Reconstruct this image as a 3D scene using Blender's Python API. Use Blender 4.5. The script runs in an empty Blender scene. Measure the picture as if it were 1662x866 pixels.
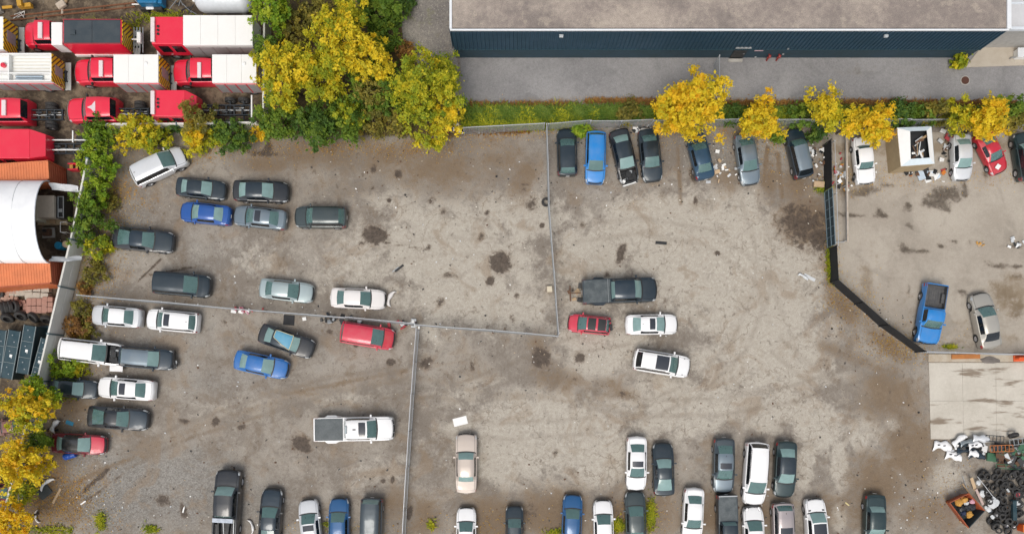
import bpy, bmesh, math, random
import numpy as np
from mathutils import Vector, Matrix

SC = bpy.context.scene
COL = SC.collection
R = math.radians
PI = math.pi

# ------------------------------------------------------------------ camera, sky, sun, exposure
# the drone looks straight down; the photo is the upper part of its frame, so the nadir lies at pixel (831, 621)
F_PX, CX, CY, CAM_H = 1152.0, 831.0, 621.0, 63.0
cam_d = bpy.data.cameras.new('camera')
cam_d.sensor_fit = 'HORIZONTAL'
cam_d.sensor_width = 36.0
cam_d.lens = F_PX / 1662.0 * 36.0
cam_d.clip_end = 2000.0
cam_o = bpy.data.objects.new('camera', cam_d)
cam_o.location = (0, 0, CAM_H)
cam_o.rotation_euler = (0, 0, 0)
cam_d.shift_y = (621.0 - 433.0) / 1662.0
COL.objects.link(cam_o)
SC.camera = cam_o

world = bpy.data.worlds.new('World')
SC.world = world
world.use_nodes = True
wn, wl = world.node_tree.nodes, world.node_tree.links
wn.clear()
w_out = wn.new('ShaderNodeOutputWorld')
w_bg = wn.new('ShaderNodeBackground')
w_sky = wn.new('ShaderNodeTexSky')
w_hsv = wn.new('ShaderNodeHueSaturation')
SUN_EL, SUN_AZ = R(62), R(200)
w_sky.sky_type = 'NISHITA'
w_sky.sun_disc = False
w_sky.sun_elevation = SUN_EL
w_sky.sun_rotation = SUN_AZ
w_sky.dust_density = 4.0
w_hsv.inputs['Saturation'].default_value = 0.36      # overcast: nearly colourless sky
w_bg.inputs['Strength'].default_value = 0.15
wl.new(w_sky.outputs[0], w_hsv.inputs['Color'])
wl.new(w_hsv.outputs[0], w_bg.inputs['Color'])
wl.new(w_bg.outputs[0], w_out.inputs['Surface'])

sun_d = bpy.data.lights.new('sun', 'SUN')
sun_d.energy = 1.3
sun_d.angle = R(28)
sun_d.color = (1.0, 0.93, 0.83)
sun_o = bpy.data.objects.new('sun', sun_d)
# sky azimuth is measured clockwise from +Y
_dir = Vector((math.sin(SUN_AZ) * math.cos(SUN_EL), math.cos(SUN_AZ) * math.cos(SUN_EL), math.sin(SUN_EL)))
sun_o.rotation_euler = _dir.to_track_quat('Z', 'Y').to_euler()
sun_o.location = (0, 0, 40)
COL.objects.link(sun_o)

SC.view_settings.view_transform = 'Standard'
SC.view_settings.look = 'None'
SC.view_settings.gamma = 1.0
SC.view_settings.use_curve_mapping = False
SC.view_settings.exposure = 0.12
SC.render.engine = 'CYCLES'
SC.cycles.use_denoising = True
SC.cycles.max_bounces = 6
SC.cycles.transparent_max_bounces = 8
SC.cycles.caustics_reflective = False
SC.cycles.caustics_refractive = False

# ------------------------------------------------------------------ survey: photo pixel + height -> place on the site
def at(px, py, z=0.0):
    k = (CAM_H - z) / F_PX
    return Vector(((px - CX) * k, -(py - CY) * k, z))

# ------------------------------------------------------------------ helpers
class MB:
    """collects shapes; build() links them as one mesh object"""
    def __init__(self):
        self.v, self.f, self.m = [], [], []
    def add(self, vs, fs, m=0):
        b = len(self.v)
        self.v += [tuple(p) for p in vs]
        self.f += [tuple(b + i for i in f) for f in fs]
        self.m += [m] * len(fs)
        return self
    def box(self, c, s, rz=0.0, m=0, rx=0.0, ry=0.0):
        M = Matrix.Translation(c) @ Matrix.Rotation(rz, 4, 'Z') @ Matrix.Rotation(ry, 4, 'Y') @ Matrix.Rotation(rx, 4, 'X')
        vs = [M @ Vector((sx * s[0] / 2, sy * s[1] / 2, sz * s[2] / 2)) for sz in (-1, 1) for sy in (-1, 1) for sx in (-1, 1)]
        return self.add(vs, [(0, 2, 3, 1), (4, 5, 7, 6), (0, 1, 5, 4), (2, 6, 7, 3), (0, 4, 6, 2), (1, 3, 7, 5)], m)
    def hexa(self, bot, top, m=0):
        """bottom and top rings of four points, counter-clockwise from above"""
        vs = list(bot) + list(top)
        return self.add(vs, [(3, 2, 1, 0), (4, 5, 6, 7), (0, 1, 5, 4), (1, 2, 6, 5), (2, 3, 7, 6), (3, 0, 4, 7)], m)
    def tube(self, a, b, r, n=6, m=0, r2=None):
        a, b = Vector(a), Vector(b)
        d = (b - a)
        if d.length < 1e-6:
            return self
        q = d.to_track_quat('Z', 'Y')
        r2 = r if r2 is None else r2
        vs = []
        for p, rr in ((a, r), (b, r2)):
            for k in range(n):
                t = 2 * PI * k / n
                vs.append(p + q @ Vector((math.cos(t) * rr, math.sin(t) * rr, 0)))
        fs = [(k, (k + 1) % n, n + (k + 1) % n, n + k) for k in range(n)]
        fs += [tuple(range(n - 1, -1, -1)), tuple(range(n, 2 * n))]
        return self.add(vs, fs, m)
    def path(self, pts, r, n=6, m=0):
        for a, b in zip(pts[:-1], pts[1:]):
            self.tube(a, b, r, n, m)
        return self
    def lathe(self, prof, n=20, m=0, M=None, closed=False):
        """prof: list of (radius, z)"""
        M = M or Matrix.Identity(4)
        vs = []
        for r, z in prof:
            for k in range(n):
                t = 2 * PI * k / n
                vs.append(M @ Vector((r * math.cos(t), r * math.sin(t), z)))
        K = len(prof)
        fs = []
        for i in range(K if closed else K - 1):
            j = (i + 1) % K
            for k in range(n):
                k2 = (k + 1) % n
                fs.append((i * n + k, i * n + k2, j * n + k2, j * n + k))
        if not closed:
            if prof[0][0] > 1e-4: fs.append(tuple(range(n - 1, -1, -1)))
            if prof[-1][0] > 1e-4: fs.append(tuple((K - 1) * n + k for k in range(n)))
        return self.add(vs, fs, m)
    def grid(self, P, m=0):
        """P[i][j] points"""
        nI, nJ = len(P), len(P[0])
        vs = [p for row in P for p in row]
        fs = [(i * nJ + j, i * nJ + j + 1, (i + 1) * nJ + j + 1, (i + 1) * nJ + j) for i in range(nI - 1) for j in range(nJ - 1)]
        return self.add(vs, fs, m)
    def mesh(self, name, smooth=None, bevel=0.0, seg=1):
        me = bpy.data.meshes.new(name)
        me.from_pydata(self.v, [], self.f)
        me.polygons.foreach_set('material_index', self.m)
        if bevel:
            bm = bmesh.new(); bm.from_mesh(me)
            bmesh.ops.bevel(bm, geom=list(bm.edges), offset=bevel, segments=seg, affect='EDGES', profile=0.6, clamp_overlap=True)
            bm.to_mesh(me); bm.free()
        if smooth is not None:
            me.polygons.foreach_set('use_smooth', [True] * len(me.polygons))
            me.set_sharp_from_angle(angle=R(smooth))
        me.update()
        return me
    def build(self, name, mats, parent=None, smooth=None, bevel=0.0, seg=1):
        return link(name, self.mesh(name, smooth, bevel, seg), mats, parent)

def link(name, me, mats, parent=None):
    o = bpy.data.objects.new(name, me)
    COL.objects.link(o)
    if not isinstance(mats, (list, tuple)):
        mats = [mats]
    while len(me.materials) < len(mats):
        me.materials.append(None)
    for i, mt in enumerate(mats):
        o.material_slots[i].link = 'OBJECT'
        o.material_slots[i].material = mt
    if parent:
        o.parent = parent
    return o

def thing(name, label, cat, loc=(0, 0, 0), rz=0.0, group=None):
    o = bpy.data.objects.new(name, None)
    o.empty_display_size = 0.2
    COL.objects.link(o)
    o.location = loc
    o.rotation_euler = (0, 0, rz)
    return tag(o, label, cat, group)
def tag(o, label, cat=None, group=None, kind=None):
    o['label'] = label
    if cat: o['category'] = cat
    if group: o['group'] = group
    if kind: o['kind'] = kind
    return o
def struct(o):
    o['kind'] = 'structure'
    return o
def copy_tree(o, parent=None):
    c = o.copy()
    COL.objects.link(c)
    c.parent = parent
    for ch in o.children:
        copy_tree(ch, c)
    return c

# ------------------------------------------------------------------ materials
class NT:
    def __init__(self, name):
        self.mat = bpy.data.materials.new(name)
        self.mat.use_nodes = True
        self.t = self.mat.node_tree
        self.b = self.t.nodes['Principled BSDF']
        self.out = self.t.nodes['Material Output']
    def n(self, typ, **kw):
        nd = self.t.nodes.new(typ)
        for k, v in kw.items():
            setattr(nd, k, v)
        return nd
    def l(self, a, b):
        self.t.links.new(a, b)
    def val(self, sock, v):
        if hasattr(v, 'links') or isinstance(v, bpy.types.NodeSocket):
            self.l(v, sock)
        else:
            sock.default_value = v
    def math(self, op, a, b=0.0, c=None, clamp=False):
        nd = self.n('ShaderNodeMath', operation=op, use_clamp=clamp)
        self.val(nd.inputs[0], a); self.val(nd.inputs[1], b)
        if c is not None: self.val(nd.inputs[2], c)
        return nd.outputs[0]
    def mix(self, fac, a, b, blend='MIX'):
        nd = self.n('ShaderNodeMix', data_type='RGBA', blend_type=blend)
        self.val(nd.inputs[0], fac)
        for s, v in ((nd.inputs[6], a), (nd.inputs[7], b)):
            if isinstance(v, (tuple, list)): s.default_value = (*v[:3], 1)
            else: self.l(v, s)
        return nd.outputs[2]
    def noise(self, scale, detail=4.0, rough=0.55, coord=None, dist=0.0):
        nd = self.n('ShaderNodeTexNoise')
        nd.inputs['Scale'].default_value = scale
        nd.inputs['Detail'].default_value = detail
        nd.inputs['Roughness'].default_value = rough
        nd.inputs['Distortion'].default_value = dist
        if coord is not None: self.l(coord, nd.inputs['Vector'])
        return nd.outputs['Fac']
    def ramp(self, v, lo, hi, a=0.0, b=1.0):
        nd = self.n('ShaderNodeMapRange', clamp=True, interpolation_type='SMOOTHSTEP')
        self.val(nd.inputs[0], v)
        for i, x in ((1, lo), (2, hi), (3, a), (4, b)): nd.inputs[i].default_value = x
        return nd.outputs[0]
    def coord(self, kind='Object'):
        return self.n('ShaderNodeTexCoord').outputs[kind]
    def world(self):
        return self.n('ShaderNodeNewGeometry').outputs['Position']
    def attr(self, name):
        nd = self.n('ShaderNodeAttribute', attribute_name=name)
        return nd.outputs['Fac']
    def bump(self, h, strength=0.3, dist=0.02):
        nd = self.n('ShaderNodeBump')
        nd.inputs['Strength'].default_value = strength
        nd.inputs['Distance'].default_value = dist
        self.l(h, nd.inputs['Height'])
        self.l(nd.outputs[0], self.b.inputs['Normal'])
    def set(self, color=None, rough=None, metal=None, coat=None, spec=None):
        if color is not None:
            if isinstance(color, (tuple, list)): self.b.inputs['Base Color'].default_value = (*color[:3], 1)
            else: self.l(color, self.b.inputs['Base Color'])
        if rough is not None: self.val(self.b.inputs['Roughness'], rough)
        if metal is not None: self.val(self.b.inputs['Metallic'], metal)
        if coat is not None: self.val(self.b.inputs['Coat Weight'], coat)
        if spec is not None: self.val(self.b.inputs['Specular IOR Level'], spec)
        return self.mat

_MATS = {}
def mat(name, color, rough=0.6, metal=0.0, dirt=0.25, scale=3.0, dirt_col=None, coat=0.0, bump=0.0):
    """plain surface with procedural grime"""
    if name in _MATS: return _MATS[name]
    t = NT(name)
    co = t.world()
    n1 = t.noise(scale, 5, 0.6, co)
    n2 = t.noise(scale * 9, 3, 0.6, co)
    f = t.ramp(t.math('ADD', t.math('MULTIPLY', n1, 0.7), t.math('MULTIPLY', n2, 0.3)), 0.35, 0.7)
    dc = dirt_col or tuple(c * 0.55 + 0.02 for c in color)
    col = t.mix(t.math('MULTIPLY', f, dirt), color, dc)
    t.set(col, t.ramp(n1, 0.3, 0.7, max(0.03, rough - 0.08), min(1, rough + 0.1)), metal, coat)
    if bump: t.bump(n2, bump, 0.02)
    _MATS[name] = t.mat
    return t.mat

def paint(name, color, metal=0.0, rough=0.32, dust=0.16):
    """car paint with clear coat and road dust"""
    if name in _MATS: return _MATS[name]
    t = NT(name)
    co = t.world()
    n1 = t.noise(1.1, 4, 0.6, co)
    n2 = t.noise(14.0, 3, 0.7, co)
    f = t.ramp(t.math('ADD', t.math('MULTIPLY', n1, 0.65), t.math('MULTIPLY', n2, 0.35)), 0.38, 0.68)
    d = t.math('MULTIPLY', f, dust)
    col = t.mix(d, color, (0.30, 0.27, 0.23))
    t.set(col, t.ramp(f, 0, 1, rough, rough + 0.18), metal, t.ramp(f, 0, 1, 0.8, 0.35))
    t.b.inputs['Coat Roughness'].default_value = 0.08
    _MATS[name] = t.mat
    return t.mat

def glass(name, tint, body, body_fac=0.22):
    """thin tinted car glass: see-through, with sky reflection and a diffuse film: dust plus painted teal reflection"""
    if name in _MATS: return _MATS[name]
    t = NT(name)
    tr = t.n('ShaderNodeBsdfTransparent'); tr.inputs[0].default_value = (*tint, 1)
    df = t.n('ShaderNodeBsdfDiffuse')
    nz = t.noise(2.3, 4, 0.6, t.world())
    t.l(t.mix(nz, tuple(c * 0.75 for c in body), tuple(c * 1.2 for c in body)), df.inputs[0])
    gl = t.n('ShaderNodeBsdfGlossy'); gl.inputs['Roughness'].default_value = 0.04
    fr = t.n('ShaderNodeFresnel'); fr.inputs[0].default_value = 1.52
    m1 = t.n('ShaderNodeMixShader'); m1.inputs[0].default_value = body_fac
    t.l(tr.outputs[0], m1.inputs[1]); t.l(df.outputs[0], m1.inputs[2])
    m2 = t.n('ShaderNodeMixShader'); t.l(t.math('MULTIPLY', fr.outputs[0], 1.6, clamp=True), m2.inputs[0])
    t.l(m1.outputs[0], m2.inputs[1]); t.l(gl.outputs[0], m2.inputs[2])
    t.t.nodes.remove(t.b)
    t.l(m2.outputs[0], t.out.inputs['Surface'])
    _MATS[name] = t.mat
    return t.mat

M_RUBBER = mat('rubber', (0.022, 0.022, 0.023), 0.75, dirt=0.5, dirt_col=(0.075, 0.07, 0.062), scale=4)
M_RIM = mat('rim_alloy', (0.5, 0.5, 0.51), 0.38, 0.8, dirt=0.4)
M_TRIM = mat('black_trim', (0.018, 0.019, 0.02), 0.5, dirt=0.3)
M_UNDER = mat('underbody', (0.012, 0.012, 0.012), 0.85, dirt=0.2)
M_SEAT = mat('seat_cloth', (0.05, 0.052, 0.055), 0.85, dirt=0.2)
M_HEAD = mat('headlight_lens', (0.62, 0.65, 0.66), 0.12, 0.3, dirt=0.25, coat=0.6)
M_TAIL = mat('taillight_lens', (0.33, 0.012, 0.018), 0.15, 0.0, dirt=0.2, coat=0.8)
M_GLASS = glass('windshield_glass', (0.36, 0.60, 0.57), (0.20, 0.37, 0.355), 0.42)
M_GLASS_L = glass('pale_windshield_glass', (0.36, 0.60, 0.57), (0.36, 0.56, 0.54), 0.55)  # brighter copy: reflected sky is painted into its diffuse colour
M_GLASS_D = glass('privacy_glass', (0.10, 0.13, 0.15), (0.030, 0.040, 0.050), 0.35)
M_SUNROOF = mat('sunroof_glass', (0.02, 0.025, 0.035), 0.08, dirt=0.15, coat=0.8)
M_STEEL = mat('galvanised_steel', (0.42, 0.44, 0.45), 0.45, 0.65, dirt=0.35)
M_WHITE = mat('white_enamel', (0.78, 0.78, 0.76), 0.45, dirt=0.12, dirt_col=(0.5, 0.48, 0.43))
M_BLACKSTEEL = mat('dark_chassis_steel', (0.025, 0.035, 0.045), 0.5, 0.3, dirt=0.4, dirt_col=(0.09, 0.08, 0.07))
# ------------------------------------------------------------------ the setting: ground sheets
PXM = 18.29
def ground_grid(x0, x1, y0, y1, step, masks, name, z=0.0, hfun=None):
    xs = np.arange(x0, x1 + step, step); ys = np.arange(y0, y1 + step, step)
    X, Y = np.meshgrid(xs, ys)
    nx, ny = len(xs), len(ys)
    Z = np.full_like(X, z) if hfun is None else z + hfun(X, Y)
    co = np.stack([X, Y, Z], -1).reshape(-1, 3).astype(np.float32)
    idx = np.arange(nx * ny).reshape(ny, nx)
    q = np.stack([idx[:-1, :-1], idx[:-1, 1:], idx[1:, 1:], idx[1:, :-1]], -1).reshape(-1, 4)
    me = bpy.data.meshes.new(name)
    me.vertices.add(len(co)); me.vertices.foreach_set('co', co.ravel())
    me.loops.add(q.size); me.loops.foreach_set('vertex_index', q.ravel().astype(np.int32))
    me.polygons.add(len(q))
    me.polygons.foreach_set('loop_start', np.arange(0, q.size, 4, dtype=np.int32))
    me.update(calc_edges=True)
    me.polygons.foreach_set('use_smooth', np.ones(len(q), dtype=bool))
    for k, fn in masks.items():
        a = me.attributes.new(k, 'FLOAT', 'POINT')
        a.data.foreach_set('value', np.clip(fn(X, Y), 0, 1.5).astype(np.float32).ravel())
    return me

def vnoise(X, Y, cell, seed):
    """smooth value noise 0..1"""
    rs = np.random.RandomState(seed)
    T = rs.rand(256, 256)
    x, y = X / cell, Y / cell
    xi, yi = np.floor(x).astype(int), np.floor(y).astype(int)
    fx, fy = x - xi, y - yi
    fx, fy = fx * fx * (3 - 2 * fx), fy * fy * (3 - 2 * fy)
    g = lambda a, b: T[a % 256, b % 256]
    return (g(xi, yi) * (1 - fx) + g(xi + 1, yi) * fx) * (1 - fy) + (g(xi, yi + 1) * (1 - fx) + g(xi + 1, yi + 1) * fx) * fy
def fbm(X, Y, cell, seed, octv=3):
    s, a, tot = 0, 1.0, 0
    for k in range(octv):
        s = s + a * vnoise(X, Y, cell / 2 ** k, seed + k); tot += a; a *= 0.5
    return s / tot

def blobs(lst, soft=1.0):
    """lst of (px, py, rx, ry, rot_deg, strength), sizes in photo pixels"""
    prm = []
    for (px, py, rx, ry, rot, st) in lst:
        c = at(px, py)
        prm.append((c.x, c.y, rx / PXM, ry / PXM, R(-rot), st))
    def fn(X, Y):
        o = np.zeros_like(X)
        for cx, cy, rx, ry, a, st in prm:
            dx, dy = X - cx, Y - cy
            u = (dx * math.cos(a) + dy * math.sin(a)) / rx
            v = (-dx * math.sin(a) + dy * math.cos(a)) / ry
            o = np.maximum(o, st * np.exp(-(u * u + v * v) * 0.9 * soft))
        return o
    return fn
def lines(lst):
    """lst of ([(px,py)...], half width px, strength)"""
    segs = []
    for pts, w, st in lst:
        P = [at(*p) for p in pts]
        for a, b in zip(P[:-1], P[1:]): segs.append((a, b, w / PXM, st))
    def fn(X, Y):
        o = np.zeros_like(X)
        for a, b, w, st in segs:
            dx, dy = b.x - a.x, b.y - a.y
            L2 = dx * dx + dy * dy
            t = np.clip(((X - a.x) * dx + (Y - a.y) * dy) / L2, 0, 1)
            d2 = (X - a.x - t * dx) ** 2 + (Y - a.y - t * dy) ** 2
            o = np.maximum(o, st * np.exp(-d2 / (w * w)))
        return o
    return fn
def poly_mask(pts, soft=0.6):
    P = [at(*p) for p in pts]
    def fn(X, Y):
        ins = np.zeros(X.shape, bool)
        dmin = np.full(X.shape, 1e9)
        n = len(P)
        for i in range(n):
            a, b = P[i], P[(i + 1) % n]
            c = ((a.y > Y) != (b.y > Y)) & (X < (b.x - a.x) * (Y - a.y) / ((b.y - a.y) or 1e-9) + a.x)
            ins ^= c
            dx, dy = b.x - a.x, b.y - a.y
            t = np.clip(((X - a.x) * dx + (Y - a.y) * dy) / (dx * dx + dy * dy), 0, 1)
            dmin = np.minimum(dmin, np.hypot(X - a.x - t * dx, Y - a.y - t * dy))
        return np.clip(0.5 + np.where(ins, dmin, -dmin) / (2 * soft), 0, 1)
    return fn
def both(*fs):
    return lambda X, Y: np.maximum.reduce([f(X, Y) for f in fs])

# worn, pale concrete showing through
_pale = blobs([
    (1190, 430, 165, 120, 15, .92), (1080, 380, 120, 60, 0, .85), (1240, 560, 130, 90, 30, .8), (760, 430, 150, 110, 0, .72), (880, 710, 160, 70, 0, .82), (1120, 650, 150, 50, 0, .72), (600, 420, 110, 90, 0, .5), (960, 530, 90, 60, 0, .7),
    (720, 400, 120, 90, 0, .8), (640, 330, 70, 40, 0, .5), (560, 440, 90, 70, 0, .45), (760, 480, 120, 50, 5, .85), (850, 350, 90, 50, 0, .75),
    (960, 420, 70, 80, 0, .75), (1080, 350, 120, 40, 0, .85), (1180, 400, 120, 80, 0, .9), (1290, 420, 60, 90, 60, .8), (1100, 440, 90, 70, 0, .8),
    (1240, 520, 110, 80, 20, .75), (1010, 560, 60, 30, 0, .7), (960, 580, 60, 40, 0, .8), (1180, 600, 100, 50, 0, .6), (840, 500, 60, 40, 0, .8),
    (870, 690, 120, 60, 0, .85), (820, 740, 70, 60, 0, .8), (960, 740, 80, 60, 0, .75), (760, 640, 70, 40, 0, .5), (1100, 680, 100, 40, 0, .7),
    (1280, 660, 60, 30, 0, .85), (1330, 690, 60, 50, 20, .75), (1400, 700, 50, 40, 0, .7), (1310, 750, 15, 45, 5, .9), (1362, 755, 16, 50, -4, .95),
    (1362, 840, 16, 30, 0, .8), (1240, 690, 35, 14, 10, .9), (1450, 690, 20, 12, 30, .8), (1530, 770, 40, 40, 0, .7), (1170, 760, 18, 40, 0, .55),
    (480, 560, 40, 30, 0, .3), (620, 770, 80, 40, 0, .45), (1320, 450, 30, 60, 0, .6), (700, 540, 50, 30, 0, .5), (1410, 640, 50, 40, 0, .4),
    (250, 420, 90, 40, 0, .32), (420, 420, 110, 50, 0, .4), (400, 660, 120, 40, -10, .38), (560, 640, 90, 30, -8, .42), (900, 790, 60, 30, 0, .5)])
# brown damp earth
_soil = blobs([
    (1440, 640, 60, 60, 40, .8), (1480, 730, 60, 80, 0, .85), (1430, 780, 70, 60, 0, .8), (1500, 830, 60, 40, 0, .7), (1390, 820, 50, 60, 0, .6),
    (1270, 370, 40, 60, 20, .0), (1310, 360, 55, 48, 10, .95), (1290, 300, 40, 40, 0, .75), (1250, 290, 20, 40, 0, .8), (1180, 290, 40, 30, 0, .55),
    (1370, 500, 50, 20, 45, .75), (1440, 560, 60, 18, 42, .85), (1350, 440, 14, 60, 0, .7), (1230, 800, 30, 50, 0, .6), (1060, 830, 40, 50, 0, .7),
    (900, 835, 70, 55, 0, .9), (800, 840, 60, 50, 0, .8), (690, 840, 34, 44, 0, .8), (1150, 830, 60, 50, 0, .8), (1340, 830, 40, 50, 0, .55), (1000, 840, 40, 50, 0, .8), (1240, 830, 50, 50, 0, .7), (640, 820, 40, 40, 0, .6),
    (500, 250, 170, 34, 0, .72), (700, 270, 110, 60, 10, .72), (620, 255, 110, 40, 0, .7), (560, 300, 120, 36, 0, .42), (820, 260, 70, 50, 0, .6), (300, 330, 120, 40, 0, .35), (850, 290, 30, 60, 25, .7), (800, 230, 90, 25, 0, .5), (430, 265, 60, 20, 0, .8),
    (160, 330, 30, 60, 0, .6), (190, 310, 30, 30, 0, .7), (140, 460, 30, 40, 0, .5), (100, 650, 60, 50, 0, .8), (90, 740, 30, 60, 0, .9), (60, 820, 50, 50, 0, 1.0),
    (110, 820, 30, 40, 0, .8), (300, 490, 200, 14, 5, .4), (760, 600, 60, 30, 0, .35), (900, 610, 60, 30, 10, .6), (1000, 630, 60, 20, 20, .55), (870, 560, 30, 30, 0, .6),
    (1050, 260, 60, 60, 0, .45), (930, 300, 50, 20, 0, .4), (1590, 300, 40, 20, 0, .3)])
_soil_l = lines([
    ([(200, 745), (330, 690), (470, 645), (660, 612)], 12, .42), ([(230, 742), (320, 705), (450, 668)], 5, .45), ([(90, 800), (160, 765), (215, 742)], 7, .6), ([(420, 640), (540, 612), (650, 600)], 9, .4), ([(300, 690), (400, 668), (520, 650)], 6, .38), ([(680, 612), (800, 640), (900, 645)], 10, .4),
    ([(640, 640), (760, 650), (870, 645), (1000, 660)], 6, .4), ([(460, 640), (560, 620), (660, 600)], 7, .55), ([(1240, 300), (1245, 240)], 5, .9),
    ([(1105, 330), (1100, 240)], 5, .7), ([(1270, 320), (1262, 250)], 5, .9), ([(740, 280), (840, 320)], 8, .4), ([(1335, 560), (1430, 600), (1500, 680)], 16, .6)])
# oil and wet stains
_oil = blobs([
    (608, 381, 21, 17, 0, 1.15), (812, 426, 19, 21, 20, 1.15), (796, 456, 8, 10, 0, 1), (1008, 411, 8, 21, 22, 1.0), (878, 580, 20, 18, 30, 1.05), (487, 718, 18, 16, 40, 1.05), (495, 726, 12, 9, 0, 1.2),
    (586, 395, 7, 6, 0, .9), (647, 282, 7, 8, 0, 1.1), (632, 325, 4, 4, 0, 1.2), (606, 275, 7, 9, 0, .8), (604, 305, 4, 3, 0, 1.1), (700, 325, 9, 9, 0, .7), (720, 340, 7, 11, 30, .7),
    (790, 345, 6, 6, 0, .8), (781, 385, 7, 8, 0, .8), (697, 402, 6, 6, 0, .7), (635, 588, 9, 7, 10, 1.1), (692, 590, 13, 13, 30, .9), (766, 594, 6, 13, 0, .85), (535, 538, 6, 5, 0, 1),
    (578, 560, 5, 4, 0, 1), (715, 490, 11, 9, -30, .75), (730, 447, 25, 9, 5, .6), (942, 580, 12, 12, 0, .8), (935, 615, 14, 6, 0, .5), (1010, 640, 14, 10, 40, .6),
    (300, 683, 14, 6, 10, .8), (350, 683, 9, 10, 0, .9), (391, 692, 10, 7, -20, .9), (265, 812, 16, 12, 0, .8), (298, 830, 9, 18, -20, .8), (850, 305, 11, 14, 0, .6), (862, 330, 14, 20, 0, .7),
    (880, 366, 5, 5, 0, 1.1), (1129, 325, 5, 9, 0, .9), (1165, 411, 5, 5, 0, 1.1), (944, 365, 8, 10, 0, .55), (1050, 375, 30, 6, -8, .45), (902, 735, 7, 8, 0, .7), (1090, 470, 8, 12, 20, .5),
    (984, 445, 10, 8, 40, .65), (1080, 490, 9, 22, 15, .45), (665, 830, 6, 14, 10, 1), (622, 780, 4, 4, 0, 1.2), (637, 778, 4, 7, 0, 1.2), (430, 250, 30, 7, 0, .9), (436, 240, 10, 18, 0, .8),
    (1125, 285, 8, 26, 0, .8), (838, 480, 6, 7, 0, .7), (930, 470, 4, 4, 0, .9), (860, 830, 16, 22, 0, .7), (830, 516, 8, 10, 0, .6), (880, 505, 10, 10, 0, .5), (1460, 700, 16, 20, 0, .5),
    (430, 505, 6, 5, 0, .7), (362, 522, 8, 8, 0, .6), (640, 500, 20, 8, 0, .45), (575, 700, 24, 14, -30, .5), (1228, 240, 4, 26, 0, .6), (250, 345, 10, 5, 30, .6), (1305, 365, 62, 46, 12, .78), (1330, 385, 30, 40, 0, .8), (1285, 345, 24, 26, 0, .7)])
_oil_l = lines([([(225, 455), (262, 420)], 3, .8), ([(240, 447), (320, 432)], 3, .75), ([(120, 810), (175, 762)], 6, .75), ([(140, 812), (200, 768)], 4, .6), ([(615, 392), (700, 407)], 2.0, .7),
               ([(608, 430), (616, 400)], 2.5, .5), ([(820, 400), (900, 375), (1000, 371), (1100, 392), (1180, 420)], 1.6, .42), ([(1130, 335), (1160, 350), (1200, 340)], 1.6, .4), ([(1485, 350), (1490, 420)], 2, .2), ([(670, 395), (760, 440)], 1.4, .3), ([(1185, 420), (1190, 450)], 1.2, .5)])
# wheel tracks where vehicles turn
def _pair(pts, gap=26, w=3.4, st=.8):
    out = []
    for k in (-.5, .5):
        q = []
        for i, p in enumerate(pts):
            a, b = pts[max(0, i - 1)], pts[min(len(pts) - 1, i + 1)]
            dx, dy = b[0] - a[0], b[1] - a[1]; L = math.hypot(dx, dy)
            q.append((p[0] - dy / L * gap * k, p[1] + dx / L * gap * k))
        out.append((q, w, st))
    return out
_track = lines(_pair([(960, 650), (1060, 662), (1170, 660), (1280, 640), (1380, 610), (1450, 580)]) + _pair([(1215, 320), (1240, 400), (1235, 480), (1200, 560), (1130, 630), (1040, 670)], st=.7)
               + _pair([(690, 660), (760, 630), (840, 600), (930, 560), (1020, 545)], st=.8) + _pair([(450, 760), (400, 690), (370, 620), (350, 540)], st=.7) + _pair([(520, 640), (620, 655), (720, 690), (830, 700), (960, 690)], st=.7)
               + _pair([(200, 748), (300, 700), (420, 660), (540, 625), (650, 606)], st=1.0) + _pair([(600, 420), (700, 400), (800, 400), (870, 430)], st=.45) + _pair([(930, 380), (1040, 366), (1150, 385), (1230, 440), (1260, 520)], st=.6)
               + _pair([(1470, 600), (1440, 700), (1400, 770), (1340, 810)], st=.9) + _pair([(1260, 560), (1330, 620), (1400, 660), (1480, 690)], st=.7))
# blue-grey crushed stone
_gravel = blobs([(190, 800, 110, 80, 0, 1.0), (300, 790, 110, 80, 0, .95), (150, 740, 60, 40, 0, .7), (260, 560, 140, 80, 0, .6), (330, 420, 160, 60, 0, .5), (420, 820, 90, 70, 0, .6),
                 (350, 620, 120, 50, 0, .5), (500, 560, 100, 60, 0, .45), (230, 350, 70, 60, 0, .5), (960, 240, 150, 50, 0, .6), (1180, 250, 160, 50, 0, .65), (600, 760, 90, 60, 0, .4), (1290, 285, 50, 30, 0, .7)])
# fallen leaves
_leaf = both(blobs([(200, 300, 50, 40, 30, .8), (180, 350, 30, 50, 0, .75), (160, 430, 30, 60, 0, .8), (230, 320, 40, 20, 0, .6), (330, 245, 60, 20, 0, .7), (540, 240, 120, 14, 0, .7), (780, 215, 60, 14, 0, .8),
              (840, 212, 60, 10, 0, .85), (1060, 205, 30, 20, 0, .8), (1170, 215, 30, 20, 0, .75), (1260, 230, 40, 30, 0, .6), (130, 530, 40, 40, 0, .8), (130, 610, 30, 20, 0, .6), (110, 800, 50, 50, 0, .8),
              (60, 760, 40, 90, 0, .9), (690, 235, 60, 30, 0, .6), (1380, 300, 40, 20, 0, .35), (820, 850, 30, 20, 0, .5), (1010, 840, 30, 30, 0, .6), (1055, 830, 20, 40, 0, .7), (160, 850, 80, 20, 0, .6)]),
             lines([([(1350, 400), (1350, 455), (1420, 520), (1500, 580)], 9, .95), ([(128, 490), (420, 512)], 6, .35), ([(640, 530), (900, 550)], 6, .4)]))
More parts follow.
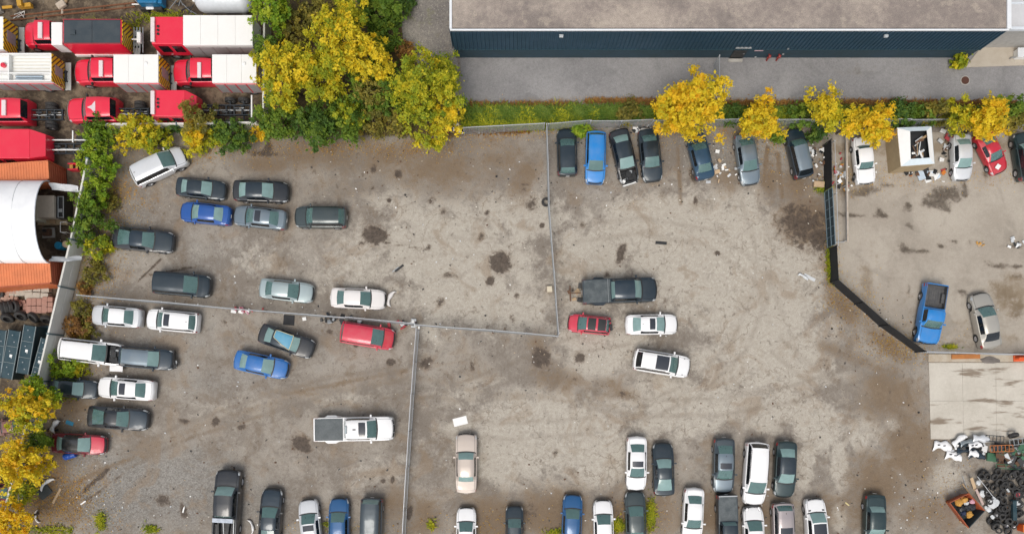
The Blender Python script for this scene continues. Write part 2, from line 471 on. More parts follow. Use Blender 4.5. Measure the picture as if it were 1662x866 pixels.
# truck yard and hedge belt: dark earth
_yard = poly_mask([(-300, -200), (428, -200), (428, 205), (165, 205), (130, 440), (40, 800), (0, 960), (-300, 960)], 0.7)
_wild = poly_mask([(425, -200), (735, -200), (735, 100), (748, 222), (420, 222)], 0.8)
_grass = both(lines([([(1344, 400), (1347, 455), (1410, 505), (1440, 535)], 5, .9), ([(752, 190), (1060, 180), (1300, 184), (1700, 185)], 16, 1.0), ([(140, 420), (115, 560)], 8, .6)]),
              blobs([(1045, 830, 8, 40, 0, 1), (1005, 850, 14, 14, 0, .8), (1335, 305, 12, 14, 0, .8), (110, 700, 40, 40, 0, .4), (150, 30, 60, 18, 0, .6), (270, 40, 30, 14, 0, .7), (200, 55, 30, 8, 0, .5), (700, 850, 6, 10, 0, .7), (910, 860, 20, 8, 0, .7), (165, 850, 6, 16, 0, .8), (245, 858, 10, 10, 0, .8), (540, 850, 14, 8, 0, .7), (575, 858, 10, 8, 0, .6), (110, 620, 40, 14, 0, .7)]))

def ground_material():
    t = NT('lot_ground')
    co = t.world()
    A = {k: t.attr(k) for k in ('pale', 'soil', 'oil', 'gravel', 'leaf', 'yard', 'wild', 'grass', 'track')}
    nL = t.noise(0.16, 5, 0.6, co)             # metres-wide patches
    nM = t.noise(0.62, 8, 0.68, co, 0.5)
    nS = t.noise(3.6, 6, 0.7, co, 0.3)
    nF = t.noise(15.0, 5, 0.75, co)
    e = t.math('ADD', t.math('MULTIPLY', t.math('SUBTRACT', nM, 0.5), 2.0), t.math('MULTIPLY', t.math('SUBTRACT', nS, 0.5), 1.3))
    # base: dusty brown-grey hardstanding, blotched at several sizes
    c = t.mix(t.ramp(t.math('ADD', nL, t.math('MULTIPLY', e, 0.40)), 0.32, 0.66), (0.190, 0.164, 0.137), (0.295, 0.265, 0.226))
    b1 = t.noise(1.35, 7, 0.72, co, 0.9)
    b2 = t.noise(0.42, 7, 0.70, co, 0.6)
    c = t.mix(t.math('MULTIPLY', t.ramp(b1, 0.54, 0.64), 0.36), c, (0.140, 0.118, 0.096))
    c = t.mix(t.math('MULTIPLY', t.ramp(b1, 0.44, 0.36), 0.30), c, (0.355, 0.335, 0.300))
    c = t.mix(t.math('MULTIPLY', t.ramp(b2, 0.53, 0.66), 0.50), c, (0.165, 0.125, 0.088))
    g = t.ramp(t.math('ADD', A['gravel'], t.math('MULTIPLY', e, 0.55)), 0.25, 0.85)
    vo = t.n('ShaderNodeTexVoronoi'); vo.inputs['Scale'].default_value = 9.0; t.l(co, vo.inputs['Vector'])
    sep = t.n('ShaderNodeSeparateColor'); t.l(vo.outputs['Color'], sep.inputs[0])
    gcol = t.mix(sep.outputs[0], (0.125, 0.120, 0.112), (0.270, 0.262, 0.245))
    c = t.mix(t.math('MULTIPLY', g, 0.68), c, gcol)
    e2 = t.math('ADD', t.math('MULTIPLY', t.math('SUBTRACT', nM, 0.5), 1.25), t.math('MULTIPLY', t.math('SUBTRACT', nS, 0.5), 0.35))
    p = t.ramp(t.math('ADD', A['pale'], e2), 0.26, 0.60)
    pc = t.mix(t.ramp(nS, 0.3, 0.7), (0.365, 0.330, 0.278), (0.440, 0.405, 0.345))
    c = t.mix(t.math('MULTIPLY', p, 0.84), c, pc)
    # scuffs and darker islands inside the pale concrete
    c = t.mix(t.math('MULTIPLY', t.math('MULTIPLY', p, t.ramp(b1, 0.565, 0.63)), 0.42), c, (0.230, 0.205, 0.175))
    c = t.mix(t.math('MULTIPLY', t.math('MULTIPLY', p, t.ramp(b2, 0.55, 0.68)), 0.50), c, (0.255, 0.213, 0.163))
    p2 = t.ramp(t.math('ADD', A['pale'], t.math('MULTIPLY', t.math('SUBTRACT', nS, 0.5), 2.2)), 0.95, 1.2)
    c = t.mix(t.math('MULTIPLY', p2, 0.6), c, (0.50, 0.465, 0.40))
    fl = t.noise(1.9, 9, 0.78, co, 0.35)
    fm = t.ramp(t.noise(0.09, 4, 0.55, co, 0.5), 0.42, 0.60)
    fa = t.math('MULTIPLY', fm, t.ramp(A['pale'], 0.15, 0.6))
    c = t.mix(t.math('MULTIPLY', t.math('MULTIPLY', fa, t.ramp(fl, 0.525, 0.575)), 0.38), c, (0.235, 0.212, 0.182))
    c = t.mix(t.math('MULTIPLY', t.math('MULTIPLY', fa, t.ramp(fl, 0.450, 0.400)), 0.40), c, (0.480, 0.450, 0.395))
    c = t.mix(t.math('MULTIPLY', t.ramp(t.noise(0.30, 7, 0.62, co, 1.2), 0.53, 0.66), 0.52), c, (0.230, 0.172, 0.118))
    # hairline cracks in the old slab
    vc = t.n('ShaderNodeTexVoronoi', feature='DISTANCE_TO_EDGE'); vc.inputs['Scale'].default_value = 0.23
    wv = t.n('ShaderNodeVectorMath', operation='ADD'); nv = t.n('ShaderNodeTexNoise'); nv.inputs['Scale'].default_value = 0.9; nv.inputs['Detail'].default_value = 6
    sv = t.n('ShaderNodeVectorMath', operation='SCALE'); sv.inputs['Scale'].default_value = 2.6
    t.l(co, nv.inputs['Vector']); t.l(nv.outputs['Color'], sv.inputs[0]); t.l(co, wv.inputs[0]); t.l(sv.outputs[0], wv.inputs[1]); t.l(wv.outputs[0], vc.inputs['Vector'])
    ck = t.math('MULTIPLY', t.ramp(vc.outputs['Distance'], 0.016, 0.004), t.ramp(nL, 0.42, 0.55))
    c = t.mix(t.math('MULTIPLY', t.math('MULTIPLY', ck, p), 0.5), c, (0.15, 0.115, 0.085))
    s = t.ramp(t.math('ADD', A['soil'], t.math('MULTIPLY', e, 0.62)), 0.22, 0.80)
    sc_ = t.mix(nS, (0.105, 0.070, 0.042), (0.225, 0.163, 0.104))
    c = t.mix(t.math('MULTIPLY', s, 0.88), c, sc_)
    y = t.ramp(t.math('ADD', A['yard'], t.math('MULTIPLY', e, 0.25)), 0.4, 0.6)
    yc = t.mix(t.ramp(t.math('ADD', nM, t.math('MULTIPLY', e, 0.4)), 0.35, 0.7), (0.070, 0.053, 0.038), (0.200, 0.155, 0.105))
    c = t.mix(y, c, yc)
    w = t.ramp(t.math('ADD', A['wild'], t.math('MULTIPLY', e, 0.35)), 0.4, 0.6)
    wc = t.mix(t.ramp(nM, 0.35, 0.65), (0.075, 0.058, 0.030), (0.150, 0.105, 0.050))
    c = t.mix(w, c, wc)
    tk = t.math('MULTIPLY', A['track'], t.ramp(t.math('ADD', t.math('MULTIPLY', nM, 0.7), t.math('MULTIPLY', nS, 0.3)), 0.36, 0.60))
    c = t.mix(t.math('MULTIPLY', tk, 0.55), c, (0.150, 0.118, 0.088))
    # small dark specks and drips everywhere on the lot
    sp = t.noise(2.6, 3, 0.5, co, 0.6)
    c = t.mix(t.math('MULTIPLY', t.ramp(sp, 0.63, 0.70), 0.50), c, (0.098, 0.074, 0.056))
    sp2 = t.noise(0.95, 5, 0.6, co, 1.2)
    c = t.mix(t.math('MULTIPLY', t.ramp(sp2, 0.64, 0.74), 0.50), c, (0.140, 0.102, 0.070))
    c = t.mix(t.math('MULTIPLY', t.ramp(t.noise(1.7, 6, 0.7, co, 1.5), 0.37, 0.30), 0.32), c, (0.42, 0.39, 0.34))
    gr = t.ramp(t.math('ADD', A['grass'], t.math('MULTIPLY', e, 0.7)), 0.45, 0.75)
    c = t.mix(gr, c, t.mix(nS, (0.075, 0.10, 0.02), (0.19, 0.16, 0.05)))
    eo = t.math('ADD', t.math('MULTIPLY', t.math('SUBTRACT', t.noise(1.5, 7, 0.7, co, 0.8), 0.5), 2.6), t.math('MULTIPLY', t.math('SUBTRACT', nS, 0.5), 1.0))
    oa = t.math('ADD', A['oil'], t.math('MULTIPLY', eo, t.ramp(A['oil'], 0.02, 0.35, 0.1, 0.55)))
    c = t.mix(t.math('MULTIPLY', t.ramp(oa, 0.28, 0.60), 0.45), c, (0.150, 0.108, 0.074))
    o = t.ramp(oa, 0.48, 0.72)
    c = t.mix(t.math('MULTIPLY', o, 0.88), c, t.mix(t.ramp(nS, 0.35, 0.65), (0.038, 0.028, 0.022), (0.090, 0.068, 0.052)))
    # leaf flecks
    vl = t.n('ShaderNodeTexVoronoi'); vl.inputs['Scale'].default_value = 5.5; t.l(co, vl.inputs['Vector'])
    sl = t.n('ShaderNodeSeparateColor'); t.l(vl.outputs['Color'], sl.inputs[0])
    lf = t.math('MULTIPLY', t.ramp(t.math('ADD', A['leaf'], t.math('MULTIPLY', e, 0.5)), 0.3, 0.8), t.math('LESS_THAN', vl.outputs['Distance'], t.math('MULTIPLY', sl.outputs[1], 0.55)))
    c = t.mix(t.math('MULTIPLY', lf, 0.8), c, t.mix(sl.outputs[0], (0.20, 0.095, 0.025), (0.42, 0.235, 0.05)))
    # fine grain
    c = t.mix(0.45, c, t.mix(t.ramp(nF, 0.30, 0.70), (0.27, 0.27, 0.27), (0.75, 0.75, 0.75)), 'OVERLAY')
    rough = t.math('SUBTRACT', 0.92, t.math('MULTIPLY', o, 0.30))
    t.set(c, rough)
    t.b.inputs['Specular IOR Level'].default_value = 0.25
    h = t.math('ADD', t.math('MULTIPLY', nF, 0.25), t.math('ADD', t.math('MULTIPLY', nS, 0.6), t.math('MULTIPLY', vo.outputs['Distance'], g)))
    t.bump(h, 0.45, 0.03)
    return t.mat

MASKS = dict(pale=_pale, soil=both(_soil, _soil_l), oil=both(_oil, _oil_l), gravel=_gravel, leaf=_leaf, yard=_yard, wild=_wild, grass=_grass, track=_track)
gm = ground_grid(-50, 50, -18, 38, 0.2, MASKS, 'ground')
ground = struct(link('ground', gm, ground_material()))

far = MB()
far.add([(-400, -400, -0.06), (400, -400, -0.06), (400, 400, -0.06), (-400, 400, -0.06)], [(0, 1, 2, 3)])
struct(far.build('far_ground', mat('far_dirt', (0.16, 0.14, 0.11), 0.95, dirt=0.6, scale=0.2)))

def sheet_material(name, c0, c1, stain, stains, pebble=0.0, crack=False):
    t = NT(name)
    co = t.world()
    nL = t.noise(0.22, 5, 0.6, co); nS = t.noise(3.2, 5, 0.65, co); nF = t.noise(24, 4, 0.7, co)
    c = t.mix(t.ramp(t.math('ADD', t.math('MULTIPLY', nL, 0.7), t.math('MULTIPLY', nS, 0.3)), 0.35, 0.65), c0, c1)
    if pebble:
        vo = t.n('ShaderNodeTexVoronoi'); vo.inputs['Scale'].default_value = 11.0; t.l(co, vo.inputs['Vector'])
        sep = t.n('ShaderNodeSeparateColor'); t.l(vo.outputs['Color'], sep.inputs[0])
        c = t.mix(t.math('MULTIPLY', t.ramp(sep.outputs[0], 0.72, 0.9), pebble), c, tuple(x * 0.42 for x in c0))
        c = t.mix(t.math('MULTIPLY', t.ramp(sep.outputs[1], 0.78, 0.95), pebble), c, tuple(min(1, x * 1.5) for x in c1))
    if stains:
        a = t.attr('stain')
        e = t.math('ADD', t.math('MULTIPLY', t.math('SUBTRACT', t.noise(0.9, 5, 0.6, co), 0.5), 1.0), t.math('MULTIPLY', t.math('SUBTRACT', nS, 0.5), 0.5))
        e = t.math('ADD', e, t.math('MULTIPLY', t.math('SUBTRACT', t.noise(2.1, 7, 0.72, co, 0.8), 0.5), 0.9))
        c = t.mix(t.math('MULTIPLY', t.ramp(t.math('ADD', a, e), 0.26, 0.62), 0.45), c, tuple(x * 2.0 for x in stain))
        o = t.ramp(t.math('ADD', a, e), 0.44, 0.80)
        c = t.mix(t.math('MULTIPLY', o, 0.85), c, t.mix(t.ramp(nS, 0.35, 0.65), tuple(x * 0.6 for x in stain), tuple(x * 1.3 for x in stain)))
        c = t.mix(t.math('MULTIPLY', t.ramp(t.noise(0.33, 6, 0.65, co, 0.8), 0.52, 0.66), 0.40), c, tuple(x * 0.72 for x in c0))
        a2 = t.attr('soil')
        c = t.mix(t.math('MULTIPLY', t.ramp(t.math('ADD', a2, e), 0.3, 0.8), 0.7), c, (0.20, 0.15, 0.095))
    c = t.mix(0.35, c, t.mix(t.ramp(nF, 0.28, 0.72), (0.32, 0.32, 0.32), (0.70, 0.70, 0.70)), 'OVERLAY')
    t.set(c, 0.88)
    t.b.inputs['Specular IOR Level'].default_value = 0.25
    t.bump(nF, 0.3, 0.02)
    return t.mat

def poly_sheet(name, pts, z, step, material, masks=None):
    """a sheet cut to a polygon given in photo pixels, on a fine grid that carries its stain masks"""
    P = [at(*p) for p in pts]
    x0, x1 = min(p.x for p in P), max(p.x for p in P); y0, y1 = min(p.y for p in P), max(p.y for p in P)
    bm = bmesh.new()
    bm.faces.new([bm.verts.new((p.x, p.y, z)) for p in P])
    for ax, lo, hi in ((0, x0, x1), (1, y0, y1)):
        k = lo + step
        while k < hi:
            co = (k, 0, 0) if ax == 0 else (0, k, 0); no = (1, 0, 0) if ax == 0 else (0, 1, 0)
            bmesh.ops.bisect_plane(bm, geom=bm.verts[:] + bm.edges[:] + bm.faces[:], plane_co=co, plane_no=no)
            k += step
    for f in bm.faces:
        if f.normal.z < 0: f.normal_flip()
    me = bpy.data.meshes.new(name)
    bm.to_mesh(me); bm.free()
    if masks:
        co = np.zeros(len(me.vertices) * 3, np.float32); me.vertices.foreach_get('co', co); co = co.reshape(-1, 3)
        for k, fn in masks.items():
            a = me.attributes.new(k, 'FLOAT', 'POINT')
            a.data.foreach_set('value', np.clip(fn(co[:, 0], co[:, 1]), 0, 1.5).astype(np.float32))
    return struct(link(name, me, material))

# gravel drive beside the long building
poly_sheet('gravel_drive', [(744, 60), (1720, 60), (1720, 166), (1300, 166), (1050, 164), (880, 165), (800, 172), (752, 170)], 0.02, 1.0,
           sheet_material('drive_gravel', (0.205, 0.200, 0.200), (0.275, 0.268, 0.265), (0.10, 0.09, 0.08), True, pebble=0.16),
           dict(stain=blobs([(1395, 115, 60, 14, 0, .45), (1490, 112, 50, 16, 0, .5), (950, 150, 60, 8, 0, .2), (1250, 120, 8, 14, 0, .5)]),
                soil=lines([([(760, 168), (960, 160), (1080, 164), (1300, 166), (1500, 164)], 7, .85), ([(1195, 135), (1240, 118)], 5, .3)])))
# a paler track between the wild trees and the building
poly_sheet('gravel_track', [(640, -60), (738, -60), (742, 90), (748, 165), (690, 120), (655, 70)], 0.012, 1.0,
           sheet_material('track_gravel', (0.185, 0.170, 0.158), (0.30, 0.275, 0.235), (0.08, 0.085, 0.03), True, pebble=0.35),
           dict(stain=blobs([(655, 8, 14, 20, 0, .9), (662, 65, 10, 10, 0, .8), (700, 20, 18, 30, 0, .4), (678, 40, 6, 6, 0, .6), (705, 60, 12, 30, 0, .3)]),
                soil=blobs([(720, 30, 16, 60, 0, .4), (650, 90, 10, 30, 0, .7), (735, 100, 12, 40, 0, .5)])))
# asphalt of the neighbouring lot on the right
poly_sheet('side_lot_pavement', [(1352, 215), (1760, 215), (1760, 572), (1502, 572), (1420, 505), (1352, 452)], 0.02, 0.45,
           sheet_material('side_lot_asphalt', (0.305, 0.268, 0.222), (0.385, 0.345, 0.290), (0.085, 0.068, 0.052), True),
           dict(stain=both(blobs([(1530, 318, 38, 14, -8, .95), (1520, 332, 28, 10, 0, .8), (1565, 312, 10, 14, 40, .9), (1475, 337, 9, 7, 0, 1), (1424, 345, 8, 10, 40, .9), (1436, 350, 8, 5, 0, .9), (1475, 365, 10, 5, 0, .95),
                                  (1400, 310, 34, 11, -12, .8), (1360, 345, 14, 10, 0, .6), (1465, 400, 10, 10, 0, .85), (1563, 475, 12, 6, 20, 1), (1474, 470, 4, 10, 10, .8), (1440, 463, 5, 8, 20, .8),
                                  (1620, 430, 18, 5, 0, .9), (1650, 432, 14, 4, 0, .9), (1635, 480, 30, 20, 40, .7), (1650, 500, 16, 24, 0, .7), (1480, 285, 10, 10, 0, .6), (1598, 282, 6, 10, 0, .9), (1567, 300, 6, 12, 0, .9), (1540, 470, 3, 3, 0, 1), (1650, 445, 14, 3, 0, .7), (1577, 390, 5, 14, 0, .7)]),
                           lines([([(1450, 408), (1480, 385), (1490, 360)], 2.5, .5), ([(1465, 408), (1510, 405), (1555, 388)], 3.2, .9), ([(1580, 395), (1662, 400)], 2, .8), ([(1450, 300), (1662, 302)], 1.3, .4), ([(1370, 360), (1662, 372)], 1.2, .25), ([(1352, 300), (1400, 318), (1440, 300)], 6, .7), ([(1545, 330), (1570, 315), (1568, 296)], 4, .9), ([(1500, 325), (1540, 340)], 8, .8), ([(1400, 350), (1362, 350)], 2.4, .8), ([(1600, 425), (1662, 436)], 3, .7), ([(1620, 445), (1662, 450)], 2, .7)])),
                soil=both(blobs([(1405, 455, 14, 40, -10, .7), (1640, 480, 44, 44, 0, .85), (1380, 285, 40, 44, 0, .8), (1480, 500, 90, 60, 0, .4), (1420, 420, 40, 40, 0, .4), (1570, 530, 60, 40, 0, .45), (1440, 540, 60, 20, 40, .5), (1560, 560, 60, 8, 0, .6), (1640, 550, 30, 20, 0, .5)]),
                          lines([([(1352, 455), (1500, 570)], 8, .4), ([(1360, 240), (1700, 235)], 14, .8)]))))

def slab_set(name, corners, nx, ny, z0, th, material, gap=0.008):
    """poured slabs laid side by side with open joints"""
    root = bpy.data.objects.new(name, None); COL.objects.link(root); struct(root)
    a, b, c, d = [at(*p) for p in corners]      # ccw from bottom-left: bl, br, tr, tl
    P = lambda u, v: a.lerp(b, u).lerp(d.lerp(c, u), v)
    for i in range(nx):
        for j in range(ny):
            q = [P(u, v) for u, v in ((i / nx, j / ny), ((i + 1) / nx, j / ny), ((i + 1) / nx, (j + 1) / ny), (i / nx, (j + 1) / ny))]
            ce = sum(q, Vector()) / 4
            q = [ce + (p - ce) * (1 - gap / (p - ce).length) for p in q]
            dz = random.Random(i * 7 + j).uniform(0, 0.008)
            m = MB(); m.hexa([(p.x, p.y, z0) for p in q], [(p.x, p.y, z0 + th + dz) for p in q])
            m.build('slab', material, root, bevel=0.008)
    return root

def slab_material():
    t = NT('pad_concrete')
    co = t.world()
    nL = t.noise(0.3, 5, 0.6, co); nS = t.noise(4, 5, 0.65, co); nF = t.noise(26, 4, 0.7, co)
    c = t.mix(t.ramp(t.math('ADD', t.math('MULTIPLY', nL, 0.7), t.math('MULTIPLY', nS, 0.3)), 0.35, 0.65), (0.43, 0.395, 0.335), (0.52, 0.485, 0.42))
    st = t.n('ShaderNodeMapping'); st.inputs['Scale'].default_value = (0.16, 0.9, 1); t.l(co, st.inputs[0])
    n2 = t.noise(0.8, 5, 0.62, st.outputs[0])
    c = t.mix(t.math('MULTIPLY', t.ramp(n2, 0.555, 0.63), 0.85), c, (0.17, 0.125, 0.085))
    c = t.mix(0.25, c, t.mix(t.ramp(nF, 0.28, 0.72), (0.35, 0.35, 0.35), (0.68, 0.68, 0.68)), 'OVERLAY')
    t.set(c, 0.85); t.bump(nF, 0.2, 0.01)
    return t.mat
M_PAD = slab_material()
M_CONC = mat('weathered_concrete', (0.40, 0.385, 0.35), 0.85, dirt=0.45, dirt_col=(0.22, 0.205, 0.175), scale=1.5, bump=0.2)
slab_set('concrete_pad', [(1510, 712), (1724, 712), (1724, 588), (1507, 588)], 4, 2, 0.004, 0.05, M_PAD)
slab_set('concrete_walk', [(1566, 110), (1720, 105), (1720, 40), (1620, 40)], 2, 1, 0.021, 0.06, mat('walk_concrete', (0.44, 0.39, 0.32), 0.85, dirt=0.4, dirt_col=(0.30, 0.25, 0.19), scale=1.2))
# ------------------------------------------------------------------ vehicles: lofted bodies split into panels
TYPES = {
 # s_* are metres behind the nose; W half width; wr roof half width
 'sedan':   dict(L=4.72, W=.91, H=1.45, zh0=.70, zc=.93, cowl=1.22, wt=2.02, rr=3.42, rb=4.08, zd=1.03, belt=.93, wr=.60, ax=.92, rx=1.02, f0=.66),
 'coupe':   dict(L=4.75, W=.93, H=1.38, zh0=.68, zc=.92, cowl=1.42, wt=2.18, rr=3.20, rb=4.22, zd=1.02, belt=.93, wr=.58, ax=.95, rx=1.0, f0=.62),
 'boxsedan':dict(L=5.0, W=.92, H=1.42, zh0=.80, zc=.93, cowl=1.55, wt=2.10, rr=3.55, rb=3.98, zd=.96, belt=.93, wr=.64, ax=.98, rx=1.15, f0=.88),
 'hatch':   dict(L=4.35, W=.90, H=1.52, zh0=.74, zc=.97, cowl=1.02, wt=1.82, rr=3.78, rb=4.16, zd=1.02, belt=.96, wr=.62, ax=.86, rx=.80, f0=.66),
 'suv':     dict(L=4.70, W=.94, H=1.70, zh0=.88, zc=1.08, cowl=1.12, wt=1.84, rr=4.14, rb=4.52, zd=1.12, belt=1.08, wr=.66, ax=.92, rx=.92, f0=.74),
 'minivan': dict(L=5.0, W=.98, H=1.75, zh0=.82, zc=1.08, cowl=.98, wt=1.92, rr=4.58, rb=4.88, zd=1.10, belt=1.06, wr=.72, ax=.95, rx=1.0, f0=.68),
 'pickup':  dict(L=5.85, W=1.0, H=1.86, zh0=1.05, zc=1.20, cowl=1.25, wt=1.85, rr=3.42, rb=3.62, zd=1.28, belt=1.18, wr=.70, ax=1.0, rx=1.25, f0=.86, bed=True),
 'truckcab':dict(L=3.9, W=1.02, H=2.05, zh0=1.15, zc=1.38, cowl=1.35, wt=1.90, rr=3.72, rb=3.86, zd=1.35, belt=1.32, wr=.78, ax=.95, rx=-9, f0=.82, cab=True),
 'regularcab':dict(L=5.3, W=.98, H=1.75, zh0=.98, zc=1.12, cowl=1.45, wt=1.98, rr=2.95, rb=3.10, zd=1.18, belt=1.12, wr=.70, ax=.98, rx=1.15, f0=.88, bed=True),
}
NP = 10
def stations(T):
    L, zh0, zc = T['L'], T['zh0'], T['zc']
    ck, wt, rr, rb, zd, H, belt, wr = T['cowl'], T['wt'], T['rr'], T['rb'], T['zd'], T['H'], T['belt'], T['wr']
    f0 = T['f0']; fm = lambda t: f0 + (1 - f0) * t
    S = []
    def st(s, fw, zt, zb, w, bow, zone): S.append([s, fw, zt, zb, w, bow, zone])
    st(0.0, fm(.15), zh0 - .16, zh0 - .20, None, .20, 'nose')
    st(.05, fm(.42), zh0 - .05, zh0 - .12, None, .19, 'nose')
    st(.14, fm(.64), zh0, zh0 - .07, None, .17, 'hood')
    st(.34, fm(.86), zh0 + (zc - zh0) * .32, zh0 - .02, None, .13, 'hood')
    st(.62, fm(.96), zh0 + (zc - zh0) * .58, zh0 + (zc - zh0) * .25, None, .11, 'hood')
    st((.62 + ck) / 2, .99, zh0 + (zc - zh0) * .84, zh0 + (zc - zh0) * .52, None, .11, 'hood')
    st(ck - .07, 1.0, zc - .005, belt - .04, None, .12, 'cowl')
    st(ck + .02, 1.0, zc + .01, belt - .02, None, .12, 'ws1')
    n0 = len(S) - 1
    for t, zn in ((.36, 'ws1'), (.70, 'ws2')):
        S.append(('mix', t, zn, ck + .02, wt))
    st(wt, 1.0, H - .035, belt, wr, .07, 'roof')
    mid = (wt + rr) / 2
    st(mid - .16, 1.0, H - .004, belt + .01, wr + .01, .02, 'bp')
    st(mid - .08, 1.0, H, belt + .01, wr + .01, 0, 'roof')
    st(mid + .35, 1.0, H - .003, belt + .015, wr + .005, -.01, 'roof')
    if rr - mid > 1.0:
        st(rr - .52, .995, H - .02, belt + .02, wr, -.02, 'bp')
        st(rr - .44, .995, H - .025, belt + .02, wr, -.02, 'roof')
    st(rr, .99, H - .06, belt + .03, wr - .03, -.04, 'rg1')
    S.append(('mix', .5, 'rg1', rr, rb))
    if T.get('bed') or T.get('cab'):
        st(rb, 1.0, zd - .02, zd - .03, None, -.01, 'bedlip')
        if T.get('bed'):
            st(rb + .08, 1.0, zd, zd - .015, None, 0, 'bed')
            st((rb + L) / 2, 1.0, zd, zd - .015, None, 0, 'bed')
            st(L - .10, .985, zd, zd - .015, None, 0, 'gate')
            st(L - .01, .97, zd - .02, zd - .04, None, 0, 'tail')
            st(L, .96, zd - .25, zd - .27, None, 0, 'end')
        else:
            st(rb + .02, .99, zd - .3, zd - .32, None, 0, 'tail')
            st(L, .985, zd - .6, zd - .62, None, 0, 'end')
    else:
        dk = L - rb
        st(rb, .98, zd, min(belt + .02, zd - .03), None, -.10, 'deck')
        st(rb + dk * .45, .965, zd - .005, zd - .05, None, -.11, 'deck')
        st(rb + dk * .72, .93, zd - .02, zd - .075, None, -.12, 'tail')
        st(L - .07, .885, zd - .09, zd - .15, None, -.14, 'tail')
        st(L - .02, .85, zd - .22, zd - .27, None, -.15, 'tail')
        st(L, .80, zd - .40, zd - .44, None, -.16, 'end')
    # resolve to half sections
    def section(e):
        s, fw, zt, zb, w, bow, zone = e
        W = T['W'] * fw
        lo = [(W * .93, .20), (W * .985, .34), (W, .56 if zb > .75 else min(.56, zb - .1)), (W * .988, zb - .13), (W * .955, zb)]
        if w is None:
            up = [(W * .90, zb + (zt - zb) * .38), (W * .80, zb + (zt - zb) * .62), (W * .70, zb + (zt - zb) * .78), (W * .36, zb + (zt - zb) * .95), (0, zt)]
        else:
            up = [(W * .895, zb + .025), (w + .055, zt - .115), (w - .03, zt - .038), (w * .52, zt - .008), (0, zt)]
        return dict(s=s, bow=bow, zone=zone, p=lo + up)
    out = []
    for k, e in enumerate(S):
        if e[0] == 'mix':
            out.append(e)
        else:
            out.append(section(e))
    for k, e in enumerate(out):
        if isinstance(e, tuple):
            _, t, zn, s0, s1 = e
            a = next(x for x in reversed(out[:k]) if isinstance(x, dict) and abs(x['s'] - s0) < 1e-6)
            b = next(x for x in out[k:] if isinstance(x, dict) and abs(x['s'] - s1) < 1e-6)
            bul = .035 * 4 * t * (1 - t)
            pp = [(a['p'][i][0] * (1 - t) + b['p'][i][0] * t, a['p'][i][1] * (1 - t) + b['p'][i][1] * t + (bul if i >= 6 else 0)) for i in range(NP)]
            out[k] = dict(s=s0 + (s1 - s0) * t, bow=a['bow'] * (1 - t) + b['bow'] * t, zone=zn, p=pp)
    # extra stations round the wheels
    res = out[:]
    wheels = [T['ax']] + ([L - T['rx']] if T['rx'] > 0 else [])
    for xw in wheels:
        for d in (-.40, -.34, -.22, 0, .22, .34, .40):
            s = xw + d
            for i in range(len(res) - 1):
                if res[i]['s'] + .03 < s < res[i + 1]['s'] - .03:
                    a, b = res[i], res[i + 1]
                    t = (s - a['s']) / (b['s'] - a['s'])
                    res.insert(i + 1, dict(s=s, bow=a['bow'] * (1 - t) + b['bow'] * t, zone=a['zone'],
                                           p=[(a['p'][k][0] * (1 - t) + b['p'][k][0] * t, a['p'][k][1] * (1 - t) + b['p'][k][1] * t) for k in range(NP)]))
                    break
    wr_ = .33 if T['H'] < 1.6 else .38
    for e in res:
        for xw in wheels:
            d = abs(e['s'] - xw)
            rad = wr_ + .05
            if d < rad:
                za = wr_ + math.sqrt(max(0, rad * rad - d * d)) - .02
                p = e['p']
                zz = [max(p[0][1], za), max(p[1][1], za + .02), max(p[2][1], za + .04), max(p[3][1], za + .06)]
                for i in range(4): p[i] = (p[i][0], min(zz[i], p[4][1] - .02 * (4 - i)))
    return res, wheels, wr_

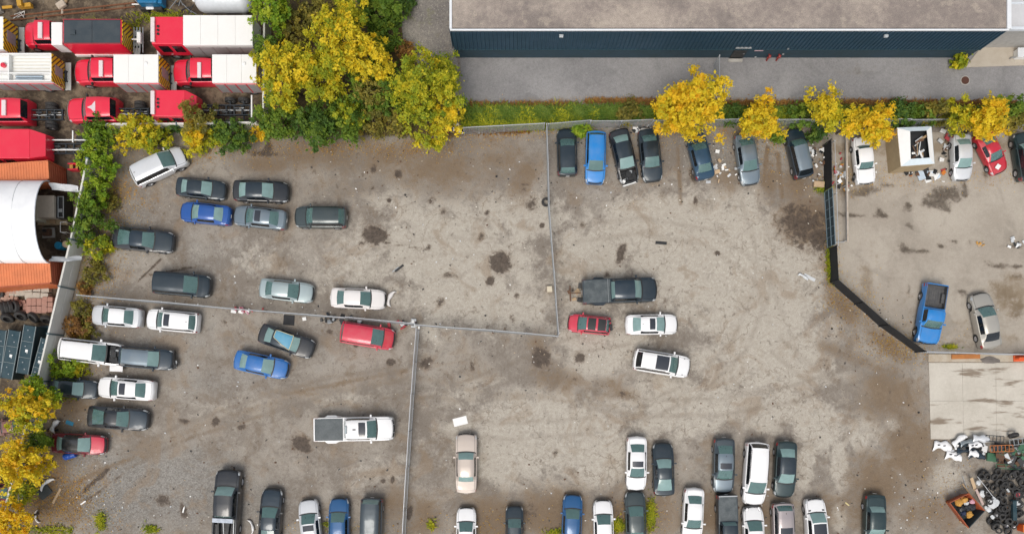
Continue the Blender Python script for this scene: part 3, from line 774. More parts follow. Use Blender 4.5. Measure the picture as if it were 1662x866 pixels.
class CarShape:
    def __init__(self, key):
        T = self.T = TYPES[key]; self.key = key
        self.S, self.wheels, self.wr_ = stations(T)
        L, W = T['L'], T['W']
        G = []
        for e in self.S:
            row = []
            half = [Vector((L / 2 - e['s'] - e['bow'] * (y / W) ** 2, y, z)) for y, z in e['p']]
            row = half + [Vector((p.x, -p.y, p.z)) for p in reversed(half[:-1])]
            G.append(row)
        self.G = G
        self.meshes = {}
        self.make()
    def zone_part(self, zone, k, i=0):
        band = k if k < 9 else 17 - k
        left = k < 9
        if zone in ('hood',) and band >= 6: return 'hood'
        if zone == 'cowl' and band >= 5: return 'cowl'
        if zone in ('ws1', 'ws2') and band >= 7: return 'windshield'
        if zone in ('rg1',) and band >= 7: return 'rear_window'
        if zone in ('ws2', 'roof') and band == 5: return 'window_l' if left else 'window_r'
        if zone == 'bp' and band == 5: return 'pillar%d%s' % (i, 'l' if left else 'r')
        if zone == 'rg1' and band == 5 and self.key in ('suv', 'minivan', 'hatch'): return 'window_l' if left else 'window_r'
        if zone in ('roof', 'bp') and band >= 6: return 'roof'
        if zone == 'deck' and band >= 6: return 'trunk_lid'
        if zone == 'bed' and band >= 5: return 'bed_cover'
        return 'body'
    def make(self):
        G, S = self.G, self.S
        parts = {}
        nJ = 19
        for i in range(len(G) - 1):
            for k in range(nJ - 1):
                parts.setdefault(self.zone_part(S[i]['zone'], k, i if i == 0 or S[i - 1]['zone'] != 'bp' else i - 1), []).append((i, k))
        for nm, cells in parts.items():
            m = MB(); idx = {}
            def vid(i, j):
                if (i, j) not in idx:
                    idx[(i, j)] = len(m.v); m.v.append(tuple(G[i][j]))
                return idx[(i, j)]
            for i, k in cells:
                m.f.append((vid(i, k), vid(i, k + 1), vid(i + 1, k + 1), vid(i + 1, k))); m.m.append(0)
            if nm == 'body':
                m.f.append(tuple(vid(0, j) for j in range(nJ - 1, -1, -1))); m.m.append(0)
                m.f.append(tuple(vid(len(G) - 1, j) for j in range(nJ))); m.m.append(0)
            if nm in ('hood', 'trunk_lid'):
                c = sum((Vector(p) for p in m.v), Vector()) / len(m.v)
                m.v = [(c.x + (p[0] - c.x) * .975, p[1] * .975, p[2] + .006) for p in m.v]
            me = m.mesh(self.key + '_' + nm, smooth=38)
            # outward normals
            bm = bmesh.new(); bm.from_mesh(me)
            bm.normal_update()
            up = sum((f.normal.z * f.calc_area() if abs(f.normal.z) > .2 else f.normal.y * (1 if f.calc_center_median().y > 0 else -1) * f.calc_area()) for f in bm.faces)
            if up < 0: bmesh.ops.reverse_faces(bm, faces=bm.faces[:])
            bm.to_mesh(me); bm.free()
            self.meshes[nm] = me
        T = self.T; L, W = T['L'], T['W']
        # underbody, interior
        m = MB(); m.box((0, 0, .32), (L - .5, W * 1.66, .30)); self.meshes['underbody'] = m.mesh('underbody')
        m = MB()
        zf = .5
        x_ws = L / 2 - T['cowl']; x_f = L / 2 - (T['wt'] + .35)
        m.box((x_ws - .22, 0, T['belt'] - .12), (.38, W * 1.5, .22))
        for sx, wide in ((x_f, None),) + (((x_f - .95, 1),) if T['rr'] - T['wt'] > 1.2 else ()) + (((x_f - 1.75, 1),) if T['rr'] - T['wt'] > 2.4 else ()):
            for y in ((-.36, .36) if wide is None else (0,)):
                w_ = .5 if wide is None else 1.2
                m.box((sx, y, zf + .08), (.5, w_, .16)); m.box((sx - .28, y, zf + .36), (.14, w_, .56), ry=-.2)
        m.box((0 - .1, 0, zf - .02), (max(1.6, T['rr'] - T['cowl'] + .3), W * 1.55, .06))
        self.meshes['interior'] = m.mesh('interior', bevel=.03)
        # wheels
        r = self.wr_; w = .21
        tyre = MB(); M = Matrix.Rotation(PI / 2, 4, 'X')
        tyre.lathe([(r * .62, -w / 2), (r * .9, -w / 2), (r * .99, -w / 2 + .03), (r, 0), (r * .99, w / 2 - .03), (r * .9, w / 2), (r * .62, w / 2)], 20, M=M, closed=True)
        self.meshes['tyre'] = tyre.mesh('tyre', smooth=40)
        rim = MB()
        rim.lathe([(r * .64, -w * .42), (r * .64, w * .42), (r * .56, w * .44), (r * .50, w * .20), (r * .16, w * .30), (0.0, w * .34)], 20, M=M)
        for k in range(5):
            a = 2 * PI * k / 5
            rim.tube((math.cos(a) * r * .14, -w * .40, math.sin(a) * r * .14), (math.cos(a) * r * .58, -w * .40, math.sin(a) * r * .58), .035, 4)
            rim.tube((math.cos(a) * r * .14, w * .40, math.sin(a) * r * .14), (math.cos(a) * r * .58, w * .40, math.sin(a) * r * .58), .035, 4)
        self.meshes['rim'] = rim.mesh('rim', smooth=40)
        # mirror
        mi = MB(); mi.box((0, 0, 0), (.13, .20, .13)); mi.box((.01, -.12, -.03), (.05, .10, .04))
        self.meshes['mirror'] = mi.mesh('mirror', bevel=.025, seg=2)
        # lamps
        big = self.key in ('pickup', 'truckcab', 'suv', 'minivan', 'regularcab')
        self.meshes['headlight'] = self.patch(.015 if big else .02, .40 if not big else .30, 3.1, 5.3, 5, 3, .008, 'headlight')
        Ls = T['L']
        self.meshes['taillight'] = self.patch(Ls - (.34 if not big else .30), Ls - .015, 2.3 if big else 2.5, 4.7 if not big else 5.0, 5, 3, .008, 'taillight')
        self.meshes['sunroof'] = self.patch(T['wt'] + .12, T['wt'] + .62, 7.35, 10.65, 3, 7, .008, 'sunroof')
        if self.key in ('suv', 'minivan', 'hatch'):
            self.meshes['panorama_roof'] = self.patch(T['wt'] + .1, T['wt'] + 1.15, 7.2, 10.8, 5, 7, .008, 'panorama_roof')
        self.meshes['grille'] = self.patch(.004, .10, 6.1, 11.9, 3, 9, .006, 'grille')
        ant = MB(); ant.hexa([(-.1, -.02, 0), (.1, -.004, 0), (.1, .004, 0), (-.1, .02, 0)], [(-.1, -.01, .06), (-.04, -.004, .06), (-.04, .004, .06), (-.1, .01, .06)])
        self.meshes['antenna_fin'] = ant.mesh('antenna_fin')
        lp = MB(); lp.box((0, 0, 0), (.015, .32, .14)); self.meshes['licence_plate'] = lp.mesh('licence_plate', bevel=.004)
        if T['H'] > 1.45 and not T.get('cab'):
            rl = MB()
            pts = [self.surf(s, 6.25) + Vector((0, 0, .05)) for s in np.linspace(T['wt'] + .25, T['rr'] - .15, 6)]
            rl.path(pts, .02, 5)
            for p in (pts[0], pts[-1], pts[2]): rl.tube(p, p - Vector((0, 0, .07)), .02, 4)
            self.meshes['roof_rail'] = rl.mesh('roof_rail', smooth=50)
        wp = MB()
        for y0, y1 in ((.55, -.05), (-.08, -.62)):
            a = self.surf(T['cowl'] + .02, 9); xx = a.x
            wp.tube((xx - .04, y0 * W, a.z + .0), (xx - .10, y1 * W, a.z + .04), .009, 4)
        self.meshes['wiper'] = wp.mesh('wiper')
        if T.get('bed'):
            x1, x0 = L / 2 - (T['rb'] + .10), -L / 2 + .11
            W2 = W * .86; z1, z0 = T['zd'] - .02, .72
            m = MB()
            m.add([(x0, -W2, z0), (x1, -W2, z0), (x1, W2, z0), (x0, W2, z0), (x0, -W2, z1), (x1, -W2, z1), (x1, W2, z1), (x0, W2, z1)],
                  [(0, 1, 2, 3), (0, 4, 5, 1), (1, 5, 6, 2), (2, 6, 7, 3), (3, 7, 4, 0)])
            wo = W * .955
            for sy in (-1, 1):
                q = [(x0, sy * W2, z1), (x1, sy * W2, z1), (x1, sy * wo, z1 + .012), (x0, sy * wo, z1 + .012)]
                m.add(q, [(0, 1, 2, 3)] if sy > 0 else [(3, 2, 1, 0)])
                m.box(((L / 2 - (L - T['rx'])) , sy * (W2 - .13), z0 + .12), (.8, .26, .24))
            for k in range(7):
                m.box(((x0 + x1) / 2, -W2 + .25 + k * (2 * W2 - .5) / 6, z0 + .012), (x1 - x0 - .1, .05, .02))
            self.meshes['cargo_bed'] = m.mesh('cargo_bed')
    def surf(self, s, v):
        """point on the skin at s metres behind the nose and profile coordinate v (0 left sill .. 9 centre .. 18 right sill)"""
        S, G = self.S, self.G
        i = 0
        while i < len(S) - 2 and S[i + 1]['s'] < s: i += 1
        t = min(1, max(0, (s - S[i]['s']) / max(1e-6, S[i + 1]['s'] - S[i]['s'])))
        j = min(17, int(v)); u = v - j
        a = G[i][j].lerp(G[i][j + 1], u); b = G[i + 1][j].lerp(G[i + 1][j + 1], u)
        return a.lerp(b, t)
    def patch(self, s0, s1, v0, v1, n, k, off, name):
        P = [[self.surf(s, v) for v in np.linspace(v0, v1, k)] for s in np.linspace(s0, s1, n)]
        Q = []
        for i in range(n):
            row = []
            for j in range(k):
                a = P[min(i + 1, n - 1)][j] - P[max(i - 1, 0)][j]; b = P[i][min(j + 1, k - 1)] - P[i][max(j - 1, 0)]
                nn = a.cross(b).normalized() if a.length > 1e-6 and b.length > 1e-6 else Vector((0, 0, 1))
                c = P[i][j] - Vector((0, 0, .5))
                if nn.dot(c) < 0: nn = -nn
                row.append(P[i][j] + nn * off)
            Q.append(row)
        m = MB(); m.grid(Q)
        me = m.mesh(self.key + '_' + name, smooth=60)
        return me

SHAPES = {}
def shape(key):
    if key not in SHAPES: SHAPES[key] = CarShape(key)
    return SHAPES[key]

PAINTS = {
 'black': paint('black_paint', (0.007, 0.011, 0.017), 0.0, .3, dust=.05), 'darkgrey': paint('dark_grey_paint', (0.038, 0.056, 0.070), .35, dust=.05), 'charcoal': paint('charcoal_paint', (0.014, 0.028, 0.040), .3, dust=.05),
 'navy': paint('navy_paint', (0.010, 0.026, 0.042), .25, dust=.05), 'blue': paint('blue_paint', (0.005, 0.125, 0.40), .1), 'deepblue': paint('deep_blue_paint', (0.006, 0.075, 0.31), .1, dust=.05), 'midblue': paint('mid_blue_paint', (0.006, 0.080, 0.22), .15, dust=.05),
 'azure': paint('azure_paint', (0.005, 0.20, 0.56), .05), 'steelblue': paint('steel_blue_paint', (0.018, 0.062, 0.115), .3, dust=.05), 'silver': paint('silver_paint', (0.64, 0.66, 0.68), .25), 'greysilver': paint('grey_silver_paint', (0.24, 0.28, 0.30), .5),
 'bluegrey': paint('blue_grey_paint', (0.16, 0.21, 0.25), .4), 'paleteal': paint('pale_teal_paint', (0.36, 0.44, 0.45), .4), 'white': paint('white_paint', (0.80, 0.80, 0.80), 0, dust=.10), 'cream': paint('warm_white_paint', (0.73, 0.70, 0.68), 0, dust=.12),
 'tan': paint('tan_paint', (0.50, 0.43, 0.375), .2), 'red': paint('red_paint', (0.50, 0.010, 0.030), 0.05), 'crimson': paint('crimson_paint', (0.55, 0.020, 0.055), 0.05), 'maroon': paint('maroon_paint', (0.16, 0.006, 0.016), .2, dust=.05),
 'green': paint('dark_green_paint', (0.014, 0.036, 0.040), .3, dust=.05), 'mauve': paint('mauve_silver_paint', (0.36, 0.32, 0.325), .4), 'olivegrey': paint('olive_grey_paint', (0.040, 0.058, 0.062), .3, dust=.05), 'champagne': paint('champagne_paint', (0.42, 0.40, 0.355), .4),
}

def car(key, front, rear, col, label, cat='car', group=None, zref=.55, roof=None, hood=None, sunroof=None, rails=False, no_hood=False, fin=False, open_bed=False, mirrors=True, rear_dark=False, wide=1.0, name='parked_car', lights=True, plate=True):
    sh = shape(key); T = sh.T
    f, r = at(*front, zref), at(*rear, zref)
    c = (f + r) / 2; d = f - r
    rz = math.atan2(d.y, d.x)
    root = thing(name, label, cat, (c.x, c.y, 0.022 if front[0] > 1350 and front[1] < 580 else 0.004), rz, group)
    k = d.length / T['L']
    rv = random.Random(sum(ord(ch) * (i_ + 3) for i_, ch in enumerate(label)))
    root.scale = (k, (0.5 + 0.5 * k) * wide * rv.uniform(.97, 1.02), (0.6 + 0.4 * k) * rv.uniform(.95, 1.05))
    GL_ = M_GLASS_L if rv.random() < (.6 if col in ('black', 'charcoal', 'darkgrey', 'olivegrey', 'green', 'blue', 'midblue', 'deepblue', 'steelblue', 'paleteal') else .2) else M_GLASS
    P = PAINTS[col] if isinstance(col, str) else col
    Mh = sh.meshes
    link('body', Mh['body'], P, root)
    if not no_hood: link('hood', Mh['hood'], PAINTS[hood] if hood else P, root)
    rf = link('roof', Mh['roof'], (PAINTS[roof] if roof else P), root)
    link('cowl', Mh['cowl'], M_TRIM, root)
    link('windshield', Mh['windshield'], GL_, root)
    if 'rear_window' in Mh: link('rear_window', Mh['rear_window'], M_GLASS_D if rear_dark else GL_, root)
    for w in ('window_l', 'window_r'):
        if w in Mh: link('side_window', Mh[w], M_GLASS_D, root)
    for w in Mh:
        if w.startswith('pillar'): link('door_pillar', Mh[w], M_TRIM, root)
    if 'trunk_lid' in Mh: link('trunk_lid', Mh['trunk_lid'], P, root)
    if T.get('bed'):
        if open_bed: link('cargo_bed', Mh['cargo_bed'], [mat('bed_liner', (0.06, 0.062, 0.066), .7, dirt=.5, dirt_col=(.16, .15, .14))], root)
        else: link('bed_cover', Mh['bed_cover'], mat('tonneau_vinyl', (0.042, 0.056, 0.062), .45, dirt=.7, dirt_col=(.125, .14, .145), scale=1.6), root)
    link('underbody', Mh['underbody'], M_UNDER, root)
    link('interior', Mh['interior'], M_SEAT, root)
    for s in sh.wheels:
        for sy in (-1, 1):
            o = link('wheel', Mh['tyre'], M_RUBBER, root)
            o.location = (T['L'] / 2 - s, sy * (T['W'] - .12), sh.wr_)
            link('rim', Mh['rim'], M_RIM, o)
    if lights:
        for nm, M_ in (('headlight', M_HEAD),) + ((('taillight', M_TAIL),) if not T.get('cab') else ()):
            for sy in (1, -1):
                o = link(nm, Mh[nm], M_, root); o.scale = (1, sy, 1)
        link('grille', Mh['grille'], M_TRIM, root)
    if mirrors:
        for sy in (1, -1):
            o = link('mirror', Mh['mirror'], P, root)
            o.location = (T['L'] / 2 - T['cowl'] - .42, sy * (T['W'] + .07), T['belt'] + .06); o.scale = (1, sy, 1)
    link('wiper', Mh['wiper'], M_TRIM, root)
    if sunroof == 'pano' and 'panorama_roof' in Mh: link('sunroof', Mh['panorama_roof'], M_SUNROOF, root)
    elif sunroof: link('sunroof', Mh['sunroof'], M_SUNROOF, root)
    if rails and 'roof_rail' in Mh:
        for sy in (1, -1):
            o = link('roof_rail', Mh['roof_rail'], M_TRIM, root); o.scale = (1, sy, 1)
    if fin:
        o = link('antenna_fin', Mh['antenna_fin'], M_TRIM, root)
        o.location = (T['L'] / 2 - T['rr'] + .25, 0, T['H'] - .045)
    if plate and not T.get('cab'):
        o = link('licence_plate', Mh['licence_plate'], M_WHITE, root)
        o.location = (-T['L'] / 2 - .004, 0, .72 if T['zd'] > .98 else .6)
    if no_hood:
        m = MB(); rr_ = random.Random(len(label))
        xa, xb = T['L'] / 2 - .25, T['L'] / 2 - T['cowl'] + .1
        m.box(((xa + xb) / 2, 0, T['zh0'] - .12), (xa - xb, T['W'] * 1.4, .08))
        for q in range(18):
            m.box((rr_.uniform(xb + .12, xa - .1), rr_.uniform(-.55, .55), T['zh0'] - rr_.uniform(0, .12)), (rr_.uniform(.1, .35), rr_.uniform(.1, .4), rr_.uniform(.1, .28)), rz=rr_.uniform(-.3, .3), m=1 if q % 5 == 0 else 0)
        m.box(((xa + xb) / 2 - .05, 0, T['zh0'] + .02), (.42, .5, .14))
        m.build('engine', [M_TRIM, M_STEEL], root, bevel=.02)
    return root
def add_patch(root, key, nm, s0, s1, v0, v1, material):
    sh = shape(key)
    return link(nm, sh.patch(s0, s1, v0, v1, 4, 6, .010, nm), material, root)

# ---- left half of the lot
G1 = 'cars parked on the left half of the lot'
car('minivan', (302, 251), (219, 291), 'silver', 'silver minivan parked at a slant beneath the hedge by the top left corner', 'minivan', G1, fin=True)
car('sedan', (368, 311), (287, 303), 'charcoal', 'dark grey sedan directly above the bright blue sedan on the left', 'sedan', G1)
car('sedan', (470, 313), (379, 310), 'black', 'black sedan in front of the dark grey sedan in the upper left row', 'sedan', G1, roof='charcoal')
car('sedan', (293, 343), (377, 352), 'deepblue', 'deep blue sedan nose to the left, below the dark grey sedan', 'sedan', G1)
car('sedan', (379, 349), (467, 359), 'bluegrey', 'blue grey sedan with sunroof right of the deep blue sedan', 'sedan', G1, sunroof=True)
car('suv', (479, 353), (564, 354), 'olivegrey', 'dark olive grey SUV alone right of the blue grey sedan', 'SUV', G1, rails=False, fin=True)
car('coupe', (284, 395), (185, 385), 'black', 'long black sedan closest to the hedge and concrete wall', 'sedan', G1, hood='charcoal', roof='navy')
car('minivan', (344, 466), (251, 458), 'charcoal', 'dark grey minivan just above the left end of the dividing fence', 'minivan', G1)
car('sedan', (510, 477), (422, 467), 'paleteal', 'pale teal silver sedan between the dark minivan and the white sedan', 'sedan', G1)
c10 = car('sedan', (627, 487), (537, 483), 'cream', 'off white sedan with its front bumper torn off, above the fence', 'sedan', G1)
car('sedan', (149, 510), (233, 517), 'silver', 'silver white sedan nearest the concrete wall just under the fence', 'sedan', G1, roof='white')
car('suv', (239, 517), (325, 525), 'white', 'white SUV with a small sunroof and red tail lamps under the fence', 'SUV', G1, sunroof=True, rear_dark=False, fin=True)
c13 = car('suv', (204, 577), (100, 565), 'white', 'long white SUV with roof rails and its hood missing', 'SUV', G1, rails=True, no_hood=True)
c14 = car('suv', (284, 585), (197, 577), 'navy', 'dark blue SUV with a wrecked front behind the white hoodless SUV', 'SUV', G1, roof='bluegrey', rails=True)
car('sedan', (160, 633), (82, 626), 'charcoal', 'dark sedan half hidden under the green bush by the wall', 'sedan', G1)
car('sedan', (159, 627), (254, 634), 'white', 'white sedan with sunroof nose to nose with the dark sedan by the wall', 'sedan', G1, sunroof=True)
car('coupe', (243, 682), (144, 674), 'black', 'black sedan parked between the white sunroof sedan and the dark red sedan', 'sedan', G1, hood='navy')
car('sedan', (174, 722), (86, 717), 'maroon', 'dark red sedan with a bright red hood and black roof beside the blue barrel', 'sedan', G1, roof='black', hood='crimson')
c19 = car('sedan', (510, 569), (422, 538), 'black', 'black sedan with a blue tarp on its roof, parked at a slant', 'sedan', G1, roof='charcoal')
car('sedan', (469, 601), (382, 582), 'blue', 'bright blue sedan below the tarp covered black sedan', 'sedan', G1)
c21 = car('minivan', (641, 552), (554, 538), 'crimson', 'red minivan parked along the lower side of the dividing fence', 'minivan', G1, hood='red')
c22 = car('pickup', (642, 694), (513, 696), 'white', 'white crew cab pickup with a dark bed cover left of the lower fence', 'pickup truck', G1, sunroof=True)
# ---- middle right
G2 = 'cars standing free in the middle of the lot'
c23 = car('pickup', (1065, 470), (944, 475), 'charcoal', 'dark grey pickup with a covered bed and a tow bar behind', 'pickup truck', G2, roof='navy')
c24 = car('hatch', (921, 523), (991, 530), 'crimson', 'small red open top car with a black roof panel by the fence corner', 'car', G2, wide=.95)
car('sedan', (1100, 526), (1014, 527), 'white', 'white sedan with sunroof right of the small red open car', 'sedan', G2, sunroof=True, fin=True)
c26 = car('suv', (1119, 597), (1027, 582), 'white', 'white SUV with a big dark panoramic roof standing below the white sedan', 'SUV', G2, sunroof='pano', rails=True, rear_dark=True)
# ---- upper row against the hedge
G3 = 'cars backed up in the top row along the grass'
car('hatch', (919, 209), (921, 287), 'charcoal', 'dark grey hatchback first in the top row beside the fence', 'hatchback', G3)
car('suv', (965, 300), (967, 215), 'azure', 'bright blue wagon second in the top row', 'wagon', G3, wide=.94)
c29 = car('sedan', (1023, 298), (1002, 211), 'black', 'black sedan with a smashed open front in the top row', 'sedan', G3, no_hood=True, roof='charcoal')
car('sedan', (1060, 296), (1050, 210), 'charcoal', 'dark grey sedan right of the smashed black sedan in the top row', 'sedan', G3)
car('sedan', (1126, 213), (1145, 292), 'steelblue', 'dark blue sedan under the large yellow tree in the top row', 'sedan', G3)
car('sedan', (1219, 301), (1205, 217), 'bluegrey', 'blue grey sedan under the second yellow tree in the top row', 'sedan', G3)
car('suv', (1285, 210), (1304, 290), 'navy', 'dark blue wagon last in the top row before the black fence', 'wagon', G3, roof='bluegrey', rear_dark=True, wide=.92)
# ---- neighbouring lot
G4 = 'cars in the lot behind the black fence'
car('boxsedan', (1405, 300), (1396, 222), 'white', 'old boxy white sedan under the yellow tree behind the black fence', 'sedan', G4)
car('sedan', (1561, 294), (1557, 218), 'silver', 'light silver sedan right of the open box body', 'sedan', G4)
c37 = car('coupe', (1624, 281), (1590, 214), 'red', 'red coupe at a slant right of the light silver sedan', 'coupe', G4)
car('suv', (1656, 216), (1668, 294), 'green', 'dark green car cut by the right edge beside the red coupe', 'car', G4)
car('regularcab', (1501, 559), (1516, 462), 'azure', 'bright blue pickup with an open bed behind the black fence', 'pickup truck', G4, open_bed=True)
car('sedan', (1588, 475), (1606, 566), 'champagne', 'silver beige sedan right of the bright blue pickup', 'sedan', G4, rear_dark=True)
# ---- lower rows
G5 = 'cars in the rows along the lower edge'
car('boxsedan', (757, 702), (757, 800), 'tan', 'old tan sedan with a long hood below the white sheet', 'sedan', G5, lights=True)
c42 = car('pickup', (374, 760), (368, 884), 'black', 'black pickup with a pale rack behind its cab at the bottom left', 'pickup truck', G5, open_bed=True)
car('coupe', (443, 791), (437, 890), 'black', 'black sedan right of the black pickup at the bottom edge', 'sedan', G5, hood='navy', roof='charcoal')
car('sedan', (500, 809), (510, 896), 'silver', 'silver white sedan with sunroof at the bottom edge, left of the blue one', 'sedan', G5, sunroof=True)
car('sedan', (551, 807), (551, 893), 'midblue', 'dark blue sedan at the bottom edge between the silver sedan and grey minivan', 'sedan', G5)
car('minivan', (602, 897), (605, 806), 'darkgrey', 'dark grey minivan at the bottom edge beside the lower fence', 'minivan', G5)
car('sedan', (757, 822), (757, 908), 'white', 'white sedan at the bottom edge below the old tan sedan', 'sedan', G5)
car('suv', (835, 819), (835, 902), 'charcoal', 'dark small SUV alone at the bottom edge, left of the blue sedan', 'SUV', G5, wide=.9)
car('sedan', (930, 801), (926, 888), 'midblue', 'blue sedan at the bottom edge left of a white sedan', 'sedan', G5)
car('sedan', (978, 810), (980, 897), 'white', 'white sedan at the bottom edge right of the blue sedan', 'sedan', G5)
car('sedan', (1030, 796), (1032, 885), 'olivegrey', 'dark olive sedan with a damaged nose beside a strip of grass', 'sedan', G5)
car('sedan', (1032, 796), (1033, 707), 'white', 'white sedan with sunroof right of the bare middle of the lot, above the olive sedan', 'sedan', G5, sunroof=True)
car('coupe', (1075, 717), (1077, 804), 'charcoal', 'charcoal sedan right of the white sunroof sedan', 'sedan', G5)
car('sedan', (1173, 800), (1174, 709), 'darkgrey', 'grey sedan with sunroof and red tail lamp left of the white SUV', 'sedan', G5, sunroof=True, roof='bluegrey', hood='bluegrey', fin=True)
car('minivan', (1221, 819), (1228, 716), 'white', 'big white SUV with black roof rails in the lower right row', 'SUV', G5, rails=True, rear_dark=True, wide=.97)
car('sedan', (1271, 807), (1275, 714), 'green', 'dark green sedan right of the big white SUV', 'sedan', G5, fin=True, roof='charcoal')
car('sedan', (1122, 878), (1126, 790), 'white', 'white sedan showing its tail at the bottom edge left of the grey pickup', 'sedan', G5)
c58 = car('pickup', (1180, 912), (1177, 801), 'charcoal', 'dark grey pickup with flat bed cover at the bottom edge', 'pickup truck', G5, wide=.86)
c59 = car('sedan', (1221, 820), (1223, 908), 'white', 'white sedan with a crumpled nose below the big white SUV', 'sedan', G5)
car('hatch', (1272, 902), (1269, 814), 'mauve', 'mauve grey hatchback below the dark green sedan', 'hatchback', G5, sunroof=True, fin=True, rails=True)
c61 = car('suv', (1320, 807), (1326, 900), 'white', 'white SUV with two black hood vents at the bottom edge', 'SUV', G5, sunroof='pano', wide=.95)
car('boxsedan', (1417, 896), (1419, 800), 'green', 'dark green old sedan alone at the bottom right', 'sedan', G5, roof='green')

# details that belong to single vehicles
add_patch(c26, 'suv', 'hood_vent', .50, .62, 6.4, 7.0, M_TRIM); add_patch(c26, 'suv', 'hood_vent', .50, .62, 11.0, 11.6, M_TRIM)
add_patch(c61, 'suv', 'hood_vent', .84, .96, 6.5, 7.5, M_TRIM); add_patch(c61, 'suv', 'hood_vent', .84, .96, 10.5, 11.5, M_TRIM)
add_patch(c24, 'hatch', 'roof_panel', 1.95, 2.75, 7.05, 10.95, M_TRIM); add_patch(c24, 'hatch', 'rear_roof_opening', 2.95, 3.75, 7.05, 10.95, M_TRIM)
def bits(root, name, boxes, mats, bevel=.01):
    m = MB()
    for b in boxes: m.box(*b)
    return m.build(name, mats, root, bevel=bevel)
# red open car: spare wheel and torn seats at the tail
bits(c24, 'spare_wheel', [((-2.15, .1, .9), (.28, .62, .62), .2), ((-1.95, -.45, 1.1), (.3, .2, .2), .5), ((-1.9, .55, 1.0), (.25, .2, .3), 1.0)], [M_TRIM], .05)
# white SUV without hood: loose front panel
bits(c13, 'loose_fender', [((1.75, -1.12, .45), (.95, .5, .05), .06)], [PAINTS['white']])
# dark blue SUV: ripped front end
bits(c14, 'bumper_remains', [((2.25, .2, .6), (.22, 1.2, .3), .15), ((2.4, -.45, .5), (.3, .4, .25), -.3), ((2.1, .75, .55), (.4, .3, .3), .4), ((2.42, -.3, .55), (.26, .66, .06), .05, 1)], [M_TRIM, M_STEEL])
# white pickup: rear window strip, flared fenders, seats of stain on the cover
for c_, k_ in ((c22, 'pickup'), (c23, 'pickup')):
    for sy in (1, -1):
        m = MB(); m.hexa([(-2.3, sy * .98, .5), (-.95, sy * .98, .5), (-.95, sy * 1.0, .5), (-2.3, sy * 1.0, .5)] if sy > 0 else [(-2.3, sy * 1.0, .5), (-.95, sy * 1.0, .5), (-.95, sy * .98, .5), (-2.3, sy * .98, .5)],
                         [(-2.15, .95 * sy, 1.2), (-1.1, .95 * sy, 1.2), (-1.35, sy * 1.15, 1.02), (-1.95, sy * 1.15, 1.02)] if sy > 0 else [(-1.95, sy * 1.15, 1.02), (-1.35, sy * 1.15, 1.02), (-1.1, .95 * sy, 1.2), (-2.15, .95 * sy, 1.2)])
        m.build('fender_flare', PAINTS['white' if c_ is c22 else 'charcoal'], c_, bevel=.03)
m = MB(); m.box((-3.35, 0, .5), (.95, .08, .08)); m.box((-3.82, 0, .5), (.10, 1.28, .12)); m.box((-3.9, .12, .56), (.26, .3, .10), .4)
m.build('tow_bar', mat('rusty_steel', (.12, .075, .05), .8, .3, dirt=.6, dirt_col=(.2, .09, .04)), c23, bevel=.01)
for y in (-.95, .95):
    bits(c23, 'bed_rail', [((-.55, 0, 1.30), (.10, 1.7, .05), 0)] if y < 0 else [((-.95, 0, 1.30), (.03, 1.9, .03), 0)], [M_STEEL])
# black pickup bottom left: rack and bed clutter
bits(c42, 'headache_rack', [((-.85, 0, 1.62), (.32, 1.62, .07), 0)], [mat('pale_rack', (.36, .40, .46), .5, .3)])
bits(c42, 'bed_clutter', [((-1.7, .5, 1.0), (1.3, .12, .3), .05), ((-1.6, -.2, .95), (1.1, .25, .3), -.1), ((-1.6, -.7, 1.05), (1.6, .08, .1), .02, 1), ((-1.5, .1, 1.1), (1.4, .07, .07), .1, 1)], [M_TRIM, M_STEEL])
# dark pickup: pale bed end and glass behind the cab
bits(c58, 'tailgate_cap', [((-2.86, 0, 1.30), (.10, 1.86, .05), 0)], [M_STEEL])
bits(c22, 'roof_marker', [((.15, 0, 1.86), (.22, .10, .03), 0), ((-.45, 0, 1.87), (.16, .62, .03), 0, 1)], [M_TRIM, PAINTS['greysilver']])
# smashed black sedan: hanging white bumper
bits(c29, 'crumpled_bumper', [((2.38, .0, .5), (.14, 1.4, .16), .08, 1), ((2.2, .5, .62), (.5, .12, .1), .5), ((1.9, -.3, .86), (.9, .08, .05), .3), ((1.6, .35, .88), (.7, .06, .05), -.6), ((2.1, -.55, .7), (.3, .25, .2), .7, 1)], [M_TRIM, M_WHITE], .02)
bits(c59, 'crumpled_bumper', [((2.3, .1, .62), (.25, 1.3, .14), .15), ((2.1, -.5, .76), (.4, .2, .08), .5, 1), ((2.05, .55, .74), (.35, .25, .08), -.6, 1)], [M_TRIM, PAINTS['white']], .02)
bits(c37, 'loose_hood_sheet', [((1.65, -.25, .98), (.42, .5, .03), .5)], [M_WHITE])
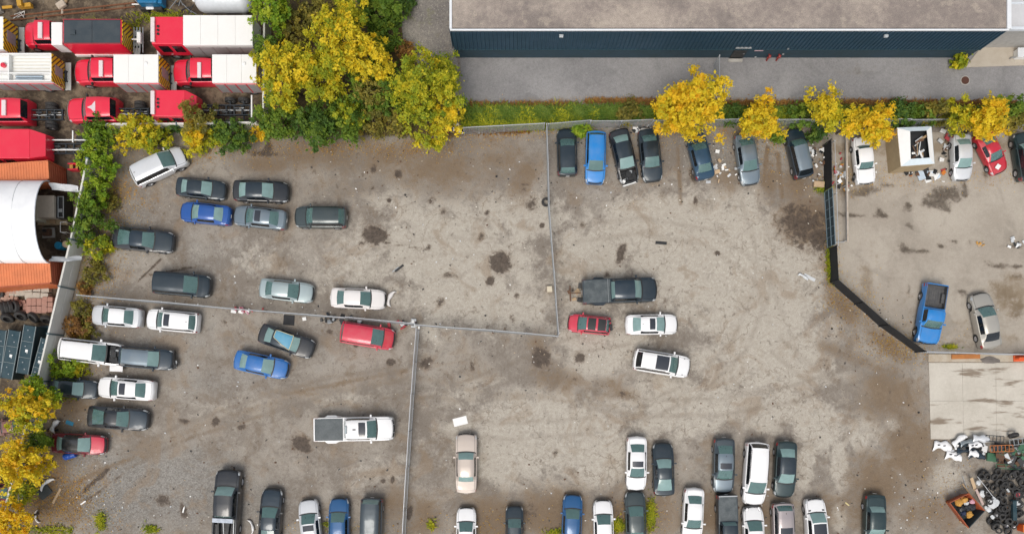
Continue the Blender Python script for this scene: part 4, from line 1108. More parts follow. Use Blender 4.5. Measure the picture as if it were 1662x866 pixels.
# the torn bumper that lies in front of the off white sedan
# ------------------------------------------------------------------ the long building at the top
def long_building():
    A, B = at(740, 94), at(1570, 94)
    y0 = (A.y + B.y) / 2
    # eave height from the roof edge line in the survey
    v = at(800, 47, 0).y / CAM_H
    h = CAM_H - y0 / v         # about 5.2 m
    x0, x1 = A.x, B.x
    y1 = y0 + 22.0
    root = thing('warehouse', 'long blue metal clad warehouse with a flat gravel roof and white edge', 'building', ((x0 + x1) / 2, y0, 0))
    ox, oy = (x0 + x1) / 2, y0
    hw = (x1 - x0) / 2
    M_CLAD = mat('blue_cladding', (0.030, 0.076, 0.122), .5, .25, dirt=.35, dirt_col=(.03, .06, .07), scale=.5)
    M_CLADB = mat('blue_base_wall', (0.020, 0.048, 0.072), .7, dirt=.45, dirt_col=(.03, .045, .045), scale=.6)
    zb = 1.75
    # corrugated upper cladding: front, then the two ends
    def corr(length, z0, z1, pitch=.34, d=.09):
        m = MB(); n = int(length / pitch); p = length / n
        prof = []
        for k in range(n):
            x = -length / 2 + k * p
            prof += [(x, 0), (x + p * .55, 0), (x + p * .65, -d), (x + p * .9, -d)]
        prof.append((length / 2, 0))
        vs = [(x, y, z0) for x, y in prof] + [(x, y, z1) for x, y in prof]
        K = len(prof)
        m.add(vs, [(i, i + 1, K + i + 1, K + i) for i in range(K - 1)])
        return m
    o = corr(2 * hw, zb, h - .12).build('wall_cladding', M_CLAD, root); o.location = (0, -.06, 0); o['kind'] = 'stuff'
    for sx in (-1, 1):
        o = corr(22, zb, h - .12).build('end_cladding', M_CLAD, root); o.location = (sx * (hw + .06), 11, 0); o.rotation_euler = (0, 0, sx * PI / 2); o['kind'] = 'stuff'
    m = MB(); m.box((0, 11, (zb) / 2), (2 * hw, 22, zb)); m.build('wall_base', M_CLADB, root)
    m = MB(); m.box((0, 11, (zb + h - .2) / 2), (2 * hw - .1, 21.9, h - .2 - zb)); m.build('wall_core', M_CLADB, root)
    m = MB(); m.box((0, -.10, zb), (2 * hw + .1, .08, .06)); m.build('flashing', mat('flashing', (.03, .075, .095), .4, .3), root)
    t = NT('roof_gravel'); co = t.world()
    nL = t.noise(.14, 5, .6, co); nS = t.noise(2.2, 5, .7, co); nF = t.noise(18, 4, .75, co)
    c = t.mix(t.ramp(t.math('ADD', t.math('MULTIPLY', nL, .65), t.math('MULTIPLY', nS, .35)), .36, .64), (.205, .172, .154), (.385, .328, .275))
    c = t.mix(t.math('MULTIPLY', t.ramp(t.noise(.30, 6, .65, co), .50, .70), .42), c, (.135, .118, .110))
    c = t.mix(t.math('MULTIPLY', t.ramp(t.noise(.8, 6, .7, co), .56, .64), .4), c, (.42, .36, .29))
    c = t.mix(.6, c, t.mix(t.ramp(nF, .28, .72), (.22, .22, .22), (.80, .80, .80)), 'OVERLAY')
    t.set(c, .95); t.bump(nF, .5, .03)
    m = MB(); m.box((0, 11, h - .11), (2 * hw - .2, 21.8, .14)); m.build('roof', t.mat, root)
    M_EDGE = mat('white_roof_edge', (.72, .74, .76), .4, dirt=.2)
    m = MB(); m.box((0, -.07, h - .05), (2 * hw + .16, .13, .16)); m.build('roof_edge', M_EDGE, root, bevel=.01)
    for sx in (-1, 1):
        w = .2 if sx < 0 else .34
        m = MB(); m.box((sx * (hw + .02 + (w - .2) / 2), 11.0, h - .06), (w, 21.99, .23)); m.build('roof_edge', M_EDGE, root, bevel=.01)
    # door with hood and step
    def wx(px, py, z): return at(px, py, z).x - ox
    dx = wx(1194, 90, 0)
    m = MB(); m.box((dx, -.03, 1.05), (1.15, .08, 2.1)); d = m.build('door', mat('black_door', (.012, .013, .015), .4), root)
    m = MB(); m.tube((dx + .42, -.08, 1.0), (dx + .42, -.14, 1.0), .035, 8); m.tube((dx + .42, -.13, 1.0), (dx + .30, -.13, 1.0), .018, 6); m.build('door_handle', M_STEEL, d)
    m = MB(); m.hexa([(dx - .68, -.20, 2.12), (dx + .68, -.20, 2.12), (dx + .68, -.115, 2.12), (dx - .68, -.115, 2.12)], [(dx - .68, -.20, 2.15), (dx + .68, -.20, 2.15), (dx + .68, -.115, 2.26), (dx - .68, -.115, 2.26)]); m.build('door_hood', M_STEEL, root)
    m = MB(); m.box((dx - .05, -.26, .07), (1.25, .28, .12)); m.build('door_step', M_CONC, root, bevel=.015)
    for px in (911, 1438):
        x = wx(px, 57, 4.4)
        m = MB(); m.box((x, -.22, h - .75), (.34, .22, .22)); m.box((x, -.22, h - .88), (.26, .16, .06)); m.build('wall_light', mat('lamp_housing', (.45, .48, .50), .4), root, bevel=.03)
    # red pipes, sign and meter at the right of the door
    x = wx(1230, 85, 1.2)
    m = MB(); m.box((x, -.05, 1.55), (.75, .03, .30)); m.build('wall_sign', mat('pale_red_sign', (.70, .45, .50), .4), root)
    M_RED = mat('red_pipe', (.28, .03, .025), .5, dirt=.3)
    for px in (1247, 1263):
        x = wx(px, 90, .5)
        m = MB(); m.tube((x, -.25, .03), (x, -.25, .85), .075, 10); m.tube((x, -.25, .72), (x, .0, .72), .055, 8); m.lathe([(.12, .82), (.12, .92), (0, .98)], 10, M=Matrix.Translation((x, -.25, 0)))
        m.tube((x - .16, -.25, .62), (x + .16, -.25, .62), .06, 8); m.build('standpipe', M_RED, root, smooth=40)
    for px, z in ((1279, 1.9), (1271, .9), (1226, .35)):
        x = wx(px, 85, z)
        m = MB(); m.box((x, -.10, z), (.16, .10, .12)); m.build('wall_box', M_STEEL, root, bevel=.01)
    return root, ox, oy, hw, h
BLD, BX, BY, BHW, BH = long_building()

# annex at the far right
def annex():
    a = at(1640, 45, 4.2)
    root = thing('annex_building', 'pale grey flat roofed annex at the top right corner', 'building', (a.x, a.y, 0))
    m = MB(); m.box((6, 8.2, 2.02), (11.8, 15.8, 4.0)); m.build('wall', mat('annex_wall', (.40, .39, .37), .8, dirt=.4), root)
    m = MB(); m.box((6, 8, 4.12), (12.3, 16.3, .18)); m.build('roof', mat('annex_roof', (.55, .55, .56), .7, dirt=.35, scale=.6), root, bevel=.01)
    m = MB(); m.box((6, -.10, 4.18), (12.5, .24, .34)); m.build('roof_edge', mat('annex_edge', (.62, .66, .70), .45), root, bevel=.01)
    m = MB(); m.box((6, 2.0, 4.26), (12.2, .16, .10)); m.build('roof_seam', mat('annex_edge', (.62, .66, .70), .45), root)
annex()

# manhole and utility box on the drive
p = at(1566, 131)
mh = thing('manhole_cover', 'round rusty manhole cover set in the gravel drive', 'manhole cover', (p.x, p.y, .021))
M_RUST = mat('rusty_steel', (.12, .075, .05), .8, .3, dirt=.6, dirt_col=(.2, .09, .04))
m = MB(); m.lathe([(.42, 0), (.42, .03), (.36, .035)], 28); m.build('rim', M_CONC, mh)
m = MB(); m.lathe([(.345, 0), (.345, .05), (.33, .052)], 28)
for k in range(6): m.box((math.cos(k) * .0, -.24 + k * .096, .055), (.44 if 0 < k < 5 else .3, .03, .012))
m.build('lid', mat('rust_red', (.11, .045, .03), .8, .2, dirt=.5), mh)
p = at(1652, 91)
ub = thing('utility_box', 'white ventilation box on the walk beside the warehouse corner', 'utility box', (p.x, p.y, .08))
m = MB(); m.box((0, 0, .30), (.95, .75, .60)); m.build('casing', M_WHITE, ub, bevel=.03)
m = MB(); m.box((0, 0, .625), (1.02, .82, .05)); m.build('lid', mat('box_lid', (.66, .68, .70), .5), ub, bevel=.015)
m = MB(); m.tube((-.5, -.3, .3), (-.8, -.3, .3), .05, 8); m.tube((-.8, -.3, .3), (-.8, -.3, .0), .05, 8); m.build('conduit', M_STEEL, ub, smooth=40)

# ------------------------------------------------------------------ fences
M_RAIL = mat('fence_rail', (.50, .52, .54), .45, .4, dirt=.3)
M_WIRE = mat('fence_wire', (.34, .36, .37), .5, .5, dirt=.3)
M_SCREEN = mat('black_screen', (.010, .011, .013), .85, dirt=.35, dirt_col=(.03, .032, .034), scale=1.2)
def wire_mesh(m, a, b, z0, z1, pitch=.14, w=.010):
    d = Vector((b.x - a.x, b.y - a.y, 0)); L = d.length; u = d / L
    H = z1 - z0
    n = int((L + H) / pitch)
    for sgn in (1, -1):
        for k in range(n + 1):
            s0 = k * pitch - (H if sgn > 0 else 0); s1 = s0 + sgn * H if sgn > 0 else k * pitch - H
            if sgn < 0: s0 = k * pitch
            za, zb_ = z0, z1
            p0, p1 = s0, s1
            # clip to 0..L
            def clip(pa, za, pb, zb):
                if pa == pb: return None
                t0, t1 = 0., 1.
                for lim, s in ((0., 1), (L, -1)):
                    fa, fb = (pa - lim) * s, (pb - lim) * s
                    if fa < 0 and fb < 0: return None
                    if fa < 0: t0 = max(t0, fa / (fa - fb))
                    if fb < 0: t1 = min(t1, fa / (fa - fb))
                if t0 >= t1: return None
                f = lambda t: (pa + (pb - pa) * t, za + (zb - za) * t)
                return f(t0), f(t1)
            r = clip(p0, za, p1, zb_)
            if not r: continue
            (sa, z_a), (sb, z_b) = r
            A, B = a + u * sa, a + u * sb
            off = Vector((-u.y, u.x, 0)) * w * .5
            m.add([(A.x - off.x, A.y - off.y, z_a - w * .5), (A.x + off.x, A.y + off.y, z_a + w * .5), (B.x + off.x, B.y + off.y, z_b + w * .5), (B.x - off.x, B.y - off.y, z_b - w * .5)], [(0, 1, 2, 3)])
def fence(pts, h, label, spacing=3.0, rail=.035, screen=None, mesh=True, z0=0.0, wob=.0, bottom_rail=False, post_r=.04, name='chain_link_fence', mat_rail=None):
    """pts: photo pixels of the top rail"""
    P = [at(px, py, h) for px, py in pts]
    root = thing(name, label, 'fence', (P[0].x, P[0].y, z0))
    o0 = Vector((P[0].x, P[0].y, 0))
    Q = [Vector((p.x, p.y, 0)) - o0 for p in P]
    rnd = random.Random(len(label))
    MR = mat_rail or M_RAIL
    for i in range(len(Q) - 1):
        a, b = Q[i], Q[i + 1]
        n = max(1, round((b - a).length / spacing))
        tops = []
        for k in range(n + 1):
            p = a.lerp(b, k / n)
            top = p + Vector((rnd.uniform(-wob, wob), rnd.uniform(-wob, wob), h + .03))
            tops.append(Vector((top.x, top.y, h)))
            if k == n and i < len(Q) - 2: continue
            m = MB(); m.tube(p, top, post_r, 8); m.lathe([(post_r * 1.3, -.02), (post_r * 1.3, .02), (0, .05)], 8, M=Matrix.Translation(top))
            m.build('post', MR, root, smooth=40)
        m = MB(); m.path(tops, rail, 6); m.build('top_rail', MR, root, smooth=50)
        if bottom_rail:
            m = MB(); m.path([Vector((t.x, t.y, .12)) for t in tops], rail * .8, 6); m.build('bottom_rail', MR, root, smooth=50)
        if mesh:
            m = MB()
            for k in range(n): wire_mesh(m, a.lerp(b, k / n), a.lerp(b, (k + 1) / n), .05, h - .02)
            o = m.build('wire_mesh', M_WIRE, root); o['kind'] = 'stuff'
        if screen and i in screen:
            m = MB(); rows = 5; cols = n * 6
            u = (b - a).normalized(); nn = Vector((-u.y, u.x, 0))
            G = []
            for r_ in range(rows):
                z = .04 + (h - .10) * r_ / (rows - 1)
                G.append([a.lerp(b, c / cols) + nn * (.05 + .05 * math.sin(c * 1.7 + r_) * math.sin(PI * r_ / (rows - 1)) + rnd.uniform(-.01, .01)) + Vector((0, 0, z)) for c in range(cols + 1)])
            m.grid(G); m.build('privacy_screen', M_SCREEN, root, smooth=60)
    return root
fence([(126, 478), (262, 490), (420, 503), (560, 515), (672, 525)], 1.9, 'wire fence running from the concrete wall to the middle of the lot', 3.2, wob=.07, rail=.032)
fence([(674, 526), (800, 536), (906, 544)], 1.9, 'wire fence between the lower fence and the right hand fence corner', 3.2, wob=.07, rail=.032)
fence([(888, 201), (891, 330), (900, 440), (907, 542)], 1.9, 'wire fence crossing the lot from the grass strip down to its corner', 3.0, wob=.03, rail=.032)
fence([(675, 533), (667, 640), (659, 760), (651, 900)], 2.0, 'wire fence from the middle of the lot to the bottom edge', 3.0, wob=.02, rail=.036, bottom_rail=True)
fence([(752, 207), (884, 200)], 1.8, 'short wire fence along the grass left of the crossing fence', 3.0, rail=.04)
fence([(890, 200), (960, 196), (1060, 195), (1200, 193), (1330, 194), (1480, 194), (1720, 194)], 1.8, 'long wire fence behind the top row of cars along the grass', 3.0, rail=.032, wob=.07)
fence([(1349, 226), (1350, 302)], 1.7, 'black screened fence panel beside the old white sedan', 3.0, screen=(0,), mesh=False, mat_rail=M_SCREEN)
fence([(1358, 398), (1361, 454), (1443, 527), (1503, 570)], 1.75, 'black screened fence bending round the neighbouring lot', 3.0, screen=(0, 1, 2), mesh=False, rail=.03, mat_rail=M_SCREEN)
fence([(1502, 570), (1600, 573), (1730, 576)], 1.5, 'bare wire fence above the concrete pad', 3.0, rail=.04, bottom_rail=True)
fence([(1168, 90), (1168, 128)], 1.9, 'short fence panel between the warehouse door and the yellow tree', 1.6, rail=.03)

# sliding gate and its track beam by the black fence
M_GATE = mat('gate_blue_grey', (.18, .25, .29), .5, .3, dirt=.4)
a, b = at(1351, 304, 1.7), at(1356, 396, 1.7)
g = thing('sliding_gate', 'blue grey metal gate between the two black screened fences', 'gate', (a.x, a.y, 0))
d = b - a
for z in (.15, .95, 1.7):
    m = MB(); m.tube((0, 0, z), (d.x, d.y, z), .04, 6); m.build('rail', M_GATE, g, smooth=50)
for k in range(7):
    m = MB(); m.tube((d.x * k / 6, d.y * k / 6, .12), (d.x * k / 6, d.y * k / 6, 1.72), .03, 6); m.build('bar', M_GATE, g, smooth=50)
m = MB(); m.add([(.03, 0, .15), (d.x + .03, d.y, .15), (d.x + .03, d.y, 1.66), (.03, 0, 1.66)], [(0, 1, 2, 3)]); m.add([(.05, 0, .15), (d.x + .05, d.y, .15), (d.x + .05, d.y, 1.66), (.05, 0, 1.66)], [(3, 2, 1, 0)])
m.build('sheet', mat('gate_sheet', (.030, .055, .070), .5, .2, dirt=.4), g)
a, b = at(1352, 226, 1.6), at(1353, 396, 1.6)
fence([(1355, 228), (1361, 398)], 1.75, 'bare rail fence just right of the blue grey gate', 4.5, rail=.03, mesh=False)
a, b = at(1374, 206, .9), at(1376, 392, .9)
pb = thing('gate_beam', 'long pale steel gate beam lying left of the old white sedan', 'beam', (a.x, a.y, 0))
d = b - a
m = MB(); m.tube((0, 0, .9), (d.x, d.y, .9), .085, 8); m.build('upper_tube', mat('pale_beam', (.55, .50, .43), .5, .2, dirt=.5, dirt_col=(.33, .2, .1), scale=1.5), pb, smooth=50)
m = MB(); m.tube((.22, -.2, .25), (d.x + .22, d.y + .2, .25), .045, 8); m.build('lower_tube', M_RAIL, pb, smooth=50)
for t_ in (0.02, .5, .98):
    m = MB(); m.tube((d.x * t_, d.y * t_, .0), (d.x * t_, d.y * t_, .9), .05, 6); m.tube((d.x * t_, d.y * t_, .25), (d.x * t_ + .22, d.y * t_, .25), .03, 6); m.build('strut', M_RAIL, pb, smooth=50)
m = MB(); m.tube((d.x - 1.2, d.y + .05, .25), (d.x, d.y + .1, .25), .04, 6); m.build('foot', M_RAIL, pb)

# ------------------------------------------------------------------ precast concrete wall round the truck yard
M_PANEL = mat('precast_panel', (.64, .63, .59), .85, dirt=.3, dirt_col=(.42, .40, .35), scale=.8, bump=.15)
M_POST = mat('teal_post', (.10, .16, .18), .55, .2, dirt=.35)
def panel_wall(pts, label, h=2.0, th=.16, step=3.75):
    P = [at(*p) for p in pts]
    root = thing('concrete_panel_wall', label, 'wall', (P[0].x, P[0].y, 0))
    o0 = Vector((P[0].x, P[0].y, 0))
    rnd = random.Random(5)
    for A, B in zip(P[:-1], P[1:]):
        a, b = A - o0, B - o0
        d = b - a; n = max(1, round(d.length / step)); rz = math.atan2(d.y, d.x)
        for k in range(n):
            c = a.lerp(b, (k + .5) / n)
            for r_ in range(2):
                m = MB(); m.box((0, 0, 0), (d.length / n - .10, th + rnd.uniform(-.015, .015), h / 2 - .012))
                o = m.build('panel', M_PANEL, root, bevel=.012); o.location = (c.x, c.y, h / 4 + r_ * h / 2); o.rotation_euler = (0, 0, rz + rnd.uniform(-.004, .004))
            m = MB(); m.box((0, 0, h / 2 + .02), (.11, th + .14, h + .05))
            o = m.build('post', M_POST, root, bevel=.01); o.location = a.lerp(b, k / n); o.rotation_euler = (0, 0, rz)
    return root
panel_wall([(163, 268), (137, 395), (84, 618), (18, 880)], 'concrete panel wall between the left hedge and the storage yard')
panel_wall([(163, 212), (300, 211), (428, 209)], 'concrete panel wall behind the bushes below the truck yard', 1.6)
panel_wall([(437, 205), (438, 100), (440, -30)], 'concrete panel wall right of the fire trucks beneath the trees', 1.6)
# ------------------------------------------------------------------ fire trucks and chassis in the yard
RED = paint('fire_red', (0.70, 0.012, 0.045), 0.0, .3, dust=.05)
M_BOXW = mat('white_box_roof', (.78, .77, .74), .5, dirt=.16, dirt_col=(.6, .57, .5), scale=.8)
M_SHUT = mat('grey_shutter', (.40, .38, .375), .45, .3, dirt=.35)
def chevron_mat():
    t = NT('chevron_stripes')
    co = t.coord('Object'); s = t.n('ShaderNodeSeparateXYZ'); t.l(co, s.inputs[0])
    v = t.math('ADD', t.math('MULTIPLY', t.math('ABSOLUTE', s.outputs[1]), 1.0), s.outputs[2])
    f = t.math('FRACT', t.math('MULTIPLY', v, 2.3))
    c = t.mix(t.math('GREATER_THAN', f, .62), (.78, .52, .01), (.09, .045, .02))
    t.set(c, .4)
    return t.mat
M_CHEV = chevron_mat()
def box_px(m, x0, x1, y0, y1, z0, z1, org, mi=0, **k):
    """box whose top face spans the photo pixels x0..x1, y0..y1 at height z1"""
    a, b = at(x0, y1, z1), at(x1, y0, z1)
    m.box(((a.x + b.x) / 2 - org.x, (a.y + b.y) / 2 - org.y, (z0 + z1) / 2), (abs(b.x - a.x), abs(b.y - a.y), z1 - z0), 0, mi)
def wheel_pair(root, x, y, r=.48, w=.28, dual=False):
    for k in ((0, .32) if dual else (0,)):
        M = Matrix.Rotation(PI / 2, 4, 'X')
        m = MB(); m.lathe([(r * .58, -w / 2), (r * .92, -w / 2), (r, -w / 2 + .04), (r, w / 2 - .04), (r * .92, w / 2), (r * .58, w / 2)], 22, M=M, closed=True)
        for q in range(22):
            a_ = q * 2 * PI / 22
            m.box((math.cos(a_) * r, 0, math.sin(a_) * r), (.02, w * .8, .07), ry=-a_)
        o = m.build('wheel', M_RUBBER, root, smooth=40); o.location = (x, y + (k if y < 0 else -k), r)
        rm = MB(); rm.lathe([(r * .6, -w * .4), (r * .6, w * .4), (r * .3, w * .25), (r * .3, w * .1), (0, w * .1)], 16, M=M)
        rm.build('rim', M_STEEL, o, smooth=40)
def chassis(root, x0, x1, yw, org, wheels=(), zf=.78, bars=(), dual=True):
    """ladder frame between local x0 and x1"""
    for sy in (-1, 1):
        m = MB(); m.box(((x0 + x1) / 2, sy * .42, zf), (abs(x1 - x0), .09, .24)); m.build('frame_rail', M_BLACKSTEEL, root, bevel=.01)
    n = max(2, int(abs(x1 - x0) / .7))
    for k in range(n + 1):
        m = MB(); m.box((x0 + (x1 - x0) * (k + .2) / (n + .4), 0, zf), (.12, .84, .16)); m.build('cross_member', M_BLACKSTEEL, root, bevel=.01)
    m = MB(); m.tube((x0, .05, zf - .12), (x1, .05, zf - .12), .06, 8); m.build('drive_shaft', M_STEEL, root, smooth=50)
    for wx in wheels:
        m = MB(); m.tube((wx, -1.0, .5), (wx, 1.0, .5), .08, 8); m.lathe([(.0, -.22), (.2, -.12), (.24, 0), (.2, .12), (0, .22)], 12, M=Matrix.Translation((wx, 0, .52))); m.build('axle', M_BLACKSTEEL, root, smooth=45)
        for sy in (-1, 1): wheel_pair(root, wx, sy * .98, dual=dual)
    for sx, sy in ((.3, .3), (.55, -.3), (.75, .25)):
        xx = x0 + (x1 - x0) * sx
        m = MB(); m.tube((xx - .25, sy * .6, zf + .12), (xx + .25, sy * .6, zf + .12), .09, 8); m.build('air_tank', M_BLACKSTEEL, root, smooth=45)
    for k in range(4):
        xx = x0 + (x1 - x0) * (.2 + .2 * k)
        m = MB(); m.tube((xx - .4, -.2 + .1 * k, zf + .14), (xx + .4, -.15 + .1 * k, zf + .14), .022, 5); m.build('hose', M_STEEL if k % 2 else M_TRIM, root)

def truck_root(px, py, z, label, name='fire_truck', cat='fire truck', group='red trucks in the yard'):
    c = at(px, py, z)
    return thing(name, label, cat, (c.x, c.y, 0.0), 0, group), c
def cab_parts(root, org, x_front, x_back, yc, lightbar=None, emblem=False, zroof=2.05):
    """hooded cab, nose to the left, spanning x_front..x_back in photo pixels; parts go straight under the truck"""
    sh = shape('truckcab'); T = sh.T; Mh = sh.meshes
    f, r = at(x_front, yc, 1.2), at(x_back, yc, 1.6)
    c = (f + r) / 2; k = (r.x - f.x) / T['L']
    M4 = Matrix.Translation((c.x - org.x, c.y - org.y, 0)) @ Matrix.Rotation(PI, 4, 'Z') @ Matrix.Diagonal((k, 1.02, zroof / 2.05, 1))
    def put(nm, key, mt):
        o = link(nm, Mh[key], mt, root); o.matrix_local = M4; return o
    put('cab_body', 'body', RED); put('hood', 'hood', RED); rf = put('cab_roof', 'roof', RED); put('cowl', 'cowl', M_TRIM); put('windshield', 'windshield', M_GLASS); put('rear_window', 'rear_window', M_GLASS_D)
    put('side_window', 'window_l', M_GLASS_D); put('side_window', 'window_r', M_GLASS_D); put('interior', 'interior', M_SEAT); put('underbody', 'underbody', M_UNDER); put('grille', 'grille', M_STEEL)
    for w in Mh:
        if w.startswith('pillar'): put('door_pillar', w, M_TRIM)
    for sy in (1, -1):
        o = link('headlight', Mh['headlight'], M_HEAD, root); o.matrix_local = M4 @ Matrix.Diagonal((1, sy, 1, 1))
        o = link('mirror', Mh['mirror'], M_TRIM, root); o.matrix_local = M4 @ Matrix.Translation((T['L'] / 2 - T['cowl'] - .4, sy * 1.16, 1.45)) @ Matrix.Diagonal((1, sy, 1.6, 1))
        o = link('wheel', Mh['tyre'], M_RUBBER, root); o.matrix_local = M4 @ Matrix.Translation((T['L'] / 2 - T['ax'], sy * .9, .42)) @ Matrix.Diagonal((1.12, 1.1, 1.12, 1))
        link('rim', Mh['rim'], M_RIM, o)
    if lightbar:
        a, b = at(lightbar[0], lightbar[3], zroof + .14), at(lightbar[1], lightbar[2], zroof + .14)
        m = MB(); m.box(((a.x + b.x) / 2 - org.x, (a.y + b.y) / 2 - org.y, zroof + .07), (b.x - a.x, b.y - a.y, .15)); m.build('light_bar', mat('light_bar_lens', (.72, .62, .62), .25, coat=.5), root, bevel=.03, seg=2)
    if emblem:
        a = at(emblem[0], emblem[1], zroof + .01); ox, oy = a.x - org.x, a.y - org.y
        m = MB(); z = zroof + .012
        m.add([(ox + .28, oy + .55, z), (ox - .05, oy + .16, z), (ox - .42, oy, z), (ox - .05, oy - .16, z), (ox + .28, oy - .55, z), (ox + .30, oy, z)], [(5, 0, 1), (5, 1, 2), (5, 2, 3), (5, 3, 4)])
        m.build('roof_emblem', mat('emblem_white', (.66, .55, .56), .5), root)
    return c.x - org.x, (r.x - org.x)
def rear_face(root, org, px, py, z0, z1, x_loc, y0, y1, door=True):
    w = y1 - y0; yc = (y0 + y1) / 2
    m = MB(); m.box((0, 0, 0), (.04, w, z1 - z0)); o = m.build('chevron_panel', M_CHEV, root); o.location = (x_loc + .02, yc, (z0 + z1) / 2)
    if door:
        m = MB(); m.box((0, 0, 0), (.05, w * .36, (z1 - z0) * .62)); d = m.build('rear_door', M_SHUT, root, bevel=.01); d.location = (x_loc + .045, yc, (z0 + z1) / 2 - .05)
        m = MB(); m.tube((.04, 0, 0), (.04, .2, 0), .02, 6); m.build('handle', M_STEEL, d)
    for sy in (-1, 1):
        for zz in (.0, .28):
            m = MB(); m.lathe([(.07, 0), (.07, .03), (0, .05)], 10, M=Matrix.Translation((x_loc + .04, yc + sy * w * .42, z0 + .2 + zz)) @ Matrix.Rotation(PI / 2, 4, 'Y')); m.build('taillight', M_TAIL, root, smooth=40)
    m = MB(); m.box((x_loc + .30, yc, .62), (.5, w + .05, .10)); m.build('rear_step', mat('step_plate', (.46, .48, .46), .5, .3, dirt=.3), root, bevel=.01)
def shutters(root, x0, x1, y, z0, z1, n, frame=RED):
    m = MB(); m.box(((x0 + x1) / 2, y, (z0 + z1) / 2), (x1 - x0, .05, z1 - z0)); m.build('side_panel', frame, root)
    for k in range(n):
        a = x0 + (x1 - x0) * k / n; b = x0 + (x1 - x0) * (k + 1) / n
        s = MB()
        s.box(((a + b) / 2, y - .03, (z0 + z1) / 2), (b - a - .12, .04, z1 - z0 - .14)); s.build('roller_shutter', M_SHUT, root, bevel=.006)

def box_truck(label, box, cab_x, lb, ztop=2.75, rear=True, shut=4):
    x0, x1, y0, y1 = box
    root, org = truck_root((x0 + x1) / 2, (y0 + y1) / 2, ztop, label)
    a, b = at(x0, y1, ztop), at(x1, y0, ztop)
    hx, hy = (b.x - a.x) / 2, (b.y - a.y) / 2
    m = MB(); m.box((0, 0, (ztop + .95) / 2), (2 * hx - .02, 2 * hy - .06, ztop - .95 - .06)); m.build('box_body', M_WHITE, root)
    for q in range(3):
        m = MB(); m.box((-hx + (q + .5) * 2 * hx / 3, 0, ztop - .03), (2 * hx / 3 - .016, 2 * hy, .06)); m.build('roof_panel', M_BOXW, root, bevel=.012)
    m = MB(); m.lathe([(.16, 0), (.16, .05), (.1, .08), (0, .08)], 14, M=Matrix.Translation((hx * .45, hy * .35, ztop))); m.build('roof_vent', M_WHITE, root, smooth=40)
    for sy in (-1, 1): shutters(root, -hx + .05, hx - .05, sy * (hy - .01), .72, ztop - .25, shut, RED)
    yc = (y0 + y1) / 2 + 3
    _, xr = cab_parts(root, org, cab_x[0], cab_x[1], yc, lb)
    chassis(root, xr - .3, hx + .2, 1, org, wheels=(hx * .45,))
    if rear: rear_face(root, org, 0, 0, .8, ztop - .1, hx, -hy + .03, hy - .03)
    return root
box_truck('red fire truck with a plain white box in the middle of the yard', (184, 257, 88.5, 134), (119, 190), (160, 166.5, 98, 124))
box_truck('red fire truck with a white box half under the trees at the yard edge', (344, 416, 88.5, 134.5), (279, 349), (320, 326, 101, 126))

# big white box truck with flat front
def flat_cab(root, org, x0, x1, y0, y1, z, taper=None, bar=True, front_white=True):
    a, b = at(x0, y1, z), at(x1, y0, z)
    ax, bx, ay, by = a.x - org.x, b.x - org.x, a.y - org.y, b.y - org.y
    m = MB(); m.hexa([(ax - .12, ay, .75), (bx, ay, .75), (bx, by, .75), (ax - .12, by, .75)], [(ax + .05, ay + .06, z), (bx, ay + .06, z), (bx, by - .06, z), (ax + .05, by - .06, z)])
    cb = m.build('cab_body', RED, root, bevel=.06, seg=2)
    for sy, yy in ((-1, ay), (1, by)):
        for k in range(2):
            xx = ax + .45 + k * 1.15
            m = MB(); m.add([(xx, yy + sy * .02, 1.45), (xx + .85, yy + sy * .02, 1.45), (xx + .85, yy - sy * .03, z - .32), (xx, yy - sy * .03, z - .32)], [(0, 1, 2, 3) if sy < 0 else (3, 2, 1, 0)]); m.build('side_window', M_GLASS_D, root)
        m = MB(); m.tube((ax + .95, yy + sy * .03, 1.1), (ax + 1.15, yy + sy * .03, 1.1), .02, 5); m.build('door_handle', M_STEEL, root)
    m = MB(); m.add([(ax - .15, ay + .2, 1.35), (ax - .15, by - .2, 1.35), (ax + .0, by - .25, z - .22), (ax + .0, ay + .25, z - .22)], [(3, 2, 1, 0)]); m.build('windshield', M_GLASS, root)
    if front_white:
        m = MB(); m.box((ax - .28, (ay + by) / 2, .66), (.38, by - ay + .06, .4)); m.build('front_bumper', M_WHITE, root, bevel=.05)
    if bar:
        m = MB(); m.box((ax + .22, (ay + by) / 2, z + .10), (.34, (by - ay) * .84, .2)); m.build('light_bar', mat('light_bar_lens', (.72, .62, .62), .25, coat=.5), root, bevel=.04, seg=2)
        for k in (-1, 0, 1):
            m = MB(); m.lathe([(.11, 0), (.11, .06), (.07, .07), (.07, .04), (0, .04)], 14, M=Matrix.Translation((ax + .62, (ay + by) / 2 + k * .32, z))); m.build('roof_vent', M_TRIM, root, smooth=40)
    if taper:
        c = at(taper, y0, z - .4).x - org.x
        m = MB(); m.hexa([(bx, ay, .75), (c, ay + .25, .75), (c, by - .25, .75), (bx, by, .75)], [(bx, ay + .06, z), (c, ay + .38, z - .42), (c, by - .38, z - .42), (bx, by - .06, z)]); m.build('cab_rear', RED, root, bevel=.03)
    for sy, yy in ((-1, ay), (1, by)):
        wheel_pair(root, ax + 1.1, yy - sy * .16)
    return ax, bx, ay, by
root, org = truck_root(330, 50, 2.9, 'largest white box fire truck with a flat red cab in the top row')
flat_cab(root, org, 245, 297, 26, 73, 2.75)
a, b = at(297, 73.5, 2.9), at(410, 25, 2.9)
ax, bx, ay, by = a.x - org.x, b.x - org.x, a.y - org.y, b.y - org.y
m = MB(); m.box(((ax + bx) / 2, (ay + by) / 2, 1.84), (bx - ax - .02, by - ay - .06, 2.0)); m.build('box_body', M_WHITE, root)
n = 4
